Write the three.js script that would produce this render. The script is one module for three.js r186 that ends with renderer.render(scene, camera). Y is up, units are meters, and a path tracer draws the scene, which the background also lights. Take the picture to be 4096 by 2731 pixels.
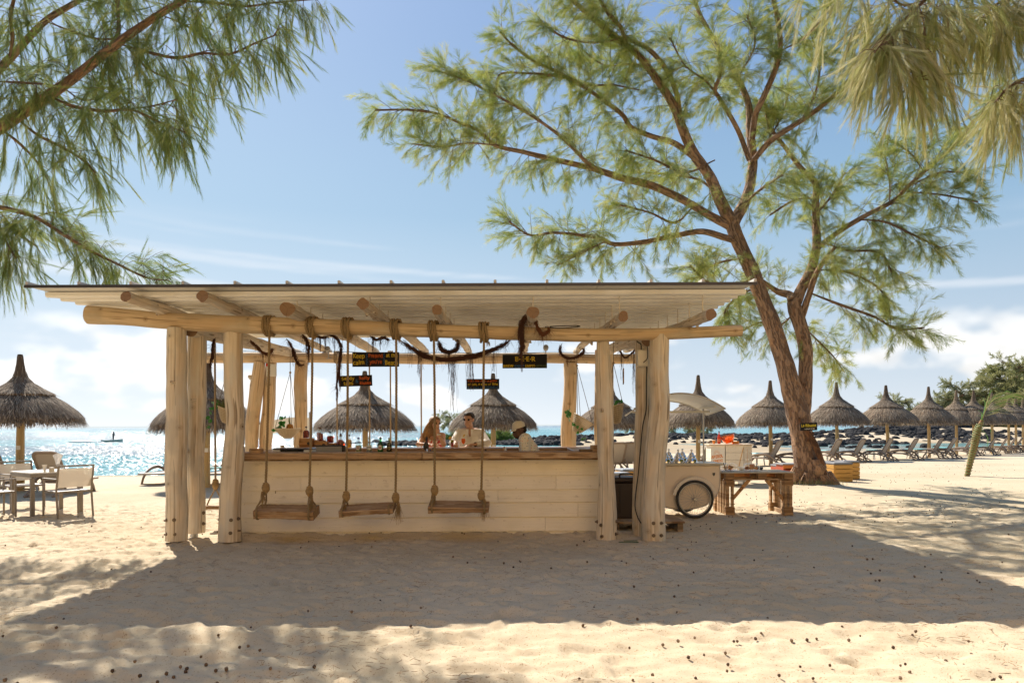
import * as THREE from 'three';
import { mergeGeometries, mergeVertices, toCreasedNormals } from 'three/addons/utils/BufferGeometryUtils.js';

// ---------------------------------------------------------------- camera, sky, sun, exposure
const scene = new THREE.Scene();
const F = 2731, HX = 2048, HY = 1703, ROLL = -0.0042, CAMY = 1.5;          // measured on the 4096 x 2731 photograph
const camera = new THREE.PerspectiveCamera(2 * Math.atan(1365.5 / F) * 180 / Math.PI, 4096 / 2731, 0.1, 12000);
camera.position.set(0, CAMY, 0);
camera.rotation.z = ROLL;
camera.setViewOffset(4096, 2731, 0, -(HY - 1365.5), 4096, 2731);            // verticals are upright in the photograph: shifted lens
camera.updateProjectionMatrix();

const renderer = new THREE.WebGLRenderer({ antialias: true });
renderer.toneMapping = THREE.LinearToneMapping;
renderer.toneMappingExposure = 1.7;
renderer.shadowMap.enabled = true;
renderer.setSize(1024, 682);

const SUN = new THREE.Vector3(-1.77, 3.11, -2.72).normalize();              // from the roof's shadow on the sand
const sun = new THREE.DirectionalLight(new THREE.Color().setRGB(1, 0.92, 0.81), 5.0);
sun.position.copy(SUN).multiplyScalar(60); sun.castShadow = true;
sun.shadow.mapSize.set(4096, 4096);
Object.assign(sun.shadow.camera, { left: -30, right: 30, top: 30, bottom: -30, near: 1, far: 160 });
scene.add(sun, sun.target);

// ---------------------------------------------------------------- small tools
function RNG(seed) { let a = seed >>> 0; return () => { a = (a + 0x6D2B79F5) | 0; let t = Math.imul(a ^ (a >>> 15), 1 | a); t = (t + Math.imul(t ^ (t >>> 7), 61 | t)) ^ t; return ((t ^ (t >>> 14)) >>> 0) / 4294967296; }; }
const clamp = (x, a = 0, b = 1) => Math.min(b, Math.max(a, x));
const lerp = (a, b, t) => a + (b - a) * t;
const sst = (a, b, x) => { const t = clamp((x - a) / (b - a)); return t * t * (3 - 2 * t); };
const V = (x, y, z) => new THREE.Vector3(x, y, z);
const R2 = Math.PI / 180;
function hsh(x, y, z = 0) { let h = Math.imul(x | 0, 374761393) ^ Math.imul(y | 0, 668265263) ^ Math.imul(z | 0, 2147483647 ^ 0x5bd1e995); h = Math.imul(h ^ (h >>> 13), 1274126177); h ^= h >>> 16; return (h >>> 0) / 4294967296; }
const fade = t => t * t * (3 - 2 * t);
function vn2(x, y, s = 0) { const i = Math.floor(x), j = Math.floor(y), u = fade(x - i), v = fade(y - j); return lerp(lerp(hsh(i, j, s), hsh(i + 1, j, s), u), lerp(hsh(i, j + 1, s), hsh(i + 1, j + 1, s), u), v); }
function fbm2(x, y, o = 4, s = 0) { let a = .5, f = 1, t = 0, n = 0; for (let k = 0; k < o; k++) { t += a * vn2(x * f, y * f, s + k * 7); n += a; a *= .5; f *= 2.03; } return t / n; }
function vn3(x, y, z, s = 0) { const k = Math.floor(z), w = fade(z - k); return lerp(vn2(x, y, s + k * 131), vn2(x, y, s + (k + 1) * 131), w); }
function tn(u, v, fx, fy, s) { const x = u * fx, y = v * fy, i = Math.floor(x), j = Math.floor(y), a = fade(x - i), b = fade(y - j), w = (p, m) => ((p % m) + m) % m; const i0 = w(i, fx), i1 = w(i + 1, fx), j0 = w(j, fy), j1 = w(j + 1, fy); return lerp(lerp(hsh(i0, j0, s), hsh(i1, j0, s), a), lerp(hsh(i0, j1, s), hsh(i1, j1, s), a), b); }
function tf(u, v, fx, fy, o, s) { let a = .5, t = 0, n = 0; for (let k = 0; k < o; k++) { t += a * tn(u, v, fx, fy, s + k * 17); n += a; a *= .5; fx *= 2; fy *= 2; } return t / n; }
const toS = c => c <= .0031308 ? 12.92 * c : 1.055 * Math.pow(c, 1 / 2.4) - .055;
const mix3 = (a, b, t) => [lerp(a[0], b[0], t), lerp(a[1], b[1], t), lerp(a[2], b[2], t)];
const SR = (h) => { const c = new THREE.Color(h); return [c.r, c.g, c.b]; };
function tex(w, h, fn, colour = true) {                                       // fn(u, v) -> linear colour, or a number for data
  const d = new Uint8Array(w * h * 4);
  for (let j = 0; j < h; j++) for (let i = 0; i < w; i++) {
    const c = fn((i + .5) / w, (j + .5) / h), o = (j * w + i) * 4;
    if (typeof c === 'number') d[o] = d[o + 1] = d[o + 2] = clamp(c) * 255; else for (let k = 0; k < 3; k++) d[o + k] = (colour ? toS(clamp(c[k])) : clamp(c[k])) * 255;
    d[o + 3] = 255;
  }
  const t = new THREE.DataTexture(d, w, h); t.wrapS = t.wrapT = THREE.RepeatWrapping; t.magFilter = THREE.LinearFilter; t.minFilter = THREE.LinearMipmapLinearFilter; t.generateMipmaps = true;
  if (colour) t.colorSpace = THREE.SRGBColorSpace; t.needsUpdate = true; return t;
}
function std(c, rough = .8, o = {}) { const m = new (o.transmission !== undefined || o.clearcoat || o.sheen ? THREE.MeshPhysicalMaterial : THREE.MeshStandardMaterial)({ roughness: rough, side: THREE.DoubleSide, ...o }); if (c) m.color.setRGB(c[0], c[1], c[2]); return m; }
// pixel of the photograph -> direction; distance always comes from ground or from a thing's own depth
function ray(x, y) { const u = (x - HX) / F, v = -(y - HY) / F, c = Math.cos(ROLL), s = Math.sin(ROLL); return [u * c - v * s, u * s + v * c]; }
function at(x, y, Z) { const r = ray(x, y); return V(r[0] * Z, CAMY + r[1] * Z, -Z); }
function gnd(x, y, h = 0) { const r = ray(x, y), Z = (CAMY - h) / -r[1]; return V(r[0] * Z, h, -Z); }

// ---------------------------------------------------------------- the sky, computed: air and clouds
{
  const w = 2048, h = 1024, d = new Float32Array(w * h * 4);
  for (let j = 0; j < h; j++) {
    const el = ((j + .5) / h - .5) * Math.PI, sy = Math.sin(el), ce = Math.cos(el), e = el / R2;
    for (let i = 0; i < w; i++) {
      const ph = ((i + .5) / w - .5) * 2 * Math.PI, x = ce * Math.cos(ph), z = ce * Math.sin(ph);
      const ang = Math.acos(clamp(x * SUN.x + sy * SUN.y + z * SUN.z, -1, 1));
      const t = clamp(e / 90);
      let c = mix3([.42, .455, .49], [.155, .27, .395], Math.pow(clamp(e / 17), .75));
      c = mix3(c, [.075, .165, .345], sst(13, 34, e));
      const g = .34 * Math.exp(-ang / .42), hz = .52 * Math.exp(-Math.max(e, 0) / 9) * Math.exp(-ang / .5);
      c = [c[0] + g * 1.0 + hz, c[1] + g * .99 + hz * .97, c[2] + g * .9 + hz * .88];
      if (e > -1 && e < 40) {
        const az = Math.atan2(x, -z) / R2;
        // low cumulus over the sea
        const cu = fbm2(az / 6.5 + 11, e / 2.6 + 3, 5, 5), base = sst(.1, 1.6, e) * (1 - sst(5.5, 10.5, e)), heap = .40 + .13 * sst(-34, -5, az) - .03 * sst(25, 45, az);
        const k = sst(heap, heap + .16, cu * (0.55 + .45 * base)) * base;
        const lit = .46 + .26 * fbm2(az / 2.4 + 4, e / 1.2, 4, 9) + .34 * Math.exp(-ang / .6);
        c = mix3(c, [lit, lit * .985, lit * .96], k * .9);
        // thin streaks of high cloud
        const ci = fbm2(az / 14 + (e * .7), e / 1.1 + az * .03, 4, 21), kk = sst(.56, .74, ci) * sst(5, 9, e) * (1 - sst(11, 17, e)) * .45;
        c = mix3(c, [.56, .58, .61], kk);
      }
      if (e < 0) c = [.30, .33, .32];
      const o = (j * w + i) * 4; d[o] = c[0]; d[o + 1] = c[1]; d[o + 2] = c[2]; d[o + 3] = 1;
    }
  }
  const sky = new THREE.DataTexture(d, w, h, THREE.RGBAFormat, THREE.FloatType);
  sky.mapping = THREE.EquirectangularReflectionMapping; sky.magFilter = sky.minFilter = THREE.LinearFilter; sky.needsUpdate = true;
  scene.background = sky; scene.environment = sky;
}

// ---------------------------------------------------------------- geometry tools
const clean = g => { for (const k of Object.keys(g.attributes)) if (!['position', 'normal', 'uv', 'color'].includes(k)) g.deleteAttribute(k); return g; };
function merge(list) {
  const l = list.filter(Boolean).map(g => clean(g.index ? g.toNonIndexed() : g));
  if (l.some(g => g.attributes.color)) for (const g of l) if (!g.attributes.color) g.setAttribute('color', new THREE.BufferAttribute(new Float32Array(g.attributes.position.count * 3).fill(1), 3));
  return l.length === 1 ? l[0] : mergeGeometries(l);
}
const M4 = () => new THREE.Matrix4();
function mv(g, x = 0, y = 0, z = 0, rx = 0, ry = 0, rz = 0) { g.applyMatrix4(M4().compose(V(x, y, z), new THREE.Quaternion().setFromEuler(new THREE.Euler(rx, ry, rz, 'YXZ')), V(1, 1, 1))); return g; }
function geo(pos, uv, idx) { const g = new THREE.BufferGeometry(); g.setAttribute('position', new THREE.Float32BufferAttribute(pos, 3)); g.setAttribute('uv', new THREE.Float32BufferAttribute(uv, 2)); if (idx) g.setIndex(idx); g.computeVertexNormals(); return g; }
// box with chamfered edges, uv in metres
function bx(w, h, d, x = 0, y = 0, z = 0, c = .004, turn = false) {
  c = Math.min(c, w / 3, h / 3, d / 3);
  const P = [w / 2, h / 2, d / 2], pos = [], nor = [], uv = [];
  const quad = (a, b, cc, dd) => {
    const n = V().subVectors(b, a).cross(V().subVectors(dd, a)).normalize();
    const m = V().addVectors(a, cc); if (n.dot(m) < 0) { [b, dd] = [dd, b]; n.negate(); }
    const ax = Math.abs(n.x) > .7 ? 0 : Math.abs(n.y) > .7 ? 1 : 2;
    for (const v of [a, b, cc, a, cc, dd]) { pos.push(v.x, v.y, v.z); nor.push(n.x, n.y, n.z); const q = ax === 0 ? [v.z, v.y] : ax === 1 ? [v.x, v.z] : [v.x, v.y]; uv.push(...(turn ? [q[1], q[0]] : q)); }
  };
  const pt = (s, k) => { const v = [s[0] * P[0], s[1] * P[1], s[2] * P[2]]; for (let a = 0; a < 3; a++) if (a !== k) v[a] -= s[a] * c; return V(...v); };   // corner s on face axis k
  for (let k = 0; k < 3; k++) for (const q of [-1, 1]) {
    const o = [0, 1, 2].filter(a => a !== k), mk = (a, b) => { const s = [0, 0, 0]; s[k] = q; s[o[0]] = a; s[o[1]] = b; return pt(s, k); };
    quad(mk(-1, -1), mk(1, -1), mk(1, 1), mk(-1, 1));
  }
  if (c > 0) {
    for (let k = 0; k < 3; k++) { const o = [0, 1, 2].filter(a => a !== k); for (const a of [-1, 1]) for (const b of [-1, 1]) { const mk = (e, f) => { const s = [0, 0, 0]; s[k] = e; s[o[0]] = a; s[o[1]] = b; return pt(s, f); }; quad(mk(-1, o[0]), mk(1, o[0]), mk(1, o[1]), mk(-1, o[1])); } }
    for (const a of [-1, 1]) for (const b of [-1, 1]) for (const e of [-1, 1]) { const s = [a, b, e], p = [pt(s, 0), pt(s, 1), pt(s, 2)]; quad(p[0], p[1], p[2], p[2]); }
  }
  const g = new THREE.BufferGeometry(); g.setAttribute('position', new THREE.Float32BufferAttribute(pos, 3)); g.setAttribute('normal', new THREE.Float32BufferAttribute(nor, 3)); g.setAttribute('uv', new THREE.Float32BufferAttribute(uv, 2));
  g.translate(x, y, z); return g;
}
const cyl = (r1, r2, h, x = 0, y = 0, z = 0, n = 16, open = false) => new THREE.CylinderGeometry(r1, r2, h, n, 1, open).translate(x, y, z);
const sph = (r, x = 0, y = 0, z = 0, n = 14) => new THREE.SphereGeometry(r, n, Math.round(n * .7)).translate(x, y, z);
const lathe = (p, n = 20) => new THREE.LatheGeometry(p.map(q => new THREE.Vector2(q[0], q[1])), n);
function along(a, b, g) { const d = V().subVectors(b, a), L = d.length(); g.applyQuaternion(new THREE.Quaternion().setFromUnitVectors(V(0, 1, 0), d.normalize())); g.translate((a.x + b.x) / 2, (a.y + b.y) / 2, (a.z + b.z) / 2); return g; }
const rod = (a, b, r, n = 8, r2 = r) => along(a, b, new THREE.CylinderGeometry(r2, r, a.distanceTo(b), n));
const bar = (a, b, w, d) => along(a, b, bx(w, a.distanceTo(b), d));
// tube through points with a radius at each; rough logs and limbs: `lump` is the relative unevenness
function tube(pts, rad, { seg = 8, n = 12, lump = 0, lf = 3, caps = true, seed = 1, tileU = .5, tileV = 1, flat = 1, twist = 0, jitter = 0 } = {}) {
  const r = Array.isArray(rad) ? rad : pts.map(() => rad);
  const curve = new THREE.CatmullRomCurve3(pts, false, 'centripetal'), N = Math.max(1, Math.round(seg)), pos = [], uv = [], idx = [];
  const P = [], RR = []; for (let i = 0; i <= N; i++) { const t = i / N; P.push(curve.getPoint(t)); const f = t * (pts.length - 1), k = Math.min(pts.length - 2, Math.floor(f)); RR.push(lerp(r[k], r[k + 1], f - k)); }
  const T = P.map((p, i) => V().subVectors(P[Math.min(N, i + 1)], P[Math.max(0, i - 1)]).normalize());
  let nn = V(0, 0, 1); if (Math.abs(T[0].z) > .8) nn = V(1, 0, 0); nn.addScaledVector(T[0], -nn.dot(T[0])).normalize();
  const mean = r.reduce((a, b) => a + b) / r.length, tu = Math.max(1, Math.round(2 * Math.PI * mean / tileU)); let L = 0;
  for (let i = 0; i <= N; i++) {
    if (i) { L += P[i].distanceTo(P[i - 1]); nn.addScaledVector(T[i], -nn.dot(T[i])).normalize(); }
    const bb = V().crossVectors(T[i], nn);
    for (let j = 0; j <= n; j++) {
      const a = j / n * 2 * Math.PI, ca = Math.cos(a + twist * i), sa = Math.sin(a + twist * i);
      let q = RR[i]; if (lump) q *= 1 + lump * (2 * vn3(ca * 1.1 + 5 + seed, sa * 1.1 + 9, L * lf, seed) - 1) + lump * .5 * (2 * vn3(ca * 2.5 + seed, sa * 2.5, L * lf * 2.7, seed + 3) - 1);
      pos.push(P[i].x + nn.x * ca * q + bb.x * sa * q * flat, P[i].y + nn.y * ca * q + bb.y * sa * q * flat, P[i].z + nn.z * ca * q + bb.z * sa * q * flat);
      uv.push(j / n * tu + seed * .37, L / tileV + seed * .61);
    }
  }
  for (let i = 0; i < N; i++) for (let j = 0; j < n; j++) { const a = i * (n + 1) + j, b = a + n + 1; idx.push(a, a + 1, b, b, a + 1, b + 1); }
  const g = geo(pos, uv, idx), nr = g.attributes.normal;
  for (let i = 0; i <= N; i++) { const a = i * (n + 1), b = a + n, v = V(nr.getX(a) + nr.getX(b), nr.getY(a) + nr.getY(b), nr.getZ(a) + nr.getZ(b)).normalize(); nr.setXYZ(a, v.x, v.y, v.z); nr.setXYZ(b, v.x, v.y, v.z); }
  if (!caps) return g;
  const cap = (i, s) => { const cp = [], cu = [], ci = [], c = P[i]; cp.push(c.x, c.y, c.z); cu.push(.5, .5); for (let j = 0; j <= n; j++) { const o = (i * (n + 1) + j) * 3; cp.push(pos[o], pos[o + 1], pos[o + 2]); cu.push(.5 + .4 * Math.cos(j / n * 6.2832), .5 + .4 * Math.sin(j / n * 6.2832)); } for (let j = 1; j <= n; j++) s > 0 ? ci.push(0, j, j + 1) : ci.push(0, j + 1, j); const q = geo(cp, cu, ci); return q; };
  const out = merge([g, cap(0, -1), cap(N, 1)]); out.userData.capVertices = 2 * n * 3; return out;
}
// sheet from a grid of points f(i, j)
function sheet(ni, nj, f, su = 1, sv = 1) { const pos = [], uv = [], idx = []; for (let j = 0; j <= nj; j++) for (let i = 0; i <= ni; i++) { const p = f(i / ni, j / nj); pos.push(p.x, p.y, p.z); uv.push(i / ni * su, j / nj * sv); } for (let j = 0; j < nj; j++) for (let i = 0; i < ni; i++) { const a = j * (ni + 1) + i, b = a + ni + 1; idx.push(a, a + 1, b + 1, a, b + 1, b); } return geo(pos, uv, idx); }
// polygon in the xy plane given thickness along z, bevelled
function slab(pts, depth, bevel = .004, holes = [], cs = 8) { const s = new THREE.Shape(pts.map(p => new THREE.Vector2(p[0], p[1]))); for (const h of holes) s.holes.push(new THREE.Path(h.map(p => new THREE.Vector2(p[0], p[1])))); return new THREE.ExtrudeGeometry(s, { depth: depth - 2 * bevel, bevelEnabled: bevel > 0, bevelThickness: bevel, bevelSize: bevel, bevelOffset: -bevel, bevelSegments: 1, curveSegments: cs }).translate(0, 0, -depth / 2 + bevel); }
const rrect = (w, h, r, n = 5) => { const o = []; for (const [sx, sy, a0] of [[1, 1, 0], [-1, 1, 90], [-1, -1, 180], [1, -1, 270]]) for (let k = 0; k <= n; k++) { const a = (a0 + 90 * k / n) * R2; o.push([sx * (w / 2 - r) + r * Math.cos(a), sy * (h / 2 - r) + r * Math.sin(a)]); } return o; };

// ---------------------------------------------------------------- naming
const taken = {};
function numbered(n) { const k = taken[n] = (taken[n] ?? -1) + 1; return k ? `${n}_${String(k).padStart(3, '0')}` : n; }
function tag(o, label, category, group) { o.userData.label = label; o.userData.category = category; if (group) o.userData.group = group; return o; }
function thing(name, label, category, p = V(0, 0, 0), turn = 0, group) { const o = new THREE.Group(); o.name = numbered(name); o.position.copy(p); o.rotation.y = turn; scene.add(o); return tag(o, label, category, group); }
function part(name, g, m, parent, label) { const o = new THREE.Mesh(Array.isArray(g) ? merge(g) : g, m); o.name = name; o.castShadow = o.receiveShadow = true; if (label) o.userData.label = label; parent.add(o); return o; }
function solo(name, g, m, label, category, p = V(0, 0, 0), turn = 0, group) { const o = part(numbered(name), g, m, scene); o.position.copy(p); o.rotation.y = turn; return tag(o, label, category, group); }
function structure(name, g, m, p) { const o = part(name, g, m, p || scene); o.userData.kind = 'structure'; return o; }
function stuff(o) { o.userData.kind = 'stuff'; return o; }
function dup(root, p, turn, label, group, s) { const r = root.clone(); r.name = numbered(root.name.replace(/_\d{3}$/, '')); r.position.copy(p); r.rotation.y = turn; if (s) r.scale.set(...s); r.userData = { ...root.userData }; if (label) r.userData.label = label; if (group) r.userData.group = group; scene.add(r); return r; }
function inst(name, g, m, mats, cols, parent = scene) { const o = new THREE.InstancedMesh(g, m, mats.length); o.name = name; mats.forEach((q, i) => o.setMatrixAt(i, q)); if (cols) cols.forEach((c, i) => o.setColorAt(i, new THREE.Color().setRGB(...c))); o.castShadow = o.receiveShadow = true; o.userData.kind = 'stuff'; parent.add(o); return o; }

// ---------------------------------------------------------------- procedural materials
const logTex = tex(512, 1024, (u, v) => {
  const w = tf(u, v, 4, 3, 3, 3), g = tf(u + .02 * w, v, 40, 3, 4, 11), f = tf(u, v, 110, 10, 2, 19), p = tf(u, v, 5, 4, 4, 29);
  let c = mix3([.69, .595, .47], [.51, .41, .295], sst(.42, .74, g)); c = mix3(c, [.60, .56, .49], sst(.48, .66, p) * .75); c = mix3(c, [.40, .28, .17], sst(.60, .80, w * .6 + f * .4) * .4);
  let k = 0; for (const [a, b, r] of [[.22, .17, .015], [.73, .42, .019], [.5, .86, .012], [.93, .70, .010], [.38, .55, .008]]) { const d = Math.hypot((u - a) * .42, (v - b) * 1.15) + .012 * (g - .5) + .006 * (w - .5); k = Math.max(k, (1 - sst(r * .35, r * .75, d)) * .85, .4 * (1 - Math.abs(d - r) / .012) * (Math.abs(d - r) < .012)); }
  c = mix3(c, [.15, .09, .05], k); const ck = tf(u + .01 * w, v, 34, 3, 3, 37); c = mix3(c, [.13, .085, .05], sst(.73, .77, ck) * .7); c = mix3(c, [.50, .36, .22], sst(.54, .74, tf(u, v, 9, 3, 4, 43)) * .4); const gp = tf(u, v, 3, 5, 4, 41); return mix3(c, [.42, .38, .32], sst(.56, .72, gp) * .5);
});
const logBump = tex(512, 1024, (u, v) => .6 * tf(u, v, 40, 3, 4, 11) + .4 * tf(u, v, 110, 10, 2, 19), false);
const mLog = std([1, 1, 1], .85, { map: logTex, bumpMap: logBump, bumpScale: .006 });
const mLogWarm = std([.95, .83, .68], .85, { map: logTex, bumpMap: logBump, bumpScale: .006 });
const endTex = tex(256, 256, (u, v) => { const r = Math.hypot(u - .5, v - .5), a = Math.atan2(v - .5, u - .5), n = fbm2(u * 6, v * 6, 3, 5), q = .5 + .5 * Math.sin((r + .02 * n) * 190); let c = mix3([.27, .17, .10], [.17, .10, .055], q * .7); const cr = Math.abs(Math.sin(a * 1.5 + n * .8)); return mix3(c, [.07, .04, .02], (cr < .05 && r > .04 ? .8 : 0) + (1 - sst(.0, .03, r)) * .8); });
const mEnd = std([1, 1, 1], .9, { map: endTex });
const plankTex = tex(512, 512, (u, v) => { const w = tf(u, v, 2, 4, 3, 51), g = tf(u, v + .03 * w, 3, 50, 4, 53), b = tf(u, v, 4, 6, 4, 57); let c = mix3([.33, .235, .15], [.17, .11, .06], sst(.4, .68, g)); c = mix3(c, [.40, .33, .25], sst(.5, .68, b) * .6); return mix3(c, [.08, .05, .03], sst(.64, .8, w * .5 + g * .5) * .8); });
const plankBump = tex(512, 512, (u, v) => .7 * tf(u, v, 3, 50, 4, 53) + .3 * tf(u, v, 6, 120, 2, 59), false);
const mPlank = std([1, 1, 1], .75, { map: plankTex, bumpMap: plankBump, bumpScale: .004 });
const mPlankPale = std([1.25, 1.1, .92], .8, { map: plankTex, bumpMap: plankBump, bumpScale: .004 });
const mPlankTop = std([1.0, .8, .75], .32, { map: plankTex, bumpMap: plankBump, bumpScale: .002 });
const mPallet = std([1.35, 1.15, .9], .8, { map: plankTex, bumpMap: plankBump, bumpScale: .004 });
const whiteTex = tex(512, 512, (u, v) => { const n = tf(u, v, 3, 3, 5, 71), g = tf(u, v, 4, 60, 3, 73); let c = mix3([.82, .745, .62], [.73, .65, .52], sst(.4, .75, n) * .6); c = mix3(c, [.5, .45, .36], sst(.66, .85, g * .6 + n * .4) * .5); const sc = tf(u, v, 9, 30, 3, 77), sp = tf(u, v, 40, 40, 2, 79); c = mix3(c, [.56, .49, .38], sst(.72, .82, sc) * .4); return sp > .84 ? mix3(c, [.5, .42, .32], .4) : c; });
const whiteBump = tex(512, 512, (u, v) => tf(u, v, 4, 60, 3, 73), false);
const mBoard = std([1, 1, 1], .6, { map: whiteTex, bumpMap: whiteBump, bumpScale: .0015 });
// white roof boards with brown damp stains along the laps
const roofTex = tex(1024, 256, (u, v) => { const n = tf(u, v, 6, 3, 5, 81), s = tf(u, v, 14, 2, 4, 83), r = tf(u, v, 60, 4, 3, 87); let c = mix3([.90, .88, .82], [.80, .77, .69], sst(.4, .7, n)); const st = sst(.66, .80, s * .65 + r * .35) * sst(.45, .6, n); c = mix3(c, [.30, .17, .06], st * .7); return c; });
const mRoof = std([1, 1, 1], .7, { map: roofTex });
const mMetalEdge = std([.06, .055, .06], .5, { metalness: .3 });
const mSteel = std([.42, .42, .43], .38, { metalness: .9 });
const mChrome = std([.82, .82, .84], .1, { metalness: 1 });
const mRust = std([.20, .15, .11], .6, { metalness: .6 });
const ropeTex = tex(64, 256, (u, v) => { const s = .5 + .5 * Math.sin((u + v * 4) * 2 * Math.PI * 3 / 1), n = tf(u, v, 16, 64, 2, 91); return mix3(mix3([.17, .105, .045], [.40, .28, .14], s), [.46, .35, .2], n * .35); });
const ropeBump = tex(64, 256, (u, v) => Math.abs(Math.sin((u + v * 4) * Math.PI * 3)), false);
const mRope = std([1, 1, 1], .95, { map: ropeTex, bumpMap: ropeBump, bumpScale: .006 });
const mFray = std([.36, .24, .11], .95);
const mFibre = std([.085, .032, .018], .95), mFibre2 = std([.14, .05, .022], .95);
const mBlack = std([.018, .017, .018], .55), mDark = std([.03, .024, .022], .5), mCable = std([.02, .02, .02], .6);
const strawTex = tex(512, 512, (u, v) => { const g = tf(u, v, 90, 5, 3, 101), h = tf(u, v, 200, 12, 2, 103), p = tf(u, v, 8, 5, 3, 107); let c = mix3([.23, .17, .115], [.085, .058, .038], sst(.35, .7, g)); c = mix3(c, [.38, .30, .21], sst(.62, .85, h) * .8); return mix3(c, [.2, .13, .075], sst(.5, .75, p) * .5); });
const strawBump = tex(512, 512, (u, v) => .6 * tf(u, v, 90, 5, 3, 101) + .4 * tf(u, v, 200, 12, 2, 103), false);
const mStraw = std([1, 1, 1], .95, { map: strawTex, bumpMap: strawBump, bumpScale: .03 });
const mBlade = std([1, 1, 1], .9, { vertexColors: true });
const poleTex = tex(128, 512, (u, v) => { const g = tf(u, v, 24, 3, 4, 111), n = tf(u, v, 3, 6, 3, 113); return mix3(mix3([.56, .40, .20], [.42, .28, .12], g), [.42, .38, .24], sst(.5, .75, n) * .6); });
const mPole = std([1, 1, 1], .75, { map: poleTex });
const mNylon = std([.27, .20, .145], .55), mNylonPanel = std([.43, .36, .29], .75);
const mAlu = std([.22, .185, .15], .5, { metalness: .2 }), mTextilene = std([.50, .43, .34], .8, { transmission: .35, thickness: 0 });
const mWhite = std([.78, .76, .72], .5), mPaper = std([.8, .78, .74], .8), mTurq = std([.16, .50, .52], .4);
const mCanvas = std([.80, .77, .68], .85, { transmission: .35, thickness: 0 });
const mGlass = new THREE.MeshPhysicalMaterial({ color: 0xffffff, roughness: .02, transmission: 1, thickness: 0, ior: 1.45, side: THREE.DoubleSide });
const glassOf = (c, r = .03) => { const m = new THREE.MeshPhysicalMaterial({ roughness: r, transmission: 1, thickness: 0, ior: 1.6, side: THREE.DoubleSide }); m.color.setRGB(...c); return m; };
const liquid = (c) => { const m = new THREE.MeshPhysicalMaterial({ roughness: .05, transmission: .85, thickness: 0, ior: 1.33, side: THREE.DoubleSide }); m.color.setRGB(...c); return m; };
const mLeaf = std([.035, .22, .03], .45, { transmission: .4, thickness: 0 });
const mWicker = std([.52, .42, .29], .8);
const mWalls = {};
// hand lettering for painted boards
function lettering(w, h, draw) { const c = document.createElement('canvas'); c.width = w; c.height = h; const x = c.getContext('2d'); x.fillStyle = '#171311'; x.fillRect(0, 0, w, h); draw(x, w, h); const t = new THREE.CanvasTexture(c); t.colorSpace = THREE.SRGBColorSpace; t.magFilter = THREE.LinearFilter; t.needsUpdate = true; return t; }
// one line of hand lettering, letters set one by one with a little wobble, squeezed to `fit` pixels when given
function hand(x, s, px, py, size, col, o = {}) {
  x.save(); x.translate(px, py); x.rotate((o.rot || 0) * R2); x.font = `${o.bold ? 'bold ' : ''}${size}px ${o.font || 'sans-serif'}`; x.fillStyle = col; x.strokeStyle = col; x.lineWidth = o.w || size * .055; x.textBaseline = 'alphabetic';
  const ws = [...s].map(c => x.measureText(c).width), tot = ws.reduce((a, b) => a + b, 0), k = o.fit ? o.fit / tot : 1; let u = 0; const r = RNG(s.length * 31 + px);
  [...s].forEach((c, i) => { x.save(); x.translate(u, (r() - .5) * size * .10); x.rotate((r() - .5) * .16 - .03); x.scale(k, 1); x.fillText(c, 0, 0); x.strokeText(c, 0, 0); x.restore(); u += ws[i] * k; }); x.restore(); return u;
}
const Y1 = '#d9b82c', O1 = '#d2601f', B1 = '#2f5f8f', G1 = '#4a5a33';
// ---------------------------------------------------------------- terrain
const SEA = -0.9;
const edgeD = x => 38 + 44 * sst(-12, 8, x);                                  // distance at which the beach goes under water
function macro(x, z) {
  const d = -z, E = edgeD(x);
  let h = -1.0 * sst(17, E, d) - .9 * sst(E, E + 45, d);
  const flat = sst(2, 10, x) * sst(46, 58, d) * (1 - sst(92, 104, d));          // tidal flat with pools
  if (flat > 0) h = lerp(h, -.81 - .09 * sst(20, 28, x) * sst(60, 68, d) + .34 * (fbm2(x / 9 + 3, d / 7, 3, 44) - .58), flat);
  const spit = sst(-24, -10, x) * Math.exp(-(((d - 99) / 6) ** 2));            // rocky spit with bushes
  h += spit * (.95 + .3 * fbm2(x / 6, d / 5, 2, 45));
  const land = sst(40, 56, x - (d - 100) * .3) * sst(84, 104, d) * (1 - sst(170, 230, d)); // wooded shore on the right
  h += land * 1.3;
  const moundT = 0.0;
  return h + moundT;
}
const mound = (x, z) => .05 * Math.exp(-(((x - 9.9 * .72) / 1.1) ** 2 + ((z + 17.0) / 1.0) ** 2)) + .045 * sst(-4.3, -3.6, x) * (1 - sst(1.3, 1.8, x)) * Math.exp(-(((z + 9.3) / .28) ** 2));
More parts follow.
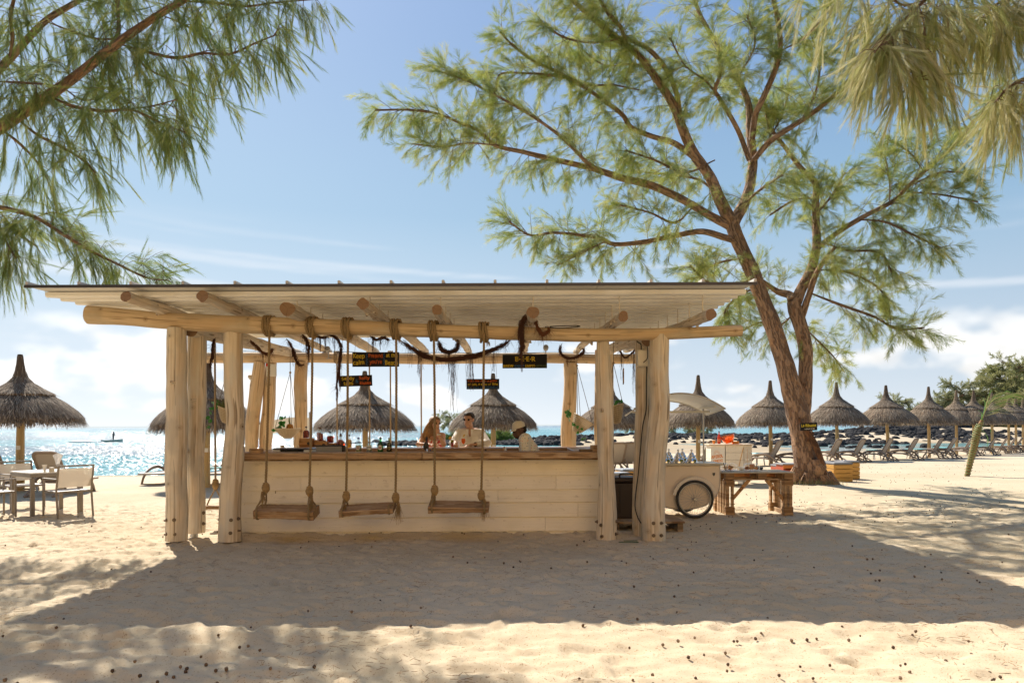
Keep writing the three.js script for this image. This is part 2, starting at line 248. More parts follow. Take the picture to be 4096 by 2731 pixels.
{
  const xs = [], zs = [];
  const add = (arr, a, b, s) => { for (let v = a; v < b - 1e-6; v += s) arr.push(v); };
  [-3000, -1200, -600, -350, -220, -150, -110, -85, -65, -52, -42, -35, -30, -26, -23, -20, -18, -16].forEach(v => xs.push(v)); add(xs, -15, -9, .25); add(xs, -9, 9, .042); add(xs, 9, 16, .2); add(xs, 16, 40, .6); [40, 43, 47, 52, 58, 65, 75, 90, 110, 150, 220, 350, 600, 1200, 3000].forEach(v => xs.push(v));
  [40, 20, 10, 5, 2, 0, -1.5, -2.5].forEach(v => zs.push(v)); for (let v = 3; v < 13; v += .034) zs.push(-v); for (let v = 13; v < 40; v += .01 * v) zs.push(-v); for (let v = 40; v < 240; v *= 1.022) zs.push(-v); [260, 300, 400, 700, 1500, 3000].forEach(v => zs.push(-v));
  const nx = xs.length, nz = zs.length, H = new Float32Array(nx * nz), C = new Float32Array(nx * nz * 3);
  for (let j = 0; j < nz; j++) for (let i = 0; i < nx; i++) {
    const x = xs[i], z = zs[j]; let h = macro(x, z) + mound(x, z);
    const d = -z, near = 1 - sst(26, 45, d);
    if (near > 0 && Math.abs(x) < 40) {
      h += near * (.045 * (fbm2(x * .7 + 3, z * .9, 3, 61) - .5) + .034 * (fbm2(x * 2.6, z * 3.4, 3, 62) - .5));
      if (d < 14) { const q = fbm2(x * 5.2 + 1.7 * fbm2(x, z, 2, 64), z * 9, 2, 63); h += .024 * (1 - sst(.28, .48, q)) * -1 + .020 * (vn2(x * 9, z * 12, 65) - .5) + .010 * (vn2(x * 19, z * 21, 68) - .5); }
    }
    H[j * nx + i] = h;
    const wet = 1 - sst(SEA + .03, SEA + .28, h), t = fbm2(x * .5, z * .5, 3, 66), t2 = fbm2(x * 3, z * 3, 2, 67);
    let c = mix3([.60, .50, .355], [.54, .445, .305], sst(.35, .7, t)); c = mix3(c, [.52, .42, .29], sst(.55, .8, t2) * .25);
    c = mix3(c, [.36, .28, .175], wet * .85);
    C.set(c, (j * nx + i) * 3);
  }
  // footprints and scuffs: trodden hollows with a pushed-up rim
  const rnd = RNG(7); const lo = (arr, v) => { let a = 0, b = arr.length; while (a < b) { const m = (a + b) >> 1; if (arr[m] < v) a = m + 1; else b = m; } return a; };
  const zneg = zs.map(z => -z);
  for (let k = 0; k < 2200; k++) {
    const d = 3.2 + 9.8 * Math.pow(rnd(), .8), x = (rnd() * 2 - 1) * 8.6, a = rnd() * Math.PI, L = .08 + .09 * rnd(), Wd = .035 + .035 * rnd(), dep = .012 + .028 * rnd() * rnd();
    const i0 = lo(xs, x - .25), i1 = lo(xs, x + .25), j0 = lo(zneg, d - .25), j1 = lo(zneg, d + .25), ca = Math.cos(a), sa = Math.sin(a);
    for (let j = j0; j < j1; j++) for (let i = i0; i < i1; i++) { const px = xs[i] - x, pz = zneg[j] - d, u = (px * ca + pz * sa) / L, v = (-px * sa + pz * ca) / Wd, r = Math.sqrt(u * u + v * v); if (r < 2) H[j * nx + i] += dep * (-Math.exp(-r * r * 1.6) + .45 * Math.exp(-((r - 1.25) ** 2) * 9)); }
  }
  const pos = new Float32Array(nx * nz * 3), uv = new Float32Array(nx * nz * 2), idx = [];
  for (let j = 0; j < nz; j++) for (let i = 0; i < nx; i++) { const o = j * nx + i; pos[o * 3] = xs[i]; pos[o * 3 + 1] = H[o]; pos[o * 3 + 2] = zs[j]; uv[o * 2] = xs[i] / 1.6; uv[o * 2 + 1] = zs[j] / 1.6; }
  for (let j = 0; j < nz - 1; j++) for (let i = 0; i < nx - 1; i++) { const a = j * nx + i, b = a + nx; idx.push(a, a + 1, b, b, a + 1, b + 1); }
  const g = new THREE.BufferGeometry(); g.setAttribute('position', new THREE.BufferAttribute(pos, 3)); g.setAttribute('uv', new THREE.BufferAttribute(uv, 2)); g.setAttribute('color', new THREE.BufferAttribute(C, 3)); g.setIndex(idx); g.computeVertexNormals();
  const grain = tex(1024, 1024, (u, v) => { const n = tf(u, v, 10, 10, 5, 201), f = hsh(u * 1024 | 0, v * 1024 | 0, 9), s = tf(u, v, 180, 180, 2, 203); let c = mix3([1, 1, 1], [.90, .87, .82], n); c = mix3(c, [.80, .75, .68], f * .35); return s > .775 ? mix3(c, [.42, .28, .17], .7) : c; });
  const grainB = tex(512, 512, (u, v) => .5 * tf(u, v, 60, 60, 3, 211) + .5 * hsh(u * 512 | 0, v * 512 | 0, 3), false);
  structure('sand_ground', g, std([1, 1, 1], .95, { map: grain, bumpMap: grainB, bumpScale: .005, vertexColors: true }));
}
function groundY(x, z) { return macro(x, z) + mound(x, z); }
const onG = (x, y, h = 0) => { let p = gnd(x, y, h); for (let k = 0; k < 6; k++) { const q = groundY(p.x, p.z); p = gnd(x, y, lerp(p.y, q, .7)); } p.y = groundY(p.x, p.z); return p; };
const onZ = (x, Z) => { const X = ray(x, HY)[0] * Z; return V(X, groundY(X, -Z), -Z); };

// ---------------------------------------------------------------- sea
{
  const xs = [], zs = [];
  for (let v = 22; v < 60; v += .22) zs.push(-v); for (let v = 60; v < 420; v *= 1.0052) zs.push(-v); for (let v = 420; v < 9000; v *= 1.12) zs.push(-v);
  // columns spread with distance: vertex x = d * tan(azimuth)
  const us = []; for (let u = -1.1; u < .1; u += .0042) us.push(u); for (let u = .1; u < 1.1; u += .012) us.push(u); us.unshift(-1.6, -3); us.unshift(-6); us.sort((a, b) => a - b); us.push(1.6, 3, 6);
  const nx = us.length, nz = zs.length, pos = [], C = [], idx = [], uv = [];
  for (let j = 0; j < nz; j++) for (let i = 0; i < nx; i++) {
    const d = -zs[j], x = us[i] * d, amp = .55 * (1 - sst(500, 2500, d)) * (x < edgeD(0) ? 1 : 1);
    const calm = sst(6, 20, x) * (1 - sst(98, 125, d)), w = 1 - .93 * calm;
    let y = SEA + w * amp * (.16 * (fbm2(x / 4.2 + d * .02, d / 2.1, 2, 301) - .5) + .13 * (vn2(x / .85 + 9, d / .52, 302) - .5) + .20 * (hsh(i, j, 5) - .5) * sst(24, 50, d) * (1 - .45 * sst(-5, 40, x)));
    pos.push(x, y, zs[j]); uv.push(x / 6, zs[j] / 6);
    const t = fbm2(x / 40 + d / 60, d / 25, 3, 305);
    let c = mix3([.16, .34, .345], [.05, .27, .30], sst(60, 240, d)); c = mix3(c, [.035, .19, .25], sst(300, 900, d)); c = mix3(c, [.18, .21, .22], (1 - sst(-40, 10, x)) * (1 - sst(250, 600, d)) * .8); c = mix3(c, [.30, .275, .21], sst(4, 12, x) * (1 - sst(90, 100, d)) * .85); c = mix3(c, [.10, .36, .36], sst(.5, .7, t) * .6 * (1 - sst(400, 900, d)));
    C.push(...c);
  }
  for (let j = 0; j < nz - 1; j++) for (let i = 0; i < nx - 1; i++) { const a = j * nx + i, b = a + nx; idx.push(a, a + 1, b, b, a + 1, b + 1); }
  let g = geo(pos, uv, idx); g.setAttribute('color', new THREE.Float32BufferAttribute(C, 3)); g = g.toNonIndexed(); g.computeVertexNormals();
  const rip = tex(512, 512, (u, v) => .5 * tf(u, v, 14, 34, 3, 311) + .5 * tf(u, v, 30, 70, 2, 313), false);
  structure('sea_water', g, std([1, 1, 1], .13, { vertexColors: true, bumpMap: rip, bumpScale: .10 }));
  // white breakers on the reef at the horizon
  const rnd = RNG(91), fo = [];
  for (let k = 0; k < 46; k++) { const d = 1500 + 300 * rnd(), x = 60 + rnd() * 1150, L = 20 + 90 * rnd(), hgt = .8 + 1.2 * rnd(); const pp = []; for (let q = 0; q <= 8; q++) pp.push(V(x + (q / 8 - .5) * L, SEA + .2 * rnd(), -d + 6 * rnd())); fo.push(tube(pp, pp.map((_, q) => hgt * Math.sin(q / 8 * Math.PI) * (.6 + .6 * rnd()) + .1), { seg: 16, n: 6 })); }
  const o = part('reef_breakers', fo, std([.85, .87, .88], .9), scene); stuff(o); tag(o, 'thin line of white surf breaking on the far reef at the horizon', 'surf');
}

// ---------------------------------------------------------------- black basalt rocks
const rockTex = tex(256, 256, (u, v) => { const n = tf(u, v, 6, 6, 5, 401), p = tf(u, v, 30, 30, 2, 403); return mix3(mix3([.010, .0095, .0105], [.035, .032, .031], sst(.4, .7, n)), [.06, .052, .044], sst(.68, .85, p)); });
const mRock = std([1, 1, 1], 1, { map: rockTex, bumpMap: rockTex, bumpScale: .08 });
const rockShapes = [];
for (let k = 0; k < 6; k++) {
  let g = new THREE.IcosahedronGeometry(.5, 2); g.deleteAttribute('normal'); const uv0 = g.attributes.uv; g.deleteAttribute('uv'); g = mergeVertices(g, 1e-4);
  const p = g.attributes.position, uv = [];
  for (let i = 0; i < p.count; i++) { const v = V().fromBufferAttribute(p, i), n = v.clone().normalize(); let r = .62 + .55 * vn3(n.x * 1.6 + k * 7, n.y * 1.6, n.z * 1.6, 410 + k) + .22 * vn3(n.x * 4 + k, n.y * 4, n.z * 4, 420); r = Math.min(r, .86 + .1 * vn3(n.x * 2, n.y * 2, n.z * 2, 77)); r += .16 * (hsh(i, k, 8) - .5); p.setXYZ(i, n.x * r * .62, n.y * r * .56, n.z * r * .55); uv.push(n.x * 1.3 + n.z, n.y * 1.3 + n.z); }
  g.setAttribute('uv', new THREE.Float32BufferAttribute(uv, 2)); g = g.toNonIndexed(); g.computeVertexNormals(); rockShapes.push(g);
}
{
  const rnd = RNG(33), lists = rockShapes.map(() => []);
  const put = (x, z, s, sink = .1) => { const y = Math.max(macro(x, z), SEA - .1) - s * sink; lists[rnd() * 6 | 0].push(M4().compose(V(x, y + s * .12, z), new THREE.Quaternion().setFromEuler(new THREE.Euler(rnd() * .7 - .3, rnd() * 6.3, rnd() * .7 - .3)), V(s * (.6 + .9 * rnd()), s * (.45 + .8 * rnd()), s * (.7 + .7 * rnd())))); };
  // the spit
  for (let k = 0; k < 3200; k++) { const x = -26 + 90 * rnd(), e = (rnd() + rnd() + rnd() - 1.5) * 7, d = 98 + e; if (vn2(x / 5, d / 4, 430) < .18) continue; if (x < -12 && rnd() > (x + 26) / 14) continue; put(x, -d, .5 + .8 * rnd() * rnd(), .25); }
  // rocks heaped at the far left end of the spit and in front of the bushes
  for (let k = 0; k < 500; k++) { const x = -16 + 24 * rnd(), d = 84 + 8 * rnd() - Math.abs(x + 4) * .15; put(x, -d, .5 + .8 * rnd()); }
  // the darker bank on the right
  for (let k = 0; k < 4200; k++) { const x = 34 + 50 * rnd(), d = 76 + 34 * rnd(); if (d < 104 - (x - 34) * .9 + 8 * vn2(x / 6, 3, 432)) continue; if (vn2(x / 4, d / 3, 431) < .3) continue; put(x, -d, .45 + .75 * rnd() * rnd(), .25); }
  // two loose rows standing in the pools
  for (let k = 0; k < 260; k++) { const x = 28 + 20 * rnd(), d = 83 + 5 * (rnd() + rnd() - 1) + (x - 30) * .12; put(x, -d, .4 + .6 * rnd()); }
  lists.forEach((l, i) => l.length && tag(inst('rocky_shore' + (i ? '_00' + i : ''), rockShapes[i], mRock, l), 'black volcanic rocks heaped along the low spit and shore behind the beach', 'rocks'));
  // single boulders one can pick out on the wet sand, right of the tree trunk
  const spots = [[3288, 1783, .8], [3330, 1788, .45], [3368, 1786, .5], [3398, 1790, .5], [3420, 1788, .55], [3250, 1792, .35], [3480, 1786, .5], [3508, 1789, .55], [3526, 1784, .4], [3555, 1788, .5], [3580, 1791, .6], [3642, 1788, .5], [3700, 1788, .65], [3745, 1790, .5], [2704, 1776, .45], [2735, 1772, .4], [2820, 1772, .3], [3020, 1790, .35], [3060, 1786, .4], [3150, 1771, .5], [3180, 1769, .5], [3440, 1790, .4]];
  spots.forEach(([x, y, s], i) => { const p = gnd(x, y, -.84); p.y = Math.max(macro(p.x, p.z), SEA - .1); const o = solo('boulder', rockShapes[i % 6], mRock, 'single black boulder lying loose on the wet sand in front of the rock bank', 'boulder', V(p.x, p.y + s * .1, p.z), i * 1.7, 'loose boulders on the wet sand'); o.scale.set(s * 1.5, s * 1.25, s * 1.3); });
}
// ---------------------------------------------------------------- casuarina foliage: sprigs of fine needles
function needles(list) {                                                      // [{p, d, L, w}] -> slim folded blades
  const pos = [], nor = [], uv = [], idx = [];
  for (const { p, d, L, w, b } of list) {
    const s = V().crossVectors(d, b).normalize(), o = pos.length / 3, m = V().copy(p).addScaledVector(d, L * .55), e = V().copy(p).addScaledVector(d, L); e.y -= L * .10;
    const n = V().crossVectors(s, d).normalize();
    for (const [q, k] of [[p, .7], [m, 1]]) for (const t of [-1, 1]) { pos.push(q.x + s.x * w * k * t, q.y + s.y * w * k * t, q.z + s.z * w * k * t); nor.push(n.x, n.y, n.z); uv.push(0, 0); }
    pos.push(e.x, e.y, e.z); nor.push(n.x, n.y, n.z); uv.push(0, 1);
    idx.push(o, o + 1, o + 3, o, o + 3, o + 2, o + 2, o + 3, o + 4);
  }
  const g = new THREE.BufferGeometry(); g.setAttribute('position', new THREE.Float32BufferAttribute(pos, 3)); g.setAttribute('normal', new THREE.Float32BufferAttribute(nor, 3)); g.setAttribute('uv', new THREE.Float32BufferAttribute(uv, 2)); g.setIndex(idx); return g;
}
// sprig along +y, length len: needles fan forward
function sprig(seed, len, n, L, w, spread, curl = 0) {
  const r = RNG(seed), l = [];
  for (let k = 0; k < n; k++) {
    const t = Math.pow(r(), .8), a = r() * 6.2832, f = spread * (.35 + .65 * r()), d = V(Math.cos(a) * f, 1 - .35 * f, Math.sin(a) * f).normalize(), p = V((r() - .5) * .012, t * len, (r() - .5) * .012);
    l.push({ p, d, L: L * (.6 + .6 * r()) * (1 - .25 * t), w, b: V(r() - .5, r() - .5, r() - .5) });
  }
  return needles(l);
}
const sprigs = [1, 2, 3, 4].map(k => sprig(500 + k, .30, 58, .17, .0015, .62));
const tassels = [1, 2, 3].map(k => sprig(520 + k, .60, 64, .24, .0015, .20));
const mNeedle = new THREE.MeshPhysicalMaterial({ roughness: .75, transmission: .55, thickness: 0, side: THREE.DoubleSide, specularIntensity: .5 }); mNeedle.color.setRGB(1, 1, 1);
const barkTex = tex(256, 512, (u, v) => { const g = tf(u + .04 * tf(u, v, 3, 6, 2, 607), v, 15, 9, 4, 601), w = tf(u, v, 6, 5, 3, 603), f = tf(u, v, 50, 16, 2, 605); let c = mix3([.38, .235, .145], [.16, .095, .06], sst(.42, .66, g)); c = mix3(c, [.46, .25, .12], sst(.55, .75, w) * .45); return mix3(c, [.22, .18, .15], sst(.62, .8, f) * .6); });
const barkBump = tex(256, 512, (u, v) => { const g = tf(u + .04 * tf(u, v, 3, 6, 2, 607), v, 15, 9, 4, 601); return .75 * (1 - sst(.40, .62, g)) + .25 * tf(u, v, 50, 16, 2, 605); }, false);
const mBark = std([1, 1, 1], .95, { map: barkTex, bumpMap: barkBump, bumpScale: .05 }), mTwig = std([.15, .09, .055], .9);
const UP = V(0, 1, 0);
// crown: twigs sprout from limbs and carry sprigs. opts: twig length, sprigs per twig, droop
function crown(limbs, seed, { every = .16, len = [.35, 1.1], per = 7, droop = .35, from = .25, size = 1, sets = sprigs, cols, spread = .9, flat = 1, follow = .55, depth = 1 } = {}) {
  const r = RNG(seed), twigs = [], mats = sets.map(() => []), cc = sets.map(() => []), q = new THREE.Quaternion();
  const leaf = (p, d, s) => { const k = r() * sets.length | 0; q.setFromUnitVectors(UP, d); q.multiply(new THREE.Quaternion().setFromAxisAngle(UP, r() * 6.28)); mats[k].push(M4().compose(p, q, V(s, s, s))); const t = r(), c = cols[r() * cols.length | 0]; cc[k].push([c[0] * (.8 + .4 * t), c[1] * (.8 + .4 * t), c[2] * (.8 + .4 * t)]); };
  for (const lb of limbs) {
    const c = new THREE.CatmullRomCurve3(lb.pts, false, 'centripetal'), L = c.getLength(), f0 = lb.from ?? from, n = Math.round(L * (1 - f0) / every * (lb.dense ?? 1));
    for (let k = 0; k < n; k++) {
      const t = f0 + (1 - f0) * Math.pow((k + r()) / n, .85), p = c.getPoint(t), T = c.getTangent(t);
      const d = V(r() * 2 - 1, (r() * 2 - 1) * flat + .12, (r() * 2 - 1) * depth).normalize(); d.addScaledVector(T, follow * (.6 + .8 * t)).normalize();
      const tl = lerp(len[0], len[1], Math.pow(r(), 1.3)) * (1 - .45 * t) * (lb.len ?? 1), pts = [p.clone()], cur = p.clone(), dd = d.clone(), st = tl / 4;
      for (let s = 0; s < 4; s++) { dd.y -= (lb.droop ?? droop) * (.12 + .13 * s); dd.normalize(); cur.addScaledVector(dd, st); pts.push(cur.clone()); }
      if (tl > .25) twigs.push(tube(pts, [.008, .006, .005, .004, .003].map(v => v * size), { seg: 5, n: 3, caps: false }));
      const tc = new THREE.CatmullRomCurve3(pts);
      const m = Math.max(2, Math.round(per * (.5 + tl / len[1]) * (.7 + .6 * r())));
      for (let s = 0; s < m; s++) { const u = .12 + .88 * (s + r()) / m, pp = tc.getPoint(Math.min(1, u)), td = tc.getTangent(Math.min(1, u)); const w = V(r() * 2 - 1, r() * 2 - 1.25 - droop, r() * 2 - 1).multiplyScalar(spread * (1.15 - .5 * u)); leaf(pp, td.clone().add(w).normalize(), size * (.65 + .6 * r())); }
    }
  }
  return { twigs, mats, cc, sets };
}
function plantCrown(parent, cr, name = 'foliage') { if (cr.twigs.length) part('twigs', cr.twigs, mTwig, parent).userData.kind = 'stuff'; cr.sets.forEach((g, i) => cr.mats[i].length && inst(i ? `${name}_${String(i).padStart(3, '0')}` : name, g, mNeedle, cr.mats[i], cr.cc[i], parent)); }
const GREEN = [[.46, .49, .13], [.36, .42, .11], [.56, .55, .21], [.27, .34, .09]];
const OLIVE = [[.36, .36, .15], [.29, .30, .12], [.43, .41, .19]];
// small bushy casuarina far off: trunk, few limbs, coarse sprigs
const farSprigs = [1, 2, 3].map(k => sprig(540 + k, .7, 26, .5, .02, .75));
function farTree(p, h, w, label, group, seed, cols = OLIVE, lean = 0, trunkShare = .35, dense = 1) {
  const t = thing('shore_tree', label, 'tree', p, 0, group), r = RNG(seed), limbs = [];
  const top = V(lean, h * .9, 0), tr = [V(0, -.3, 0), V(lean * .2 + .1 * h * (r() - .5), h * .3, .3), V(lean * .6, h * .6, 0), top];
  part('trunk', tube(tr, [h * .03, h * .024, h * .015, .02], { seg: 10, n: 7, lump: .1 }), mBark, t);
  const tc = new THREE.CatmullRomCurve3(tr);
  const ll = [];
  const N = Math.round((9 + h * 1.2) * dense);
  for (let k = 0; k < N; k++) { const u = trunkShare + (1 - trunkShare) * (k + r()) / N, b = tc.getPoint(Math.min(1, u)), a = r() * 6.28, L = w * (.35 + .35 * r()) * (1.15 - .65 * u), e = V(b.x + Math.cos(a) * L, b.y + h * (.05 + .16 * r()) * (1.1 - .4 * u), b.z + Math.sin(a) * L), m = V().lerpVectors(b, e, .5); m.y += .04 * h * (r() - .2); limbs.push({ pts: [b, m, e], from: .25 }); ll.push(tube([b, m, e], [h * .011, h * .008, .02], { seg: 5, n: 5, caps: false })); }
  limbs.push({ pts: [tc.getPoint(.55), tc.getPoint(.8), top], from: 0 });
  part('limbs', ll, mBark, t).userData.kind = 'stuff';
  plantCrown(t, crown(limbs, seed + 1, { every: .32, len: [.5, 1.3 * h / 6], per: 6, droop: .2, size: .85 + h / 20, sets: farSprigs, cols, spread: .8 }));
  return t;
}
function bush(p, w, h, label, group, seed, cols) {
  const t = thing('shore_bush', label, 'bush', p, 0, group), r = RNG(seed), limbs = [], ll = [];
  for (let k = 0; k < Math.round(10 * w); k++) { const a = r() * 6.28, q = Math.sqrt(r()), e = V(Math.cos(a) * q * w / 2, h * (.95 - .55 * q * q) * (.7 + .35 * r()), Math.sin(a) * q * w / 2.6), b = V(e.x * .25, 0, e.z * .25), m = V(e.x * .7, e.y * .5, e.z * .7); limbs.push({ pts: [b, m, e], from: .1 }); ll.push(tube([b, m, e], [.05, .035, .01], { seg: 4, n: 4, caps: false })); }
  part('stems', ll, mTwig, t).userData.kind = 'stuff';
  plantCrown(t, crown(limbs, seed + 1, { every: .16, len: [.3, .7], per: 4, droop: .05, size: .6, sets: farSprigs, cols, spread: .9 }));
}
const LIME = [[.22, .30, .055], [.17, .26, .045], [.26, .33, .08]], DULL = [[.36, .36, .18], [.44, .42, .22], [.27, .29, .14]];
{
  const zf = (x, Z) => { const X = ray(x, HY)[0] * Z; return V(X, macro(X, -Z), -Z); };
  farTree(zf(1835, 97), 4.3, 5.5, 'wispy small tree leaning over the rocks behind the seated woman', 'trees on the spit', 701, DULL, -1.2, .3, .55);
  bush(zf(1800, 95), 4.5, 1.6, 'rounded lime green bush beneath the wispy tree on the spit', 'bushes on the spit', 711, LIME);
  bush(zf(1925, 95), 4, 1.9, 'rounded lime green bush behind the man in the white shirt', 'bushes on the spit', 712, LIME);
  bush(zf(2010, 95), 4.4, 1.9, 'rounded lime green bush behind a thatched parasol pole', 'bushes on the spit', 713, LIME);
  farTree(zf(2030, 99), 3.0, 4, 'thin dull green shrub tree between the parasol pole and the capped bartender', 'trees on the spit', 702, DULL, .3, .3, .6);
  farTree(zf(2545, 104), 3.2, 3.2, 'dark trunked dwarf tree on the rocks beside the right bar posts', 'dwarf trees on the rocks', 703, DULL, 0, .45, .6);
  farTree(zf(2690, 104), 2.9, 3.0, 'dwarf tree with a low round crown on the rocks behind the cart', 'dwarf trees on the rocks', 704, DULL, 0, .45, .6);
  farTree(zf(2760, 104), 2.6, 4.4, 'spreading dwarf tree on the rocks behind a parasol pole', 'dwarf trees on the rocks', 705, DULL, .4, .4, .7);
  farTree(zf(2830, 104), 3.4, 3.2, 'upright dwarf tree on the rocks behind the cart canopy post', 'dwarf trees on the rocks', 706, DULL, .2, .4, .6);
  // wooded shore on the right
  farTree(zf(3600, 112), 6.2, 7, 'grey green shore tree left of the taller wood, leaning seaward', 'trees of the wooded shore', 721, DULL, -.6, .3, .9);
  farTree(zf(3700, 118), 5.6, 7, 'low grey green shore tree in the gap between the tall trees', 'trees of the wooded shore', 722, DULL, 0, .3, .8);
  farTree(zf(3835, 112), 8.6, 9, 'bushy olive shore tree rising behind the row of parasols', 'trees of the wooded shore', 723, DULL, .4, .25, 1.1);
  farTree(zf(3950, 122), 7.4, 10, 'yellowish broad shore tree between two taller trees', 'trees of the wooded shore', 724, [[.28, .25, .09], [.22, .21, .08]], 0, .2, 1.2);
  farTree(zf(4060, 108), 11.6, 10, 'tallest shore tree with a pointed feathery top', 'trees of the wooded shore', 725, OLIVE, -.3, .2, 1.5);
  farTree(zf(4160, 116), 12, 11, 'tall shore tree at the end of the wood beyond the last parasols', 'trees of the wooded shore', 726, OLIVE, 0, .2, 1.3);
  [[3560, 5], [3640, 6], [3720, 6.5], [3800, 6], [3880, 6.5], [3960, 6], [4040, 7], [4110, 7]].forEach(([x, w], i) => bush(zf(x, 101 + (i % 3) * 2), w, 2.3 + .5 * (i % 2), 'dense olive shrub growing behind the dark rocks under the shore trees', 'shrubs along the wooded shore', 740 + i, OLIVE));
}
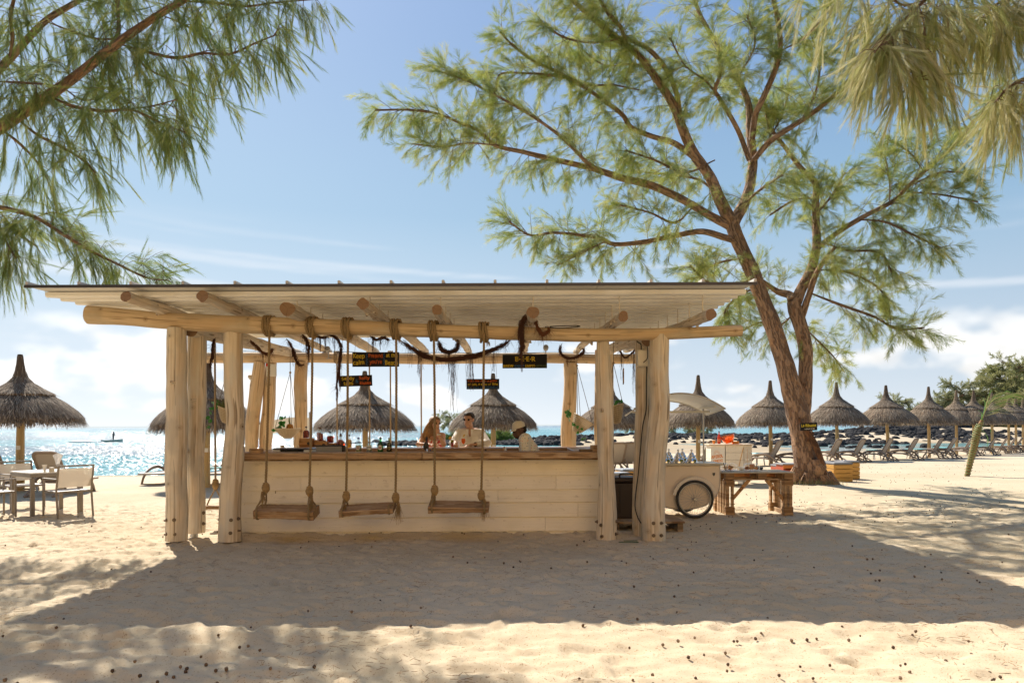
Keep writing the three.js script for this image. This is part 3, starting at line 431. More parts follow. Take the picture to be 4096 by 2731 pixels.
// ---------------------------------------------------------------- the casuarina trees, limbs traced on the photograph
function limb(list, Z, o = {}) { list = list.map((q, i) => i || q[2] > 9 ? q : [q[0], q[1], q[2] * .45, q[3]]); return { pts: list.map(q => at(q[0], q[1], Z + (q[3] ?? 0) + (q.dz ?? 0))), rad: list.map(q => q[2] / F * Z), ...o }; }
function depthRamp(list, dz) { return list.map((q, i) => [q[0], q[1], q[2], dz * (i / (list.length - 1))]); }
function treeLimbs(t, limbs, name = 'limb') { for (const l of limbs) part(name, tube(l.pts, l.rad, { seg: Math.max(8, l.pts.length * 5), n: l.rad[0] > .06 ? 16 : 8, lump: l.rad[0] > .06 ? .10 : .06, lf: 2, tileU: .5, tileV: 1.2, seed: l.pts[0].x * 3 % 11 }), mBark, t); }
{
  // --- the forked tree beside the bar, foot on the sand behind the pallet table
  const Z = 17.0, foot = at(3235, 1935, Z);
  const t = thing('casuarina_tree', 'tall leaning casuarina with a forked orange brown trunk beside the bar', 'tree', V(0, 0, 0));
  const d = (l, z) => depthRamp(l, z);
  const trunk = limb([[3238, 1965, 62], [3236, 1925, 54], [3224, 1850, 45], [3210, 1750, 42], [3190, 1650, 43], [3165, 1550, 40], [3138, 1450, 35], [3105, 1340, 32], [3065, 1230, 30], [3020, 1110, 28], [2980, 1020, 27], [2945, 940, 27], [2928, 890, 26]], Z);
  part('trunk', tube(trunk.pts, trunk.rad, { seg: 90, n: 32, lump: .10, lf: 1.6, tileU: .55, tileV: 1.3, seed: 3 }), mBark, t);
  const trunk2 = limb([[3212, 1680, 28], [3220, 1600, 27], [3222, 1500, 27], [3224, 1405, 27], [3206, 1315, 26], [3182, 1240, 27], [3176, 1205, 25]], Z + .1);
  part('second_trunk', tube(trunk2.pts, trunk2.rad, { seg: 40, n: 20, lump: .1, lf: 2, tileU: .5, tileV: 1.2, seed: 5 }), mBark, t);
  const vine = limb([[3300, 1900, 10], [3285, 1840, 12], [3262, 1780, 13], [3232, 1730, 12], [3208, 1700, 9], [3196, 1670, 6]], Z - .35); part('clinging_root', tube(vine.pts, vine.rad, { seg: 24, n: 8, lump: .1 }), std([.42, .31, .22], .9, { map: barkTex }), t);
  const vine2 = limb([[3228, 1765, 8], [3238, 1750, 7], [3248, 1738, 6], [3256, 1728, 4]], Z - .33); part('clinging_root', tube(vine2.pts, vine2.rad, { seg: 16, n: 8 }), std([.42, .31, .22], .9, { map: barkTex }), t);
  for (const [x, y, dx, s] of [[3190, 1925, -30, 24], [3280, 1930, 40, 28], [3310, 1945, 60, 22], [3235, 1945, -10, 26], [3268, 1890, 20, 34]]) { const l = limb([[x, y - 55, s * .8], [x + dx * .4, y - 15, s], [x + dx, y + 18, s * .5]], Z - .25); part('root_flare', tube(l.pts, l.rad, { seg: 8, n: 10, lump: .2 }), mBark, t); }
  const L = [
    limb(d([[2928, 895, 26], [2880, 800, 23], [2839, 704, 21], [2773, 609, 19], [2729, 513, 17], [2700, 433, 16], [2632, 323, 14], [2551, 220, 12], [2449, 139, 11], [2346, 51, 9], [2250, -40, 7], [2130, -170, 5]], -1.5), Z),
    limb(d([[2935, 890, 24], [2986, 792, 22], [3012, 660, 19], [3001, 528, 16], [2993, 411, 13], [2949, 308, 11], [2876, 191, 9], [2795, 44, 8], [2760, -80, 6], [2720, -220, 4]], 1.0), Z),
    limb(d([[3008, 560, 13], [3023, 455, 12], [3052, 396, 11], [3096, 293, 11], [3122, 205, 10], [3111, 73, 9], [3092, -20, 8], [3080, -180, 5]], -1.0), Z),
    limb(d([[3015, 640, 12], [3081, 565, 11], [3169, 506, 10], [3287, 425, 9], [3360, 359, 8], [3426, 279, 7], [3463, 191, 6], [3478, 110, 4]], -1.6), Z),
    limb(d([[2998, 640, 10], [2949, 513, 9], [2876, 389, 8], [2861, 359, 8], [2883, 293, 7], [2880, 200, 5]], -1.5), Z),
    limb(d([[2925, 905, 18], [2847, 866, 16], [2773, 822, 15], [2720, 792, 15], [2603, 741, 14], [2485, 711, 13], [2375, 675, 11], [2243, 645, 10], [2097, 609, 8], [1979, 579, 7], [1913, 521, 6], [1840, 491, 5], [1752, 455, 4], [1657, 440, 4], [1500, 440, 3]], -2.2), Z, { from: .3 }),
    limb(d([[2485, 711, 9], [2353, 653, 8], [2309, 609, 7], [2221, 528, 6], [2089, 440, 5], [1957, 367, 4], [1869, 323, 4], [1755, 284, 3]], -1.6), Z - 1, { from: .15 }),
    limb(d([[1985, 580, 5], [1877, 572, 4], [1767, 587, 4], [1648, 575, 3]], -.3), Z - 1.9, { from: 0 }),
    limb(d([[2779, 631, 12], [2698, 572, 11], [2603, 543, 10], [2522, 506, 9], [2493, 462, 8], [2427, 411, 8], [2353, 359, 7], [2280, 315, 7], [2221, 282, 6], [2133, 242, 5], [2038, 169, 4], [1998, 125, 3]], -1.3), Z - .3, { from: .2 }),
    limb(d([[2290, 320, 5], [2200, 300, 5], [2110, 293, 4], [2000, 298, 4], [1985, 360, 3]], -.5), Z - 1.2, { from: 0 }),
    limb(d([[2720, 450, 10], [2705, 367, 10], [2661, 271, 9], [2588, 191, 8], [2500, 147, 8], [2485, 110, 7], [2427, 44, 7], [2380, -40, 5], [2300, -160, 4]], -2), Z - .3),
    limb(d([[2940, 960, 14], [2900, 950, 13], [2810, 926, 12], [2683, 946, 10], [2573, 968, 9], [2449, 975, 8], [2405, 953, 7], [2309, 939, 6], [2207, 931, 5], [2119, 940, 4], [2035, 885, 3]], -1.4), Z, { from: .25 }),
    limb(d([[2420, 965, 5], [2330, 1010, 4], [2230, 1060, 3]], -.3), Z - 1.2, { from: .1 }),
    limb(d([[2560, 360, 5], [2450, 340, 4], [2330, 345, 3]], -.5), Z - 1, { from: 0 }), limb(d([[2620, 330, 5], [2560, 260, 4], [2420, 260, 3], [2330, 200, 3]], .8), Z - .5, { from: 0 }),
    limb(d([[2500, 150, 5], [2380, 170, 4], [2260, 150, 4], [2160, 90, 3]], -.8), Z - 1.2, { from: 0 }),
    limb(d([[2860, 640, 6], [2740, 690, 5], [2620, 640, 4], [2500, 600, 3]], -1), Z - .4, { from: .2 }),
    limb(d([[2770, 830, 6], [2700, 890, 5], [2600, 850, 4], [2480, 820, 3]], -.8), Z - .6, { from: .1 }),
    limb(d([[2900, 420, 5], [2830, 330, 4], [2740, 260, 3], [2680, 150, 3]], -1), Z - .5, { from: 0 }), limb(d([[2960, 300, 5], [3020, 180, 4], [2990, 60, 3]], -1.4), Z - .2, { from: 0 }),
    limb(d([[3130, 200, 6], [3220, 150, 5], [3300, 60, 4], [3330, -40, 3]], -1), Z - .4, { from: 0 }), limb(d([[3200, 490, 6], [3260, 380, 5], [3280, 250, 4], [3250, 150, 3]], .9), Z - .8, { from: 0 }),
    limb(d([[3050, 590, 5], [3120, 480, 4], [3160, 360, 3]], 1.2), Z + .2, { from: 0 }), limb(d([[2870, 780, 6], [2800, 720, 5], [2690, 700, 4], [2580, 690, 3]], 1.3), Z, { from: .1 }),
    limb(d([[2960, 830, 6], [3040, 760, 5], [3130, 700, 4]], -1.2), Z - .2, { from: .1 }),
    // second trunk's crown
    limb(d([[3174, 1205, 22], [3160, 1180, 16], [3115, 1167, 12], [3060, 1130, 8], [3010, 1090, 6]], .8), Z + .1), 
    limb(d([[3182, 1215, 24], [3210, 1150, 20], [3246, 1078, 18], [3268, 989, 17], [3266, 900, 15], [3265, 800, 13], [3262, 734, 12], [3206, 672, 10], [3140, 587, 8], [3081, 506, 7], [3060, 420, 5]], .7), Z + .1),
    limb(d([[3208, 1265, 14], [3236, 1185, 12], [3264, 1100, 10], [3300, 1040, 8], [3340, 990, 6]], -.8), Z + .1),
    limb(d([[3278, 985, 11], [3360, 924, 10], [3470, 858, 9], [3580, 800, 8], [3639, 741, 8], [3712, 675, 7], [3800, 601, 6], [3874, 521, 5], [3947, 433, 4], [4020, 340, 3]], -1.4), Z + .3, { from: .15 }),
    limb(d([[3434, 878, 6], [3543, 888, 5], [3654, 939, 4], [3770, 992, 3]], -.8), Z, { from: 0 }), limb(d([[3632, 767, 5], [3764, 778, 4], [3915, 808, 3]], -.6), Z - .8, { from: 0 }),
    limb(d([[3246, 1173, 7], [3353, 1215, 6], [3501, 1268, 5], [3590, 1316, 4], [3700, 1310, 3]], -1.2), Z, { from: .1 }),
    limb(d([[3250, 1080, 6], [3380, 1085, 5], [3500, 1140, 4], [3560, 1200, 3]], .9), Z, { from: .1 }), limb(d([[3270, 960, 6], [3390, 1000, 5], [3520, 1010, 4], [3570, 1090, 3]], -1), Z, { from: .1 }),
    limb(d([[3190, 1240, 6], [3120, 1300, 5], [3040, 1290, 4], [2960, 1330, 3]], 1.2), Z + .4, { from: .05 }), limb(d([[3060, 1140, 6], [2960, 1180, 5], [2900, 1250, 4], [2920, 1330, 3]], .6), Z + .8, { from: 0 }),
    limb(d([[3210, 1300, 5], [3270, 1360, 4], [3330, 1420, 3], [3380, 1490, 2]], .9), Z + .3, { from: 0 }), limb(d([[3264, 860, 6], [3330, 780, 5], [3380, 690, 4]], .9), Z + .2, { from: 0 }), limb(d([[3262, 790, 6], [3180, 800, 5], [3080, 860, 4]], .8), Z + .4, { from: 0 }),
    limb(d([[3700, 690, 5], [3640, 610, 4], [3560, 560, 3]], .8), Z - .5, { from: 0 }), limb(d([[3560, 815, 5], [3560, 720, 4], [3540, 620, 3]], .7), Z - .2, { from: 0 }), limb(d([[2985, 1030, 6], [2880, 1050, 5], [2800, 1090, 4]], .8), Z + .2, { from: 0 }),
    limb(d([[3660, 735, 5], [3760, 690, 4], [3860, 690, 3]], -.8), Z - .6, { from: 0 }), limb(d([[3000, 1120, 6], [2900, 1150, 5], [2820, 1120, 4], [2760, 1060, 3]], -.9), Z, { from: 0 }),
  ];
  treeLimbs(t, L);
  plantCrown(t, crown(L, 801, { every: .066, len: [.35, 1.3], per: 9, droop: .26, from: .34, cols: GREEN, spread: .75, size: 1.12, follow: .6, depth: 1 }));
  // grass tuft round the foot
  { const r = RNG(31), l = []; for (let k = 0; k < 900; k++) { const a = r() * 6.28, q = .35 + .75 * r() * r(), p = V(foot.x + Math.cos(a) * q * 1.0, groundY(foot.x, foot.z) - .02, foot.z + Math.sin(a) * q * .7 + .1); l.push({ p, d: V((r() - .5) * .9, 1, (r() - .5) * .9).normalize(), L: .08 + .2 * r() * (1.2 - q), w: .004, b: V(r() - .5, .1, r() - .5) }); } const o = part('grass_tuft', needles(l), std([.30, .28, .12], .8, { transmission: .3, thickness: 0 }), scene); stuff(o); tag(o, 'dry grass tufts growing round the foot of the forked tree', 'grass'); }
  // lettered board nailed to the trunk
  { const a = at(3202, 1722, Z - .62), b = at(3270, 1690, Z - .62), w = b.x - a.x, h = b.y - a.y, s = thing('tree_sign', 'small black board lettered La Flibuste nailed to the forked trunk', 'sign', V((a.x + b.x) / 2, a.y, a.z), 0); const rt = g => g.rotateZ(.035); part('board', rt(bx(w, h, .02, 0, h / 2, 0, .003)), mBlack, s); part('painted_face', rt(new THREE.PlaneGeometry(w - .004, h - .004).translate(0, h / 2, .0125)), std([1, 1, 1], .8, { map: lettering(512, 240, (x) => { hand(x, 'La flibuste', 24, 122, 112, '#d9c22c', { fit: 460 }); hand(x, 'a place to be', 130, 205, 54, '#cfc9ba', { fit: 300 }); }) }), s); part('nail', mv(cyl(.012, .012, .56, 0, 0, 0, 6), .02, h * .8, -.28, Math.PI / 2), mSteel, s); }
}
{
  // --- the tree whose boughs reach in from the left; its trunk stands outside the frame
  const Z = 10.2, t = thing('casuarina_tree', 'casuarina boughs with drooping needles reaching in over the left dining table', 'tree', V(0, 0, 0));
  const tr = [V(-9.6, -.2, -11.2), V(-9.4, 1.5, -11.1), V(-9.0, 3.2, -10.9), V(-8.6, 5, -10.6), V(-8.7, 7.5, -10.5), V(-8.2, 10, -10.3), V(-8.0, 12.5, -10)]; part('trunk', tube(tr, [.34, .27, .24, .21, .17, .12, .05], { seg: 50, n: 20, lump: .1, lf: 1.6 }), mBark, t);
  const j = (p, l) => { l.pts.unshift(p); l.rad.unshift(l.rad[0] * 1.2); return l; }, d = depthRamp;
  const L = [
    j(V(-8.75, 4.3, -10.8), limb(d([[-60, 545, 24], [0, 508, 22], [73, 462, 20], [198, 378, 18], [345, 271, 16], [469, 172, 15], [638, 55, 12], [733, 0, 11], [860, -80, 9], [1000, -190, 6]], -1.0), Z, { from: .3, len: 1.1 })),
    limb(d([[469, 172, 8], [474, 110, 8], [469, 0, 7], [490, -120, 5], [560, -230, 4]], .8), Z - .4, { from: .1 }),
    j(V(-8.6, 5.4, -10.6), limb(d([[-60, 330, 16], [0, 271, 15], [44, 227, 14], [183, 81, 12], [315, 0, 10], [420, -90, 8], [560, -200, 5]], .8), Z + .3, { from: .25 })),
    limb(d([[37, 225, 7], [48, 147, 7], [40, 73, 6], [55, -10, 6], [90, -140, 4]], -.8), Z + .2, { from: 0 }),
    limb(d([[483, 178, 7], [609, 213, 6], [711, 231, 6], [807, 213, 5], [917, 216, 4], [1027, 169, 3], [1105, 138, 2]], -.7), Z - .4, { from: .1 }),
    limb(d([[198, 385, 8], [293, 425, 7], [411, 444, 6], [528, 440, 5], [640, 490, 4], [740, 530, 2]], -.6), Z - .2, { from: .1 }), limb(d([[480, 440, 4], [600, 425, 3], [705, 398, 2]], -.3), Z - .5, { from: 0 }),
    limb(d([[60, 470, 7], [150, 540, 6], [250, 590, 5], [330, 640, 4], [380, 690, 3]], -.5), Z, { from: .05 }), limb(d([[-10, 510, 7], [60, 560, 6], [140, 640, 4], [190, 720, 3]], .5), Z, { from: 0 }),
    limb(d([[730, 5, 5], [850, 10, 5], [980, 25, 4], [1100, 10, 3], [1290, -5, 2]], -.6), Z - .6, { from: 0 }), limb(d([[640, 58, 5], [740, 100, 4], [830, 160, 3]], .6), Z - .5, { from: 0 }), limb(d([[500, 180, 5], [600, 280, 4], [720, 330, 3], [860, 400, 2]], .5), Z - .4, { from: .1 }),
    limb(d([[195, 90, 5], [300, 130, 5], [390, 155, 4], [470, 155, 3]], -.4), Z, { from: 0 }), limb(d([[-20, 325, 6], [80, 330, 5], [165, 335, 4]], -.6), Z, { from: 0 }), limb(d([[250, 350, 5], [330, 400, 4], [420, 380, 3]], .8), Z - .1, { from: 0 }),
    // the low bough over the umbrella
    j(V(-9.0, 3.6, -10.9), limb(d([[-80, 815, 11], [0, 829, 10], [132, 865, 8], [242, 931, 7], [352, 997, 6], [469, 1056, 5], [587, 1110, 4], [675, 1122, 2]], -.8), Z + .8, { from: .15, droop: .5, len: .95 })),
    limb(d([[0, 850, 5], [60, 920, 4], [150, 990, 3]], .5), Z + .7, { from: 0, len: .95 }), limb(d([[-40, 830, 5], [20, 960, 4], [60, 1030, 3]], -.4), Z + .7, { from: 0 }), limb(d([[140, 868, 4], [210, 850, 3], [275, 865, 2]], .2), Z + .7, { from: 0, len: .5 }),
    // boughs above the frame, seen by their shade on the sand in the foreground
    j(V(-8.4, 8.0, -10.4), limb(d([[-40, -200, 12], [200, -280, 10], [480, -330, 8], [760, -300, 7], [1050, -260, 4]], -.8), Z - .4)), j(V(-8.2, 9.0, -10.3), limb(d([[0, -480, 11], [300, -560, 9], [640, -620, 7], [900, -560, 5]], .8), Z)), j(V(-8.3, 8.6, -10.3), limb(d([[-100, -380, 10], [250, -420, 8], [600, -470, 6], [1000, -420, 4]], 1.6), Z - .2)),
  ];
  treeLimbs(t, L);
  plantCrown(t, crown(L, 811, { every: .066, len: [.3, .95], per: 9, droop: 1.15, sets: [sprigs[0], sprigs[1], tassels[0], tassels[1]], from: .2, cols: [[.30, .36, .09], [.23, .30, .08], [.40, .42, .14], [.18, .25, .07]], spread: .7, size: .82, follow: .45 }));
}
{
  // --- weeping boughs hanging in from the right, trunk outside the frame
  const Z = 9.2, t = thing('casuarina_tree', 'weeping casuarina with pale long hanging tassels at the right', 'tree', V(0, 0, 0));
  part('trunk', tube([V(9.2, -.2, -9.6), V(9.1, 2, -9.6), V(8.9, 4.5, -9.5), V(8.4, 7, -9.4), V(8, 10, -9.3)], [.32, .25, .22, .17, .07], { seg: 40, n: 18, lump: .1 }), mBark, t);
  const j = (p, l) => { l.pts.unshift(p); l.rad.unshift(l.rad[0] * 1.2); return l; }, d = depthRamp;
  const L = [
    j(V(8.5, 6.6, -9.4), limb(d([[4200, -140, 14], [3950, -120, 10], [3750, -40, 8], [3640, 60, 6], [3560, 130, 4], [3500, 210, 3]], -.4), Z, { from: .35 })),
    limb(d([[3700, 0, 5], [3620, 20, 5], [3540, -20, 4], [3420, -50, 3], [3260, -60, 2]], .4), Z - .2, { from: .1 }),
    limb(d([[3680, 30, 5], [3700, 120, 4], [3690, 240, 3], [3680, 330, 2]], -.3), Z - .2, { from: 0 }), limb(d([[3760, -30, 5], [3790, 60, 4], [3800, 160, 3]], .3), Z, { from: 0 }), limb(d([[3560, 130, 4], [3590, 230, 3], [3600, 320, 2]], 0), Z - .4, { from: 0 }),
    j(V(8.6, 6, -9.5), limb(d([[4250, -20, 9], [4120, -20, 7], [4000, 10, 5], [3930, 70, 3]], -.3), Z + .3, { from: .3 })), limb(d([[4040, 0, 5], [4020, 90, 3], [4000, 160, 2]], 0), Z + .3, { from: 0 }),
    j(V(8.8, 4.9, -9.5), limb(d([[4280, 260, 9], [4160, 300, 7], [4050, 340, 5], [3980, 410, 3]], -.4), Z + .5, { from: .25 })), limb(d([[4100, 320, 4], [4090, 420, 3], [4060, 480, 2]], 0), Z + .5, { from: 0 }),
  ];
  treeLimbs(t, L);
  plantCrown(t, crown(L, 821, { every: .05, len: [.35, 1.0], per: 8, droop: 1.9, from: .3, cols: [[.58, .55, .28], [.46, .46, .18], [.36, .39, .13], [.64, .60, .36]], spread: .28, sets: tassels, size: .95, follow: .2, flat: .5 }));
}

// --- hotel wing and trees behind the camera: sunlit walls and less open sky on that side, as the dim warm front of the bar shows
[[-14.5, -3.5, 12], [-15, 1.5, 13], [14.5, -3, 13], [15, 1.5, 13], [17.5, -8, 13]].forEach(([x, z, h], i) => farTree(V(x, 0, z), h, h * .8, 'casuarina of the grove standing beside the hotel behind the viewpoint', 'grove behind the viewpoint', 760 + i, OLIVE, (i % 3 - 1) * .5, .12, 1.0));
{
  const t = thing('beach_hotel', 'two storey ochre hotel wing with thatched roof behind the viewpoint', 'building', V(0, 0, 4.5)), wm = std([.82, .57, .27], .9);
  part('wall', bx(46, 9.6, .3, 0, 4.7, 0, .02), wm, t); part('wall', bx(46, 9.6, .3, 0, 4.7, 9, .02), wm, t); part('wall', bx(.3, 9.6, 8.7, -22.85, 4.7, 4.5, .02), wm, t); part('wall', bx(.3, 9.6, 8.7, 22.85, 4.7, 4.5, .02), wm, t);
  for (const [z0, z1] of [[-.8, 4.7], [9.8, 4.3]]) part('roof', sheet(20, 10, (u, v) => V(lerp(-23.6, 23.6, u), lerp(9.3, 13, v), lerp(z0, z1, v)), 20, 4), mStraw, t);
  for (let j = 0; j < 2; j++) for (let k = 0; k < 7; k++) { const x = -19.8 + 6.6 * k, y = 2.2 + 4.6 * j, w = part('window', bx(1.5, 1.7, .06, x, y, -.17, .01), std([.05, .06, .07], .1), t); part('frame', [bx(1.66, .09, .1, 0, .9, -.02), bx(1.66, .09, .1, 0, -.9, -.02), bx(.09, 1.7, .1, -.79, 0, -.02), bx(.09, 1.7, .1, .79, 0, -.02)].map(g => g.translate(x, y, -.17)), mPlankPale, w); }
}
// ---------------------------------------------------------------- the log pavilion of the beach bar
// log traced on the photograph: [px, py, radius in px] at one distance
function logAt(list, Z, o = {}) { const P = list.map(([x, y]) => at(x, y, Z)), r = list.map(q => q[2] / F * Z); return tube(P, r, { seg: 34, n: 20, lump: .07, lf: 2.2, tileU: .8, tileV: 1.9, ...o }); }
function splitCaps(g) { const n = g.userData.capVertices, N = g.attributes.position.count, cut = (a, b) => { const q = new THREE.BufferGeometry(); for (const k of ['position', 'normal', 'uv']) { const A = g.attributes[k]; q.setAttribute(k, new THREE.BufferAttribute(A.array.slice(a * A.itemSize, b * A.itemSize), A.itemSize)); } return q; }; return [cut(0, N - n), cut(N - n, N - n / 2), cut(N - n / 2, N)]; }
function log(name, g, parent, m = mLog, label) { const [a, b, c] = splitCaps(g), o = part(name, a, m, parent, label); part('cut_end', b, mEnd, o); part('cut_end', c, mEnd, o); return o; }
const ZF = 8.87;
const pav = thing('bar_pavilion', 'open beach bar shelter of peeled logs under a white board roof', 'shelter', V(0, 0, 0));
const boltG = merge([mv(cyl(.024, .024, .008, 0, 0, 0, 12), 0, 0, 0, Math.PI / 2), mv(cyl(.012, .012, .03, 0, 0, 0, 6), 0, 0, .014, Math.PI / 2)]);
function knot(parent, p, dir, r) { const g = tube([p.clone().addScaledVector(dir, -r * 1.2), p.clone().addScaledVector(dir, r * .7), p.clone().addScaledVector(dir, r * 1.6)], [r * 1.7, r * 1.1, r * .55], { seg: 5, n: 9, lump: .25, seed: p.x * 9 }); log('branch_stub', g, parent); }
function post(list, Z, m, bolts, foot) {
  const o = log('post', logAt(list, Z, { seed: list[0][0] % 17, lump: .085, n: 24, seg: 44 }), pav, m);
  for (const [x, y, rz] of bolts || []) { const b = part('bolt', boltG, mRust, o), base = at(x, y, Z); const q = list.reduce((a, c) => Math.abs(c[1] - y) < Math.abs(a[1] - y) ? c : a), r = q[2] / F * Z, dx = (x - q[0]) / F * Z, a = Math.asin(clamp(dx / r, -1, 1)); b.position.set(at(q[0], y, Z).x + Math.sin(a) * r * 1.0, base.y, -Z + Math.cos(a) * r * 1.0); b.rotation.y = a; }
  if (foot) { const [x, y, yb, r] = foot, a = at(x, y, Z), c = at(x, yb, Z), rr = r / F * Z; part('steel_foot', [cyl(rr, rr, a.y - c.y + .12, a.x, (a.y + c.y) / 2 - .05, a.z, 16), cyl(rr * 1.9, rr * 1.9, .012, a.x, a.y + .0, a.z, 18)], mSteel, o); }
  return o;
}
const P1 = post([[706, 1312, 37], [704, 1500, 37], [706, 1700, 40], [702, 1900, 40], [704, 2060, 42], [703, 2161, 40]], ZF, mLog, [[681, 2076], [715, 2074], [681, 2131], [715, 2131]], [709, 2160, 2176, 15]);
post([[788, 1344, 37], [786, 1600, 36], [781, 1800, 34], [783, 2000, 34], [782, 2130, 35]], 9.25, mLog, [[816, 2050], [816, 2093]], [776, 2129, 2154, 14]);
post([[934, 1322, 36], [932, 1450, 36], [937, 1600, 36], [942, 1660, 36], [932, 1841, 40], [920, 1994, 41], [918, 2163, 42]], 8.95, mLog, [[938, 2075], [958, 2072], [936, 2126], [958, 2120], [876, 2078], [876, 2127]]);
post([[1038, 1447, 22], [1027, 1540, 26], [1020, 1600, 25], [1008, 1700, 25], [1006, 1810, 25], [1006, 2018, 27]], 13.3, mLogWarm);
post([[1083, 1450, 21], [1075, 1600, 24], [1068, 1700, 25], [1060, 1810, 24], [1060, 2016, 25]], 13.45, mLogWarm);
post([[1205, 1447, 24], [1202, 1540, 25], [1203, 1650, 25], [1200, 1810, 26], [1200, 2018, 26]], 13.3, mLogWarm);
post([[2282, 1452, 25], [2280, 1600, 27], [2275, 1700, 29], [2275, 1810, 30], [2275, 2018, 30]], 13.3, mLogWarm);
post([[2417, 1400, 36], [2416, 1600, 38], [2415, 1790, 38], [2415, 2040, 38]], 12.6, mLogWarm);
post([[2411, 1352, 25], [2413, 1450, 30], [2419, 1560, 33], [2421, 1700, 34], [2421, 1800, 33], [2426, 1930, 33], [2427, 2020, 37], [2427, 2100, 40], [2425, 2166, 40]], 8.95, mLog, [[2400, 2096], [2462, 2083], [2403, 2140], [2460, 2132], [2388, 2085]]);
post([[2570, 1360, 30], [2572, 1500, 30], [2570, 1700, 30], [2562, 1900, 30], [2557, 2050, 28], [2555, 2148, 27]], 9.3, mLog);
post([[2638, 1340, 37], [2636, 1500, 38], [2640, 1620, 40], [2634, 1700, 42], [2624, 1800, 42], [2614, 1950, 45], [2613, 2060, 47], [2616, 2168, 50]], 8.92, mLog, [[2605, 2086], [2637, 2086], [2605, 2134], [2636, 2134]]);
knot(pav, at(690, 1530, ZF - .12), V(-.3, .3, 1).normalize(), .022); knot(pav, at(772, 1600, 9.12), V(-.6, .2, .8).normalize(), .02); knot(pav, at(1003, 1508, 13.25), V(-1, .5, .2).normalize(), .035); knot(pav, at(745, 1805, 9.12), V(-.5, .4, .8).normalize(), .016); knot(pav, at(2408, 1640, 8.83), V(-.2, 0, 1).normalize(), .018);
// beams
const mBeam = std([.86, .76, .60], .85, { map: logTex, bumpMap: logBump, bumpScale: .006 });
const frontBeam = log('beam', logAt([[352, 1258, 36], [520, 1270, 33], [670, 1283, 32], [1003, 1299, 36], [1250, 1306, 32], [1500, 1314, 29], [1750, 1324, 27], [2000, 1331, 27], [2380, 1341, 26], [2640, 1335, 24], [2800, 1329, 23], [2966, 1322, 23]], ZF, { seg: 90, n: 22, lump: .06, seed: 4 }), pav, mBeam);
log('beam', logAt([[828, 1431, 22], [1200, 1430, 21], [1700, 1435, 21], [2200, 1432, 21], [2420, 1436, 20], [2640, 1434, 20]], 13.3, { seg: 60, n: 16, seed: 6 }), pav, mLogWarm);
log('beam', tube([at(760, 1318, 9.0), V(-4.28, 2.86, -11), V(-4.3, 2.96, -13.7)], [.10, .095, .09], { seg: 30, n: 16, lump: .08, seed: 8, tileU: .55 }), pav);
log('beam', tube([at(2590, 1360, 9.1), V(1.78, 2.80, -11), V(1.76, 2.93, -13.7)], [.085, .09, .08], { seg: 30, n: 16, lump: .08, seed: 9, tileU: .55 }), pav);
// rafters carry the roof on threaded rods
const RZ = 7.95, RX0 = at(105, 1140, RZ).x, RX1 = at(3022, 1132, RZ).x, RY = at(1560, 1142, RZ).y, RB = 13.1, SL = .02, roofY = d => RY + SL * (d - RZ);
const rafters = [[500, 1186, 22, 7.95], [806, 1184, 22, 7.98], [1150, 1234, 27, 8.25], [1451, 1216, 23, 8.1], [1747, 1241, 21, 8.2], [2133, 1250, 24, 8.15], [2494, 1264, 20, 8.2], [2842, 1258, 22, 8.0]].map(([x, y, r, Z], i) => {
  const a = at(x, y, Z), rr = r / F * Z, ym = at(x, 1262, ZF).y, b = V(a.x + .05 * Math.sin(i * 5), 3.0 + .02 * Math.sin(i * 3), -13.75), m1 = V(a.x, lerp(a.y, 3.0, .3) + .015 * Math.sin(i * 9), -ZF - .6), m2 = V(lerp(a.x, b.x, .6) + .04 * Math.sin(i * 7), lerp(a.y, b.y, .65), -11.3);
  const o = log('rafter', tube([a, V().lerpVectors(a, m1, .55), m1, m2, b], [rr, rr * 1.05, rr * 1.0, rr * 1.05, rr * .95], { seg: 46, n: 18, lump: .2, lf: 3.5, seed: 20 + i, tileU: .7, tileV: 1.7 }), pav, mLog);
  const r2 = RNG(60 + i); for (let k = 0; k < 6; k++) { const t = .03 + .55 * r2(), p = V().lerpVectors(a, b, t), an = (r2() * 2 - 1) * 1.2 - Math.PI / 2; knot(pav, p.add(V(Math.cos(an) * rr * .9, Math.sin(an) * rr * .9, 0)), V(Math.cos(an), Math.sin(an), .4).normalize(), .014 + .012 * r2()); }
  return { a, b, rr };
});
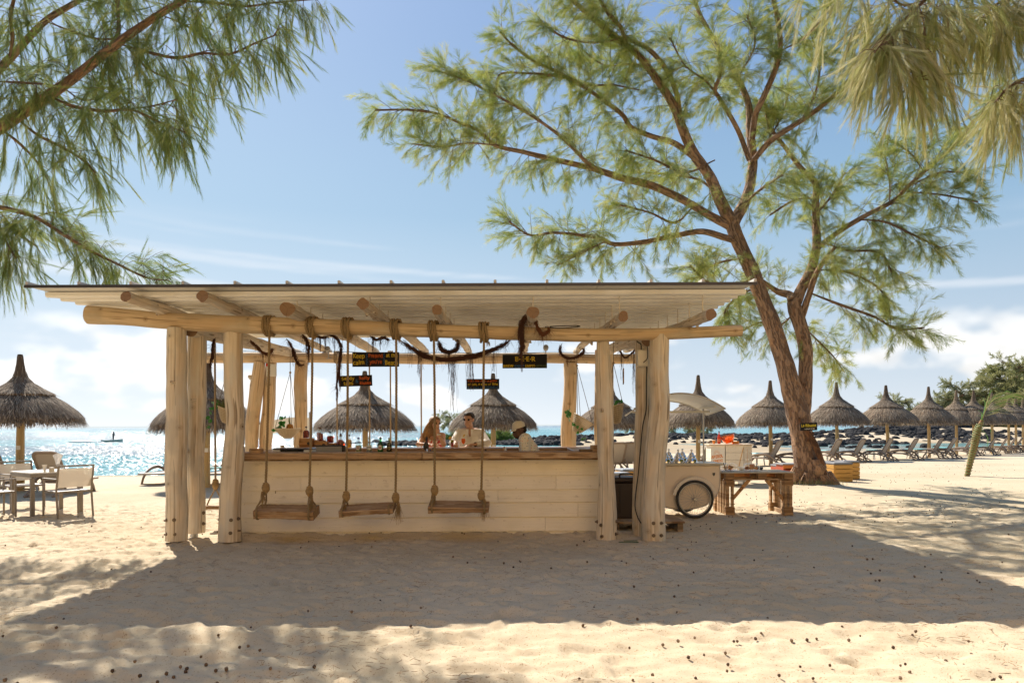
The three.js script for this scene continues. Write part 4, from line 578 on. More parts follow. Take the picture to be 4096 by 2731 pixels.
// roof: white boards lapped like clapboard below, seamed metal sheets above
{
  const W = RX1 - RX0, cx = (RX0 + RX1) / 2, n = 17, d0 = 8.26, step = (RB - d0) / n, ang = -Math.atan(SL);
  for (let k = 0; k < n; k++) {
    const d = d0 + step * k, th = .03, L = step + .035;
    const s = [[0, -.042], [.012, -.055], [.035, -.060], [.07, -.056], [L * .6, -.040], [L, -.024], [L, .0], [0, .0]];
    const sh = new THREE.Shape(s.map(p => new THREE.Vector2(p[0], p[1]))), g = new THREE.ExtrudeGeometry(sh, { depth: W, bevelEnabled: false });
    const uv = g.attributes.uv, P = g.attributes.position; for (let i = 0; i < uv.count; i++) uv.setXY(i, P.getZ(i) / 2.6 + k * .37, P.getX(i) / .7 + k * .21);
    g.rotateY(Math.PI / 2); // x -> -z, z -> x
    const cg = toCreasedNormals(g, .7);
    const o = part('roof_board', cg, mRoof, pav); o.position.set(RX0 + .0 + .006 * Math.sin(k * 5), roofY(d) - .004, -d); o.rotation.x = -ang * 1;
  }
  const N = 14, pw = W / N;
  for (let k = 0; k < N; k++) { const o = part('roof_sheet', bx(pw - .004, .012, RB - RZ, 0, 0, 0, .002), std([.62, .60, .55], .55), pav); o.position.set(RX0 + pw * (k + .5), roofY((RZ + RB) / 2) + .012, -(RZ + RB) / 2); o.rotation.x = -ang; }
  for (let k = 0; k <= N; k++) { const o = part('roof_seam', [bx(.032, .045, RB - RZ + .02, 0, .02, 0, .006)], std([.50, .47, .42], .6), pav); o.position.set(RX0 + pw * k, roofY((RZ + RB) / 2) + .022, -(RZ + RB) / 2); o.rotation.x = -ang; }
  const e = part('roof_edge_trim', [bx(W + .04, .034, .02, cx, RY + .005, -RZ + .012, .003)], mMetalEdge, pav);
  // rods between boards and rafters
  const mRod = std([.66, .60, .50], .6), rods = [[7, 9], [6, 8], [5, 3], [4, 4], [3, 3], [2, 3], [1, 2]];
  for (const [ri, m] of rods) for (let k = 0; k < m; k++) { const R = rafters[ri], t = (8.35 + k * .62 - 8) / 5.75, p = V().lerpVectors(R.a, R.b, t); if (t > 1) continue; const top = roofY(-p.z) - .03; part('roof_rod', rod(V(p.x + .01, p.y + R.rr * .7, p.z), V(p.x + .01, top, p.z), .008, 6), mRod, pav); }
}
// fittings on the posts
{
  const jb = thing('junction_box', 'grey white electrical junction box screwed to the right bar post', 'electrical box', at(2571, 1466, 9.16));
  part('housing', bx(.145, .225, .06, 0, .113, 0, .006), std([.62, .58, .50], .5), jb); part('cover', bx(.135, .19, .012, 0, .118, .036, .004), std([.66, .62, .54], .5), jb);
  part('cable', tube([V(-.02, .225, .02), V(-.03, .30, .03), V(-.07, .33, .02), V(-.09, .40, -.02)], .009, { seg: 12, n: 6 }), mCable, jb);
  part('cable', tube([V(.05, .40, .03), V(.055, .2, .055), V(.05, .10, .06), V(.0, .05, .055)], .006, { seg: 14, n: 6 }), mCable, jb);
  solo('power_cable', tube([[2587, 1466, 9.14], [2586, 1530, 9.13], [2585, 1640, 9.13], [2572, 1700, 9.14], [2563, 1790, 9.15], [2553, 1900, 9.15], [2543, 1980, 9.16], [2541, 2030, 9.16], [2552, 2070, 9.12], [2566, 2094, 9.0]].map(a => at(...a)), .008, { seg: 50, n: 6 }), mCable, 'black power cable running down the right bar post from the box', 'cable');
  const pl = thing('wall_plate', 'white metal plate fixed to the top of the back left double post', 'plate', at(1085, 1505, 13.28)); part('plate', bx(.19, .24, .05, 0, .12, 0, .008), std([.66, .64, .58], .5), pl); part('red_tab', bx(.03, .05, .01, -.08, .22, .03), std([.6, .03, .02], .5), pl); part('hook', tube([V(-.06, 0, .03), V(-.09, -.06, .04), V(-.05, -.12, .05), V(-.03, -.06, .04)], .005, { seg: 14, n: 5 }), mSteel, pl);
  for (const [x, y, lab] of [[1313, 1412, 'small clamp spotlight on the back beam near the left back posts'], [2183, 1406, 'small clamp spotlight on the back beam beside the beer sign']]) { const s = thing('spotlight', lab, 'spotlight', at(x, y, 13.15)); part('bracket', [bx(.02, .16, .02, 0, -.02, 0), bx(.10, .012, .06, 0, -.1, -.03)], mSteel, s); part('lamp_head', mv(lathe([[.02, -.05], [.045, -.03], [.055, .03], [.05, .06], [.0, .055]], 14), 0, .06, .03, 1.2), mSteel, s); part('lens', mv(cyl(.045, .045, .004, 0, 0, 0, 14), 0, .085, .085, 1.2), std([.2, .2, .2], .1), s); }
  solo('string_wire', tube([[900, 1402], [1100, 1407], [1350, 1406], [1560, 1413], [1760, 1410], [2000, 1415], [2180, 1410], [2380, 1411]].map(([x, y]) => at(x, y, 13.17)), .006, { seg: 60, n: 5 }), mCable, 'thin black wire strung along the top of the back beam', 'wire');
  solo('loose_cable', tube([[2180, 1308, 8.8], [2230, 1312, 8.78], [2290, 1309, 8.78], [2320, 1305, 8.8], [2300, 1302, 8.9], [2200, 1306, 8.9]].map(a => at(...a)), .007, { seg: 30, n: 5 }), mCable, 'loose black cable lying on top of the front beam', 'cable');
}

// ---------------------------------------------------------------- bar counter
const CT = 1.145, XL = -3.74, XR = 1.30, PZ = 9.37;
const ctr = thing('bar_counter', 'white clapboard bar counter ring with dark plank tops', 'bar counter', V(0, 0, 0));
{
  const rows = [[2190, 2118], [2118, 2061], [2061, 2003], [2003, 1952], [1952, 1896], [1896, 1838]].map(([b, t]) => [at(2048, b, PZ).y, at(2048, t, PZ).y]), rnd = RNG(5);
  const cuts = [[-1.2], [.45], [-2.3, .9], [-.2], [-2.9, .6], [-1.7]];
  rows.forEach(([b, t], k) => {
    const xs = [XL - .03 + .012 * (5 - k) * -1, ...cuts[k], XR]; 
    for (let i = 0; i + 1 < xs.length; i++) { const w = xs[i + 1] - xs[i] - .002, g = bx(w, t - b + .026, .022, 0, 0, 0, .003), o = part('cladding_board', g, mBoard, ctr); const uv = g.attributes.uv; for (let q = 0; q < uv.count; q++) uv.setXY(q, uv.getX(q) / 1.4 + k * .31 + i * .5, uv.getY(q) / 1.1 + k * .17 + i * .3); o.position.set((xs[i] + xs[i + 1]) / 2, (t + b) / 2 - .008, -PZ); o.rotation.x = -.10; }
  });
  // side and back walls of the ring
  for (let k = 0; k < 6; k++) { const [b, t] = rows[k]; for (const [x, s] of [[XL, -1], [XR, 1]]) { const o = part('cladding_board', bx(.018, t - b + .022, 2.15, 0, 0, 0, .003), mBoard, ctr); o.position.set(x, (t + b) / 2 - .008, -PZ - 1.1); o.rotation.z = .05 * s * -1; } const o = part('cladding_board', bx(XR - XL, t - b + .02, .018, 0, 0, 0, .003), mBoard, ctr); o.position.set((XL + XR) / 2, (t + b) / 2 - .008, -11.5); }
  part('inner_lining', [bx(XR - XL - .06, 1.0, .02, (XL + XR) / 2, .5, -PZ - .03), bx(XR - XL - .06, 1.0, .02, (XL + XR) / 2, .5, -11.46), bx(.02, 1.0, 2.05, XL + .03, .5, -10.42), bx(.02, 1.0, 2.05, XR - .03, .5, -10.42)], mPlank, ctr);
  // worn chips in the paint
  const chip = std([.20, .16, .11], .9); for (const [x, y, w, h] of [[1110, 1951, .05, .012], [1125, 1956, .09, .006], [1101, 1968, .012, .035], [1140, 1953, .03, .015]]) { const p = at(x, y, PZ - .012); part('paint_chip', slab([[-w / 2, -h / 2], [w * .1, -h * .6], [w / 2, -h * .2], [w * .4, h / 2], [-w * .2, h * .35], [-w / 2, h * .5]], .003, 0).translate(p.x, p.y, p.z), chip, ctr); }
  const top = (x0, x1, z0, z1, seed, th = .085, m = mPlankPale) => {                                        // slab with a wavy live edge
    const r = RNG(seed), n = 26, up = [], dn = []; for (let i = 0; i <= n; i++) { const t = i / n, e = (i === 0 || i === n) ? 0 : 1; up.push([lerp(x0, x1, t), z0 + e * .02 * (r() - .5) + .01 * Math.sin(t * 9 + seed)]); dn.push([lerp(x0, x1, 1 - t), z1]); }
    const g = slab([...up, ...dn], th, .008); const uv = g.attributes.uv, P = g.attributes.position; for (let q = 0; q < uv.count; q++) uv.setXY(q, P.getX(q) / .9 + seed * .3, (Math.abs(g.attributes.normal.getZ(q)) > .7 ? P.getY(q) / .6 : P.getZ(q) / .45) + seed * .2);
    g.rotateX(-Math.PI / 2).translate(0, CT - th / 2, 0); return g; };
  // shape is drawn in (x, depth towards the sea); rotateX(-90) maps y to -z
  part('counter_plank', top(at(958, 1820, 9.15).x, at(1688, 1820, 9.15).x - .004, 9.15, 9.62, 2), mPlankPale, ctr);
  part('counter_plank', top(at(1690, 1820, 9.15).x, at(2396, 1820, 9.15).x + .06, 9.14, 9.62, 5), mPlankPale, ctr);
  part('counter_plank', top(XL - .05, -1.45, 10.98, 11.66, 7, .075), mPlankTop, ctr);
  part('counter_plank', top(-1.446, XR + .12, 10.97, 11.66, 9, .075), mPlankTop, ctr);
  part('counter_plank', top(XL - .06, XL + .5, 9.63, 10.97, 11, .075), mPlankTop, ctr);
  part('counter_plank', top(XR - .42, XR + .14, 9.63, 10.96, 12, .075), mPlankTop, ctr);
  part('support_rail', bx(XR - XL - .02, .03, .05, (XL + XR) / 2 + .0, CT - .1, -PZ - .02), mPlankPale, ctr);
  part('work_bench', [bx(XR - XL - .2, .03, .52, (XL + XR) / 2, .985, -9.90), bx(XR - XL - .2, .9, .02, (XL + XR) / 2, .5, -10.12)], std([.46, .42, .36], .5), ctr);
  part('back_shelf', bx(XR - XL - .9, .03, .3, (XL + XR) / 2, .95, -10.8), mPlank, ctr);
}
// ---------------------------------------------------------------- ropes and swings
function ropeG(pts, r = .015, seg = 0) { const c = new THREE.CatmullRomCurve3(pts, false, 'centripetal'), L = c.getLength(), out = [], n = Math.max(8, Math.round(L * 62)); const P = c.getPoints(n); for (let s = 0; s < 3; s++) { const q = P.map((p, i) => { const t = i / n, T = c.getTangent(t), a = t * L / .11 * 6.2832 + s * 2.0944; let u = V(1, 0, 0); if (Math.abs(T.x) > .8) u = V(0, 1, 0); u.addScaledVector(T, -u.dot(T)).normalize(); const w = V().crossVectors(T, u); return V().copy(p).addScaledVector(u, Math.cos(a) * r * .5).addScaledVector(w, Math.sin(a) * r * .5); }); out.push(tube(q, r * .66, { seg: n, n: 5, seed: s, tileU: .02, tileV: .2 })); } return out; }
const mRopeA = std([.25, .175, .09], .95), mRopeB = std([.34, .25, .15], .95);
function frays(p, n, L, seed, spread = .35, w = .0022) { const r = RNG(seed), l = []; for (let k = 0; k < n; k++) { const a = r() * 6.28, q = spread * r(), d = V(Math.cos(a) * q, -1, Math.sin(a) * q).normalize(), s = V(p.x + (r() - .5) * .03, p.y - .02 * r(), p.z + (r() - .5) * .03), e = s.clone().addScaledVector(d, L * (.4 + .6 * r())), m = V().lerpVectors(s, e, .5).add(V((r() - .5) * .02, 0, (r() - .5) * .02)); l.push(tube([s, m, e], [w, w, w * .5], { seg: 4, n: 3, caps: false })); } return l; }
// rope end: wrapped knot, two legs round the seat and a frayed tail
function knotG(p, seed, h = .14) { const r = RNG(seed), l = [tube([V(p.x, p.y + h * .5, p.z), V(p.x, p.y + h * .25, p.z), V(p.x, p.y - h * .2, p.z), V(p.x, p.y - h * .5, p.z)], [.018, .036, .043, .024], { seg: 12, n: 12, lump: .12, lf: 14, seed })]; for (let k = 0; k < 7; k++) { const y = p.y + h * (.38 - .11 * k), R = .026 + .02 * Math.sin((k + .8) / 7 * 2.6), t = []; for (let q = 0; q <= 10; q++) t.push(V(p.x + Math.cos(q * .628) * R, y + .006 * Math.sin(q * .628 + k), p.z + Math.sin(q * .628) * R)); l.push(tube(t, .0075, { seg: 14, n: 5 })); } return l; }
const coil = (x, yTop, yBot, zc, R, turns, seed, w = .11) => { const P = [], n = turns * 16; for (let k = 0; k <= n; k++) { const a = k / 16 * 6.2832; P.push(V(x + (k / n - .5) * w + .006 * Math.sin(k + seed), (yTop + yBot) / 2 + Math.cos(a) * R, zc + Math.sin(a) * R)); } return ropeG(P, .017); };
function swing(label, group, tops, bots, seatPx, Z, thick, seed, hideLeg) {
  const s0 = at(...seatPx[0], Z), s1 = at(...seatPx[1], Z), mid = V().lerpVectors(s0, s1, .5), t = thing('rope_swing', label, 'swing', V(mid.x, mid.y - thick, mid.z), 0, group), loc = p => V(p.x - mid.x, p.y - mid.y + thick, p.z - mid.z);
  const r = RNG(seed), L = s0.distanceTo(s1), D = .30;
  // hewn seat plank, slightly uneven
  const g = sheet(1, 1, () => V()); const rough = slab(Array.from({ length: 21 }, (_, i) => [lerp(-L / 2, L / 2, i / 20), .005 * (r() - .5) + thick]).concat(Array.from({ length: 21 }, (_, i) => [lerp(L / 2, -L / 2, i / 20), .007 * (r() - .5) + .012 * Math.sin(i / 20 * 3.1 + seed)])), D, .008);
  const uv = rough.attributes.uv, P = rough.attributes.position; for (let q = 0; q < uv.count; q++) uv.setXY(q, P.getX(q) / .8 + seed * .13, (P.getZ(q) + P.getY(q)) / .4 + seed * .27);
  const tilt = Math.atan2(s1.y - s0.y, s1.x - s0.x); rough.translate(0, -thick, 0).rotateX(.2).translate(0, thick, 0).rotateZ(tilt);
  part('seat', rough, std([1.25, 1.1, .92], .85, { map: plankTex, bumpMap: plankBump, bumpScale: .006 }), t);
  tops.forEach((tp, i) => {
    const a = loc(at(tp[0], tp[1], ZF - .13)), k = loc(at(...bots[i], Z)), sy = i ? s1 : s0, e = loc(V(k.x, 0, 0).add(mid)); const sx = lerp(-L / 2, L / 2, i ? .93 : .07), syy = thick + Math.tan(tilt) * sx;
    const rp = part('rope', ropeG([a, V().lerpVectors(a, k, .5).add(V(.006, 0, 0)), k]), mRopeA, t);
    part('knot', knotG(V(k.x, k.y - .04, k.z), seed + i), mFray, rp);
    const legs = []; for (const sz of [1, -1]) legs.push(...ropeG([V(k.x, k.y - .10, k.z + .01 * sz), V(lerp(k.x, sx, .5), lerp(k.y - .1, syy, .55), sz * D * .34), V(sx, syy + .012, sz * D * .52), V(sx, syy - thick - .012, sz * D * .50), V(sx, syy - thick - .014, 0)], .011));
    part('seat_sling', legs, mRopeA, rp);
    part('frayed_end', frays(V(k.x + (i ? .04 : -.02), k.y - .08, k.z + .05), 60, i ? .30 : .22, seed + 50 + i, .4), mFray, rp);
    // lashing round the beam
    const bm = at(tp[0], tp[2] ?? 1312, ZF); part('beam_lashing', coil(loc(bm).x, loc(bm).y, loc(bm).y, loc(bm).z, .123, 3, seed + i), mRopeA, rp);
    if (r() > .3) part('frayed_end', frays(V(loc(bm).x + .06, loc(bm).y - .13, loc(bm).z + .12), 26, .07, seed + 70 + i, .5), mFray, rp);
  });
  return t;
}
swing('rope swing with a thick squared timber seat, next to the left posts', 'swings on the front beam', [[1077, 1302, 1304], [1250, 1310, 1308]], [[1062, 1938], [1237, 1952]], [[1026, 2030], [1264, 2033]], 8.8, .11, 301);
swing('rope swing with a thin bent branch seat, middle of the three', 'swings on the front beam', [[1391, 1315, 1311], [1584, 1318, 1317]], [[1384, 1972], [1582, 1978]], [[1364, 2032], [1578, 2020]], 8.8, .075, 302);
swing('rope swing with a flat weathered plank seat, next to the right posts', 'swings on the front beam', [[1735, 1328, 1323], [1936, 1332, 1329]], [[1738, 1948], [1925, 1968]], [[1716, 2014], [1956, 2018]], 8.8, .075, 303);
// swing on the left side, facing outwards, and two on the sea side
function plainSwing(label, xa, za, xb, zb, ytop, yseat, seed, knots = true) {
  const t = thing('rope_swing', label, 'swing', V((xa + xb) / 2, yseat - .05, (za + zb) / 2), 0, 'swings round the bar'), o = t.position; const dir = V(xb - xa, 0, zb - za), L = dir.length() + .16, a = Math.atan2(-(zb - za), xb - xa);
  part('seat', mv(bx(L, .05, .26, 0, .025, 0, .008), 0, 0, 0, 0, a), mPlankPale, t); const nx = -Math.sin(-a) * 0 + Math.sin(a), nz = Math.cos(a);
  for (const [x, z, k] of [[xa, za, 0], [xb, zb, 1]]) { const X = x - o.x, Z = z - o.z, H = ytop - o.y; const rp = part('rope', ropeG([V(X, H, Z), V(X, .40, Z)], .014), mRopeB, t); part('knot', knotG(V(X, .36, Z), seed + k, .16), mFray, rp); part('seat_sling', [...ropeG([V(X, .30, Z), V(X + nx * .12, .06, Z + nz * .12), V(X + nx * .13, -.01, Z + nz * .13)], .011), ...ropeG([V(X, .30, Z), V(X - nx * .12, .06, Z - nz * .12), V(X - nx * .13, -.01, Z - nz * .13)], .011)], mRopeB, rp); part('beam_lashing', mv(merge(coil(0, 0, 0, 0, .11, 2, seed, .07)), X, H + .02, Z, 0, Math.abs(a) > .6 ? Math.PI / 2 : 0), mRopeB, rp); }
}
plainSwing('rope swing hanging sideways between the left front posts', -4.33, -9.95, -4.33, -10.65, 2.84, .36, 331);
plainSwing('rope swing behind the bar on the sea side, near the left back posts', at(1347, 1500, 13.3).x, -13.3, at(1477, 1500, 13.3).x, -13.3, 2.83, .45, 332);
plainSwing('rope swing behind the bar on the sea side, near the seated woman', at(1561, 1500, 13.3).x, -13.3, at(1684, 1500, 13.3).x, -13.3, 2.83, .45, 333);
// ---------------------------------------------------------------- chalk signs
function sign(name, label, box, Z, tex1, tilt, hang, turn = 0) {
  const [x0, y0, x1, y1] = box, a = at(x0, y1, Z), b = at(x1, y0, Z), w = b.x - a.x, h = b.y - a.y, t = thing(name, label, 'sign', V((a.x + b.x) / 2, a.y, -Z), turn, 'hand lettered boards');
  const rot = (g) => g.translate(0, -h / 2, 0).rotateZ(tilt).translate(0, h / 2, 0);
  part('board', rot(bx(w, h, .016, 0, h / 2, 0, .002)), mBlack, t);
  const f = new THREE.PlaneGeometry(w - .004, h - .004).translate(0, h / 2, .0105); part('painted_face', rot(f), std([1, 1, 1], .85, { map: tex1 }), t);
  for (const [u, top] of hang) part('hanging_wire', rod(V(u * w, h - .004, 0), V(u * w * .9, top - a.y, 0), .0028, 5), mSteel, t);
  return t;
}
sign('painted_sign', 'black board lettered keep calm pretend you are at the beach, under the front beam', [1409, 1408, 1596, 1467], 10.4, lettering(720, 228, (x) => {
  hand(x, 'Keep', 8, 92, 92, Y1, { fit: 185 }); hand(x, 'calm', 10, 196, 88, Y1, { fit: 180 }); hand(x, 'Pretend', 248, 86, 80, O1, { fit: 225 }); hand(x, "you're", 268, 182, 80, O1, { fit: 190 }); hand(x, 'at the', 518, 80, 76, Y1, { fit: 185 }); hand(x, 'Beach', 504, 204, 96, Y1, { fit: 205 });
  x.strokeStyle = B1; x.lineWidth = 7; for (const px of [222, 490]) { x.beginPath(); for (let k = 0; k <= 40; k++) x.lineTo(px + 11 * Math.sin(k * .7), 8 + k * 5.2); x.stroke(); }
}), 0, [[-.45, 2.95], [.45, 2.95]]);
sign('painted_sign', 'black board lettered sandy toes and salty kisses, in front of a parasol top', [1355, 1501, 1488, 1545], 10.6, lettering(640, 212, (x) => { hand(x, 'Sandy', 55, 88, 88, Y1, { fit: 245 }); hand(x, 'toes', 90, 186, 92, Y1, { fit: 190 }); hand(x, '&', 322, 148, 88, B1, { fit: 56 }); hand(x, 'Salty', 388, 84, 84, O1, { fit: 205 }); hand(x, 'kisses', 400, 184, 80, O1, { fit: 225 }); }), .03, [[-.42, 2.95], [.42, 2.95]]);
sign('painted_sign', 'small black board lettered with grain of salt, slice of lime, shot of tequila', [1866, 1515, 1997, 1557], 11.4, lettering(640, 204, (x) => { hand(x, 'Take life with a grain', 22, 58, 58, O1, { fit: 575 }); hand(x, 'of Salt, A slice of', 24, 126, 54, Y1, { fit: 450 }); hand(x, 'lime', 500, 126, 66, Y1, { fit: 120 }); hand(x, '& a shot of', 10, 190, 52, B1, { fit: 310 }); hand(x, 'TEQUILA', 350, 192, 60, B1, { fit: 275 }); }), 0, [[-.42, 3.0], [.42, 3.0]]);
sign('painted_sign', 'black beer board lettered brew, enjoy, empty, repeat below', [2010, 1417, 2188, 1473], 10.4, lettering(720, 228, (x) => { hand(x, 'B·E·E·R', 200, 112, 104, Y1, { fit: 330 }); hand(x, 'BREW·', 8, 212, 56, Y1, { fit: 185 }); hand(x, 'ENJOY·', 196, 212, 54, B1, { fit: 168 }); hand(x, 'EMPTY·', 368, 212, 56, Y1, { fit: 172 }); hand(x, 'REPEAT', 546, 212, 54, G1, { fit: 165 }); }), 0, [[-.44, 2.95], [.44, 2.95]]);
{ const p = at(2494, 1535, 11.2), t = thing('painted_sign', 'black board hanging edge on beside the wicker basket at the right posts', 'sign', p, 1.42, 'hand lettered boards'); part('board', bx(.42, .24, .018, 0, .12, 0, .003), mBlack, t); part('bare_edge', bx(.01, .24, .02, -.212, .12, 0, .001), mPlankPale, t); part('hanging_wire', rod(V(0, .24, 0), V(0, 2.93 - p.y, 0), .003, 5), mSteel, t); }

// ---------------------------------------------------------------- coconut fibre garlands
function fibre(label, pts, thick, n, seed, drops = [], m = mFibre) {
  const P = pts.map(a => at(...a)), r = RNG(seed), c = new THREE.CatmullRomCurve3(P, false, 'centripetal'), g = [], N = Math.max(6, P.length * 3);
  for (let k = 0; k < n; k++) { const a = r() * 6.28, q = thick * 1.25 * Math.sqrt(r()), w = r() * 8, t0 = r() * .25, t1 = .75 + .25 * r(), pp = []; for (let i = 0; i <= N; i++) { const t = lerp(t0, t1, i / N), p = c.getPoint(t), e = q * (.6 + .5 * Math.sin(i * 1.3 + w)); pp.push(V(p.x + Math.cos(a + i * .3) * e + (r() - .5) * .012, p.y + Math.sin(a + i * .3) * e + (r() - .5) * .012, p.z + Math.sin(a * 2 + i * .4) * e)); } g.push(tube(pp, .0028, { seg: N * 2, n: 3, caps: false })); }
  const core = P.map((_, i) => thick * (.42 + .2 * Math.sin(i * 2.1 + seed))); core[0] *= .5; core[core.length - 1] *= .3; g.push(tube(P, core, { seg: N * 2, n: 8, lump: .35, lf: 12, seed }));
  for (let k = 0; k < n * 1.8; k++) { const t = r(), p = c.getPoint(t).add(V((r() - .5) * thick, (r() - .5) * thick, (r() - .5) * thick)), d = V(r() - .5, r() - .8, r() - .5).normalize(), L = .04 + .11 * r(); g.push(tube([p, p.clone().addScaledVector(d, L * .5).add(V(0, -.01, 0)), p.clone().addScaledVector(d, L).add(V(0, -.04, 0))], [.0013, .0011, .0007], { seg: 4, n: 3, caps: false })); }
  for (const [t, L, cnt] of drops) for (let k = 0; k < cnt; k++) { const p = c.getPoint(clamp(t + (r() - .5) * .05)), l = L * (.35 + .65 * r()), pp = [p.clone()]; const sx = (r() - .5) * .1 * L; for (let i = 1; i <= 5; i++) pp.push(V(p.x + sx * i / 5 + (r() - .5) * .018, p.y - l * i / 5, p.z + (r() - .5) * .02)); g.push(tube(pp, .0019, { seg: 10, n: 3, caps: false })); }
  return tag(part(numbered('fibre_garland'), g, m, scene), label, 'garland', 'coconut fibre garlands');
}
fibre('long dark red coconut fibre garland sagging in a curve under the front beam', [[1597, 1360, 9.6], [1650, 1395, 9.8], [1705, 1425, 10], [1770, 1437, 10], [1850, 1432, 10], [1930, 1415, 10], [2000, 1385, 9.8], [2042, 1358, 9.6]], .036, 110, 401, [[.12, .32, 10], [.22, .5, 16], [.5, .8, 26], [.62, .55, 22], [.8, .35, 12]]);
fibre('dark fibre tail hanging straight down beside the sandy toes board', [[1300, 1335, 10.2], [1335, 1345, 10.2], [1360, 1375, 10.2], [1360, 1430, 10.2], [1352, 1500, 10.2], [1342, 1560, 10.2]], .022, 60, 402, [[.7, .4, 22], [.9, .28, 26], [.2, .25, 10]]);
fibre('dark fibre bundle drooping over the left back posts', [[1145, 1355, 11], [1165, 1385, 11], [1180, 1430, 11], [1195, 1458, 11], [1215, 1460, 11]], .024, 60, 403, [[.3, .3, 8]]);
fibre('dark fibre hank tied over the front beam above the beer board', [[2112, 1262, 8.6], [2092, 1285, 8.62], [2084, 1330, 8.66], [2088, 1380, 8.7], [2082, 1425, 8.72]], .034, 110, 404, [[.85, .32, 24], [.6, .2, 10]]);
fibre('short dark fibre loop hanging over the front beam beside the beer board', [[2142, 1276, 8.6], [2152, 1310, 8.62], [2170, 1336, 8.64], [2192, 1325, 8.64], [2195, 1305, 8.66]], .022, 60, 405, [[.5, .1, 8]], mFibre2);
fibre('dark fibre coiled round the rafter end at the back right post', [[2245, 1375, 12.4], [2242, 1410, 12.4], [2270, 1432, 12.4], [2305, 1428, 12.4], [2335, 1405, 12.4], [2325, 1375, 12.4]], .026, 70, 406, [[.4, .2, 10]]);
fibre('dark fibre coil hanging under the rafter left of the beer board', [[1755, 1362, 10.4], [1765, 1395, 10.4], [1795, 1408, 10.4], [1826, 1395, 10.4], [1832, 1358, 10.4]], .032, 90, 407, [[.5, .35, 14]]);
fibre('dark fibre wisp hanging between the right front posts', [[2470, 1375, 11.2], [2482, 1405, 11.2], [2500, 1430, 11.2], [2530, 1410, 11.2], [2545, 1390, 11.2]], .016, 40, 408, [[.3, .5, 8], [.85, .75, 14]]);
fibre('dark fibre wisp hanging beside the left front posts', [[858, 1350, 9.6], [850, 1385, 9.6], [846, 1425, 9.6], [838, 1470, 9.6]], .018, 46, 409, [[.8, .15, 8]]);
fibre('dark fibre bundle looped under the left rafters', [[1000, 1360, 10.4], [1025, 1385, 10.4], [1050, 1410, 10.4], [1075, 1415, 10.4], [1092, 1392, 10.4]], .022, 60, 410, [[.5, .2, 8]], mFibre2);
fibre('dark fibre hank hanging under the beam between the first two swings', [[1205, 1335, 9.6], [1225, 1360, 9.6], [1235, 1390, 9.6], [1228, 1415, 9.6]], .02, 60, 411, [[.8, .22, 14], [.3, .2, 14]]);
fibre('loose dark fibre tangle under the front beam right of the first swing', [[1258, 1338, 9.7], [1285, 1350, 9.7], [1310, 1345, 9.7]], .018, 40, 412, [[.4, .22, 18], [.8, .2, 12]]);
fibre('loose dark fibre tangle behind the keep calm board', [[1480, 1345, 10], [1505, 1358, 10], [1535, 1350, 10], [1560, 1362, 10]], .022, 50, 413, [[.15, .25, 18], [.5, .2, 10]]);

// ---------------------------------------------------------------- wicker baskets with ivy
function basketG(R, H, ribs = 18, rings = 9) { const g = [], rib = []; for (let k = 0; k <= rings; k++) { const t = k / rings, r = R * (.28 + .72 * Math.pow(t, .75)), P = []; for (let q = 0; q <= 28; q++) { const a = q / 28 * 6.2832; P.push(V(Math.cos(a) * r * (1 + .012 * ((q + k) % 2 ? 1 : -1)), H * t, Math.sin(a) * r * (1 + .012 * ((q + k) % 2 ? 1 : -1)))); } g.push(tube(P, k === rings ? .011 : .0065, { seg: 40, n: 5, caps: false })); } for (let q = 0; q < ribs; q++) { const a = q / ribs * 6.2832, P = []; for (let k = 0; k <= 6; k++) { const t = k / 6, r = R * (.28 + .72 * Math.pow(t, .75)); P.push(V(Math.cos(a) * r, H * t, Math.sin(a) * r)); } rib.push(tube(P, .005, { seg: 8, n: 4 })); } rib.push(cyl(R * .27, R * .27, .008, 0, .003, 0, 16)); return [g, rib]; }
function basket(label, p, R, H, hook, tilt, turn = 0) {
  const t = thing('hanging_basket', label, 'basket', p, 0, 'wicker baskets hung round the bar'), [g, rib] = basketG(R, H), q = new THREE.Euler(0, turn, tilt, 'ZYX'), Rm = M4().makeRotationFromEuler(q), tr = x => { const gg = merge(x); gg.applyMatrix4(Rm); return gg; };
  part('woven_rings', tr(g), mWicker, t); part('ribs', tr(rib), mWicker, t); part('lining', tr([lathe([[R * .26, .006], [R * .52, H * .3], [R * .76, H * .6], [R * .97, H * .97]], 24)]), std([.40, .32, .22], .9, { transmission: .25, thickness: 0 }), t);
  const h = V(hook.x - p.x, hook.y - p.y, hook.z - p.z); for (let k = 0; k < 3; k++) { const a = k * 2.0944 + .5, e = V(Math.cos(a) * R, H, Math.sin(a) * R).applyMatrix4(Rm); part('cord', tube([e, V().lerpVectors(e, h, .5), h], .005, { seg: 6, n: 5 }), std([.16, .13, .10], .9), t); }
  part('cord_knot', sph(.022, h.x, h.y, h.z, 8), mRopeB, t); part('hanging_cord', rod(h, V(h.x, 2.9 - p.y, h.z), .006, 6), std([.2, .17, .13], .9), t);
  return t;
}
const leafShape = (() => { const s = new THREE.Shape(); s.moveTo(0, 0); s.bezierCurveTo(.6, .1, .65, .7, 0, 1.15); s.bezierCurveTo(-.65, .7, -.6, .1, 0, 0); const g = new THREE.ShapeGeometry(s, 5); const P = g.attributes.position; for (let i = 0; i < P.count; i++) P.setZ(i, -.25 * P.getX(i) ** 2 + .12 * Math.sin(P.getY(i) * 2)); g.computeVertexNormals(); return g; })();
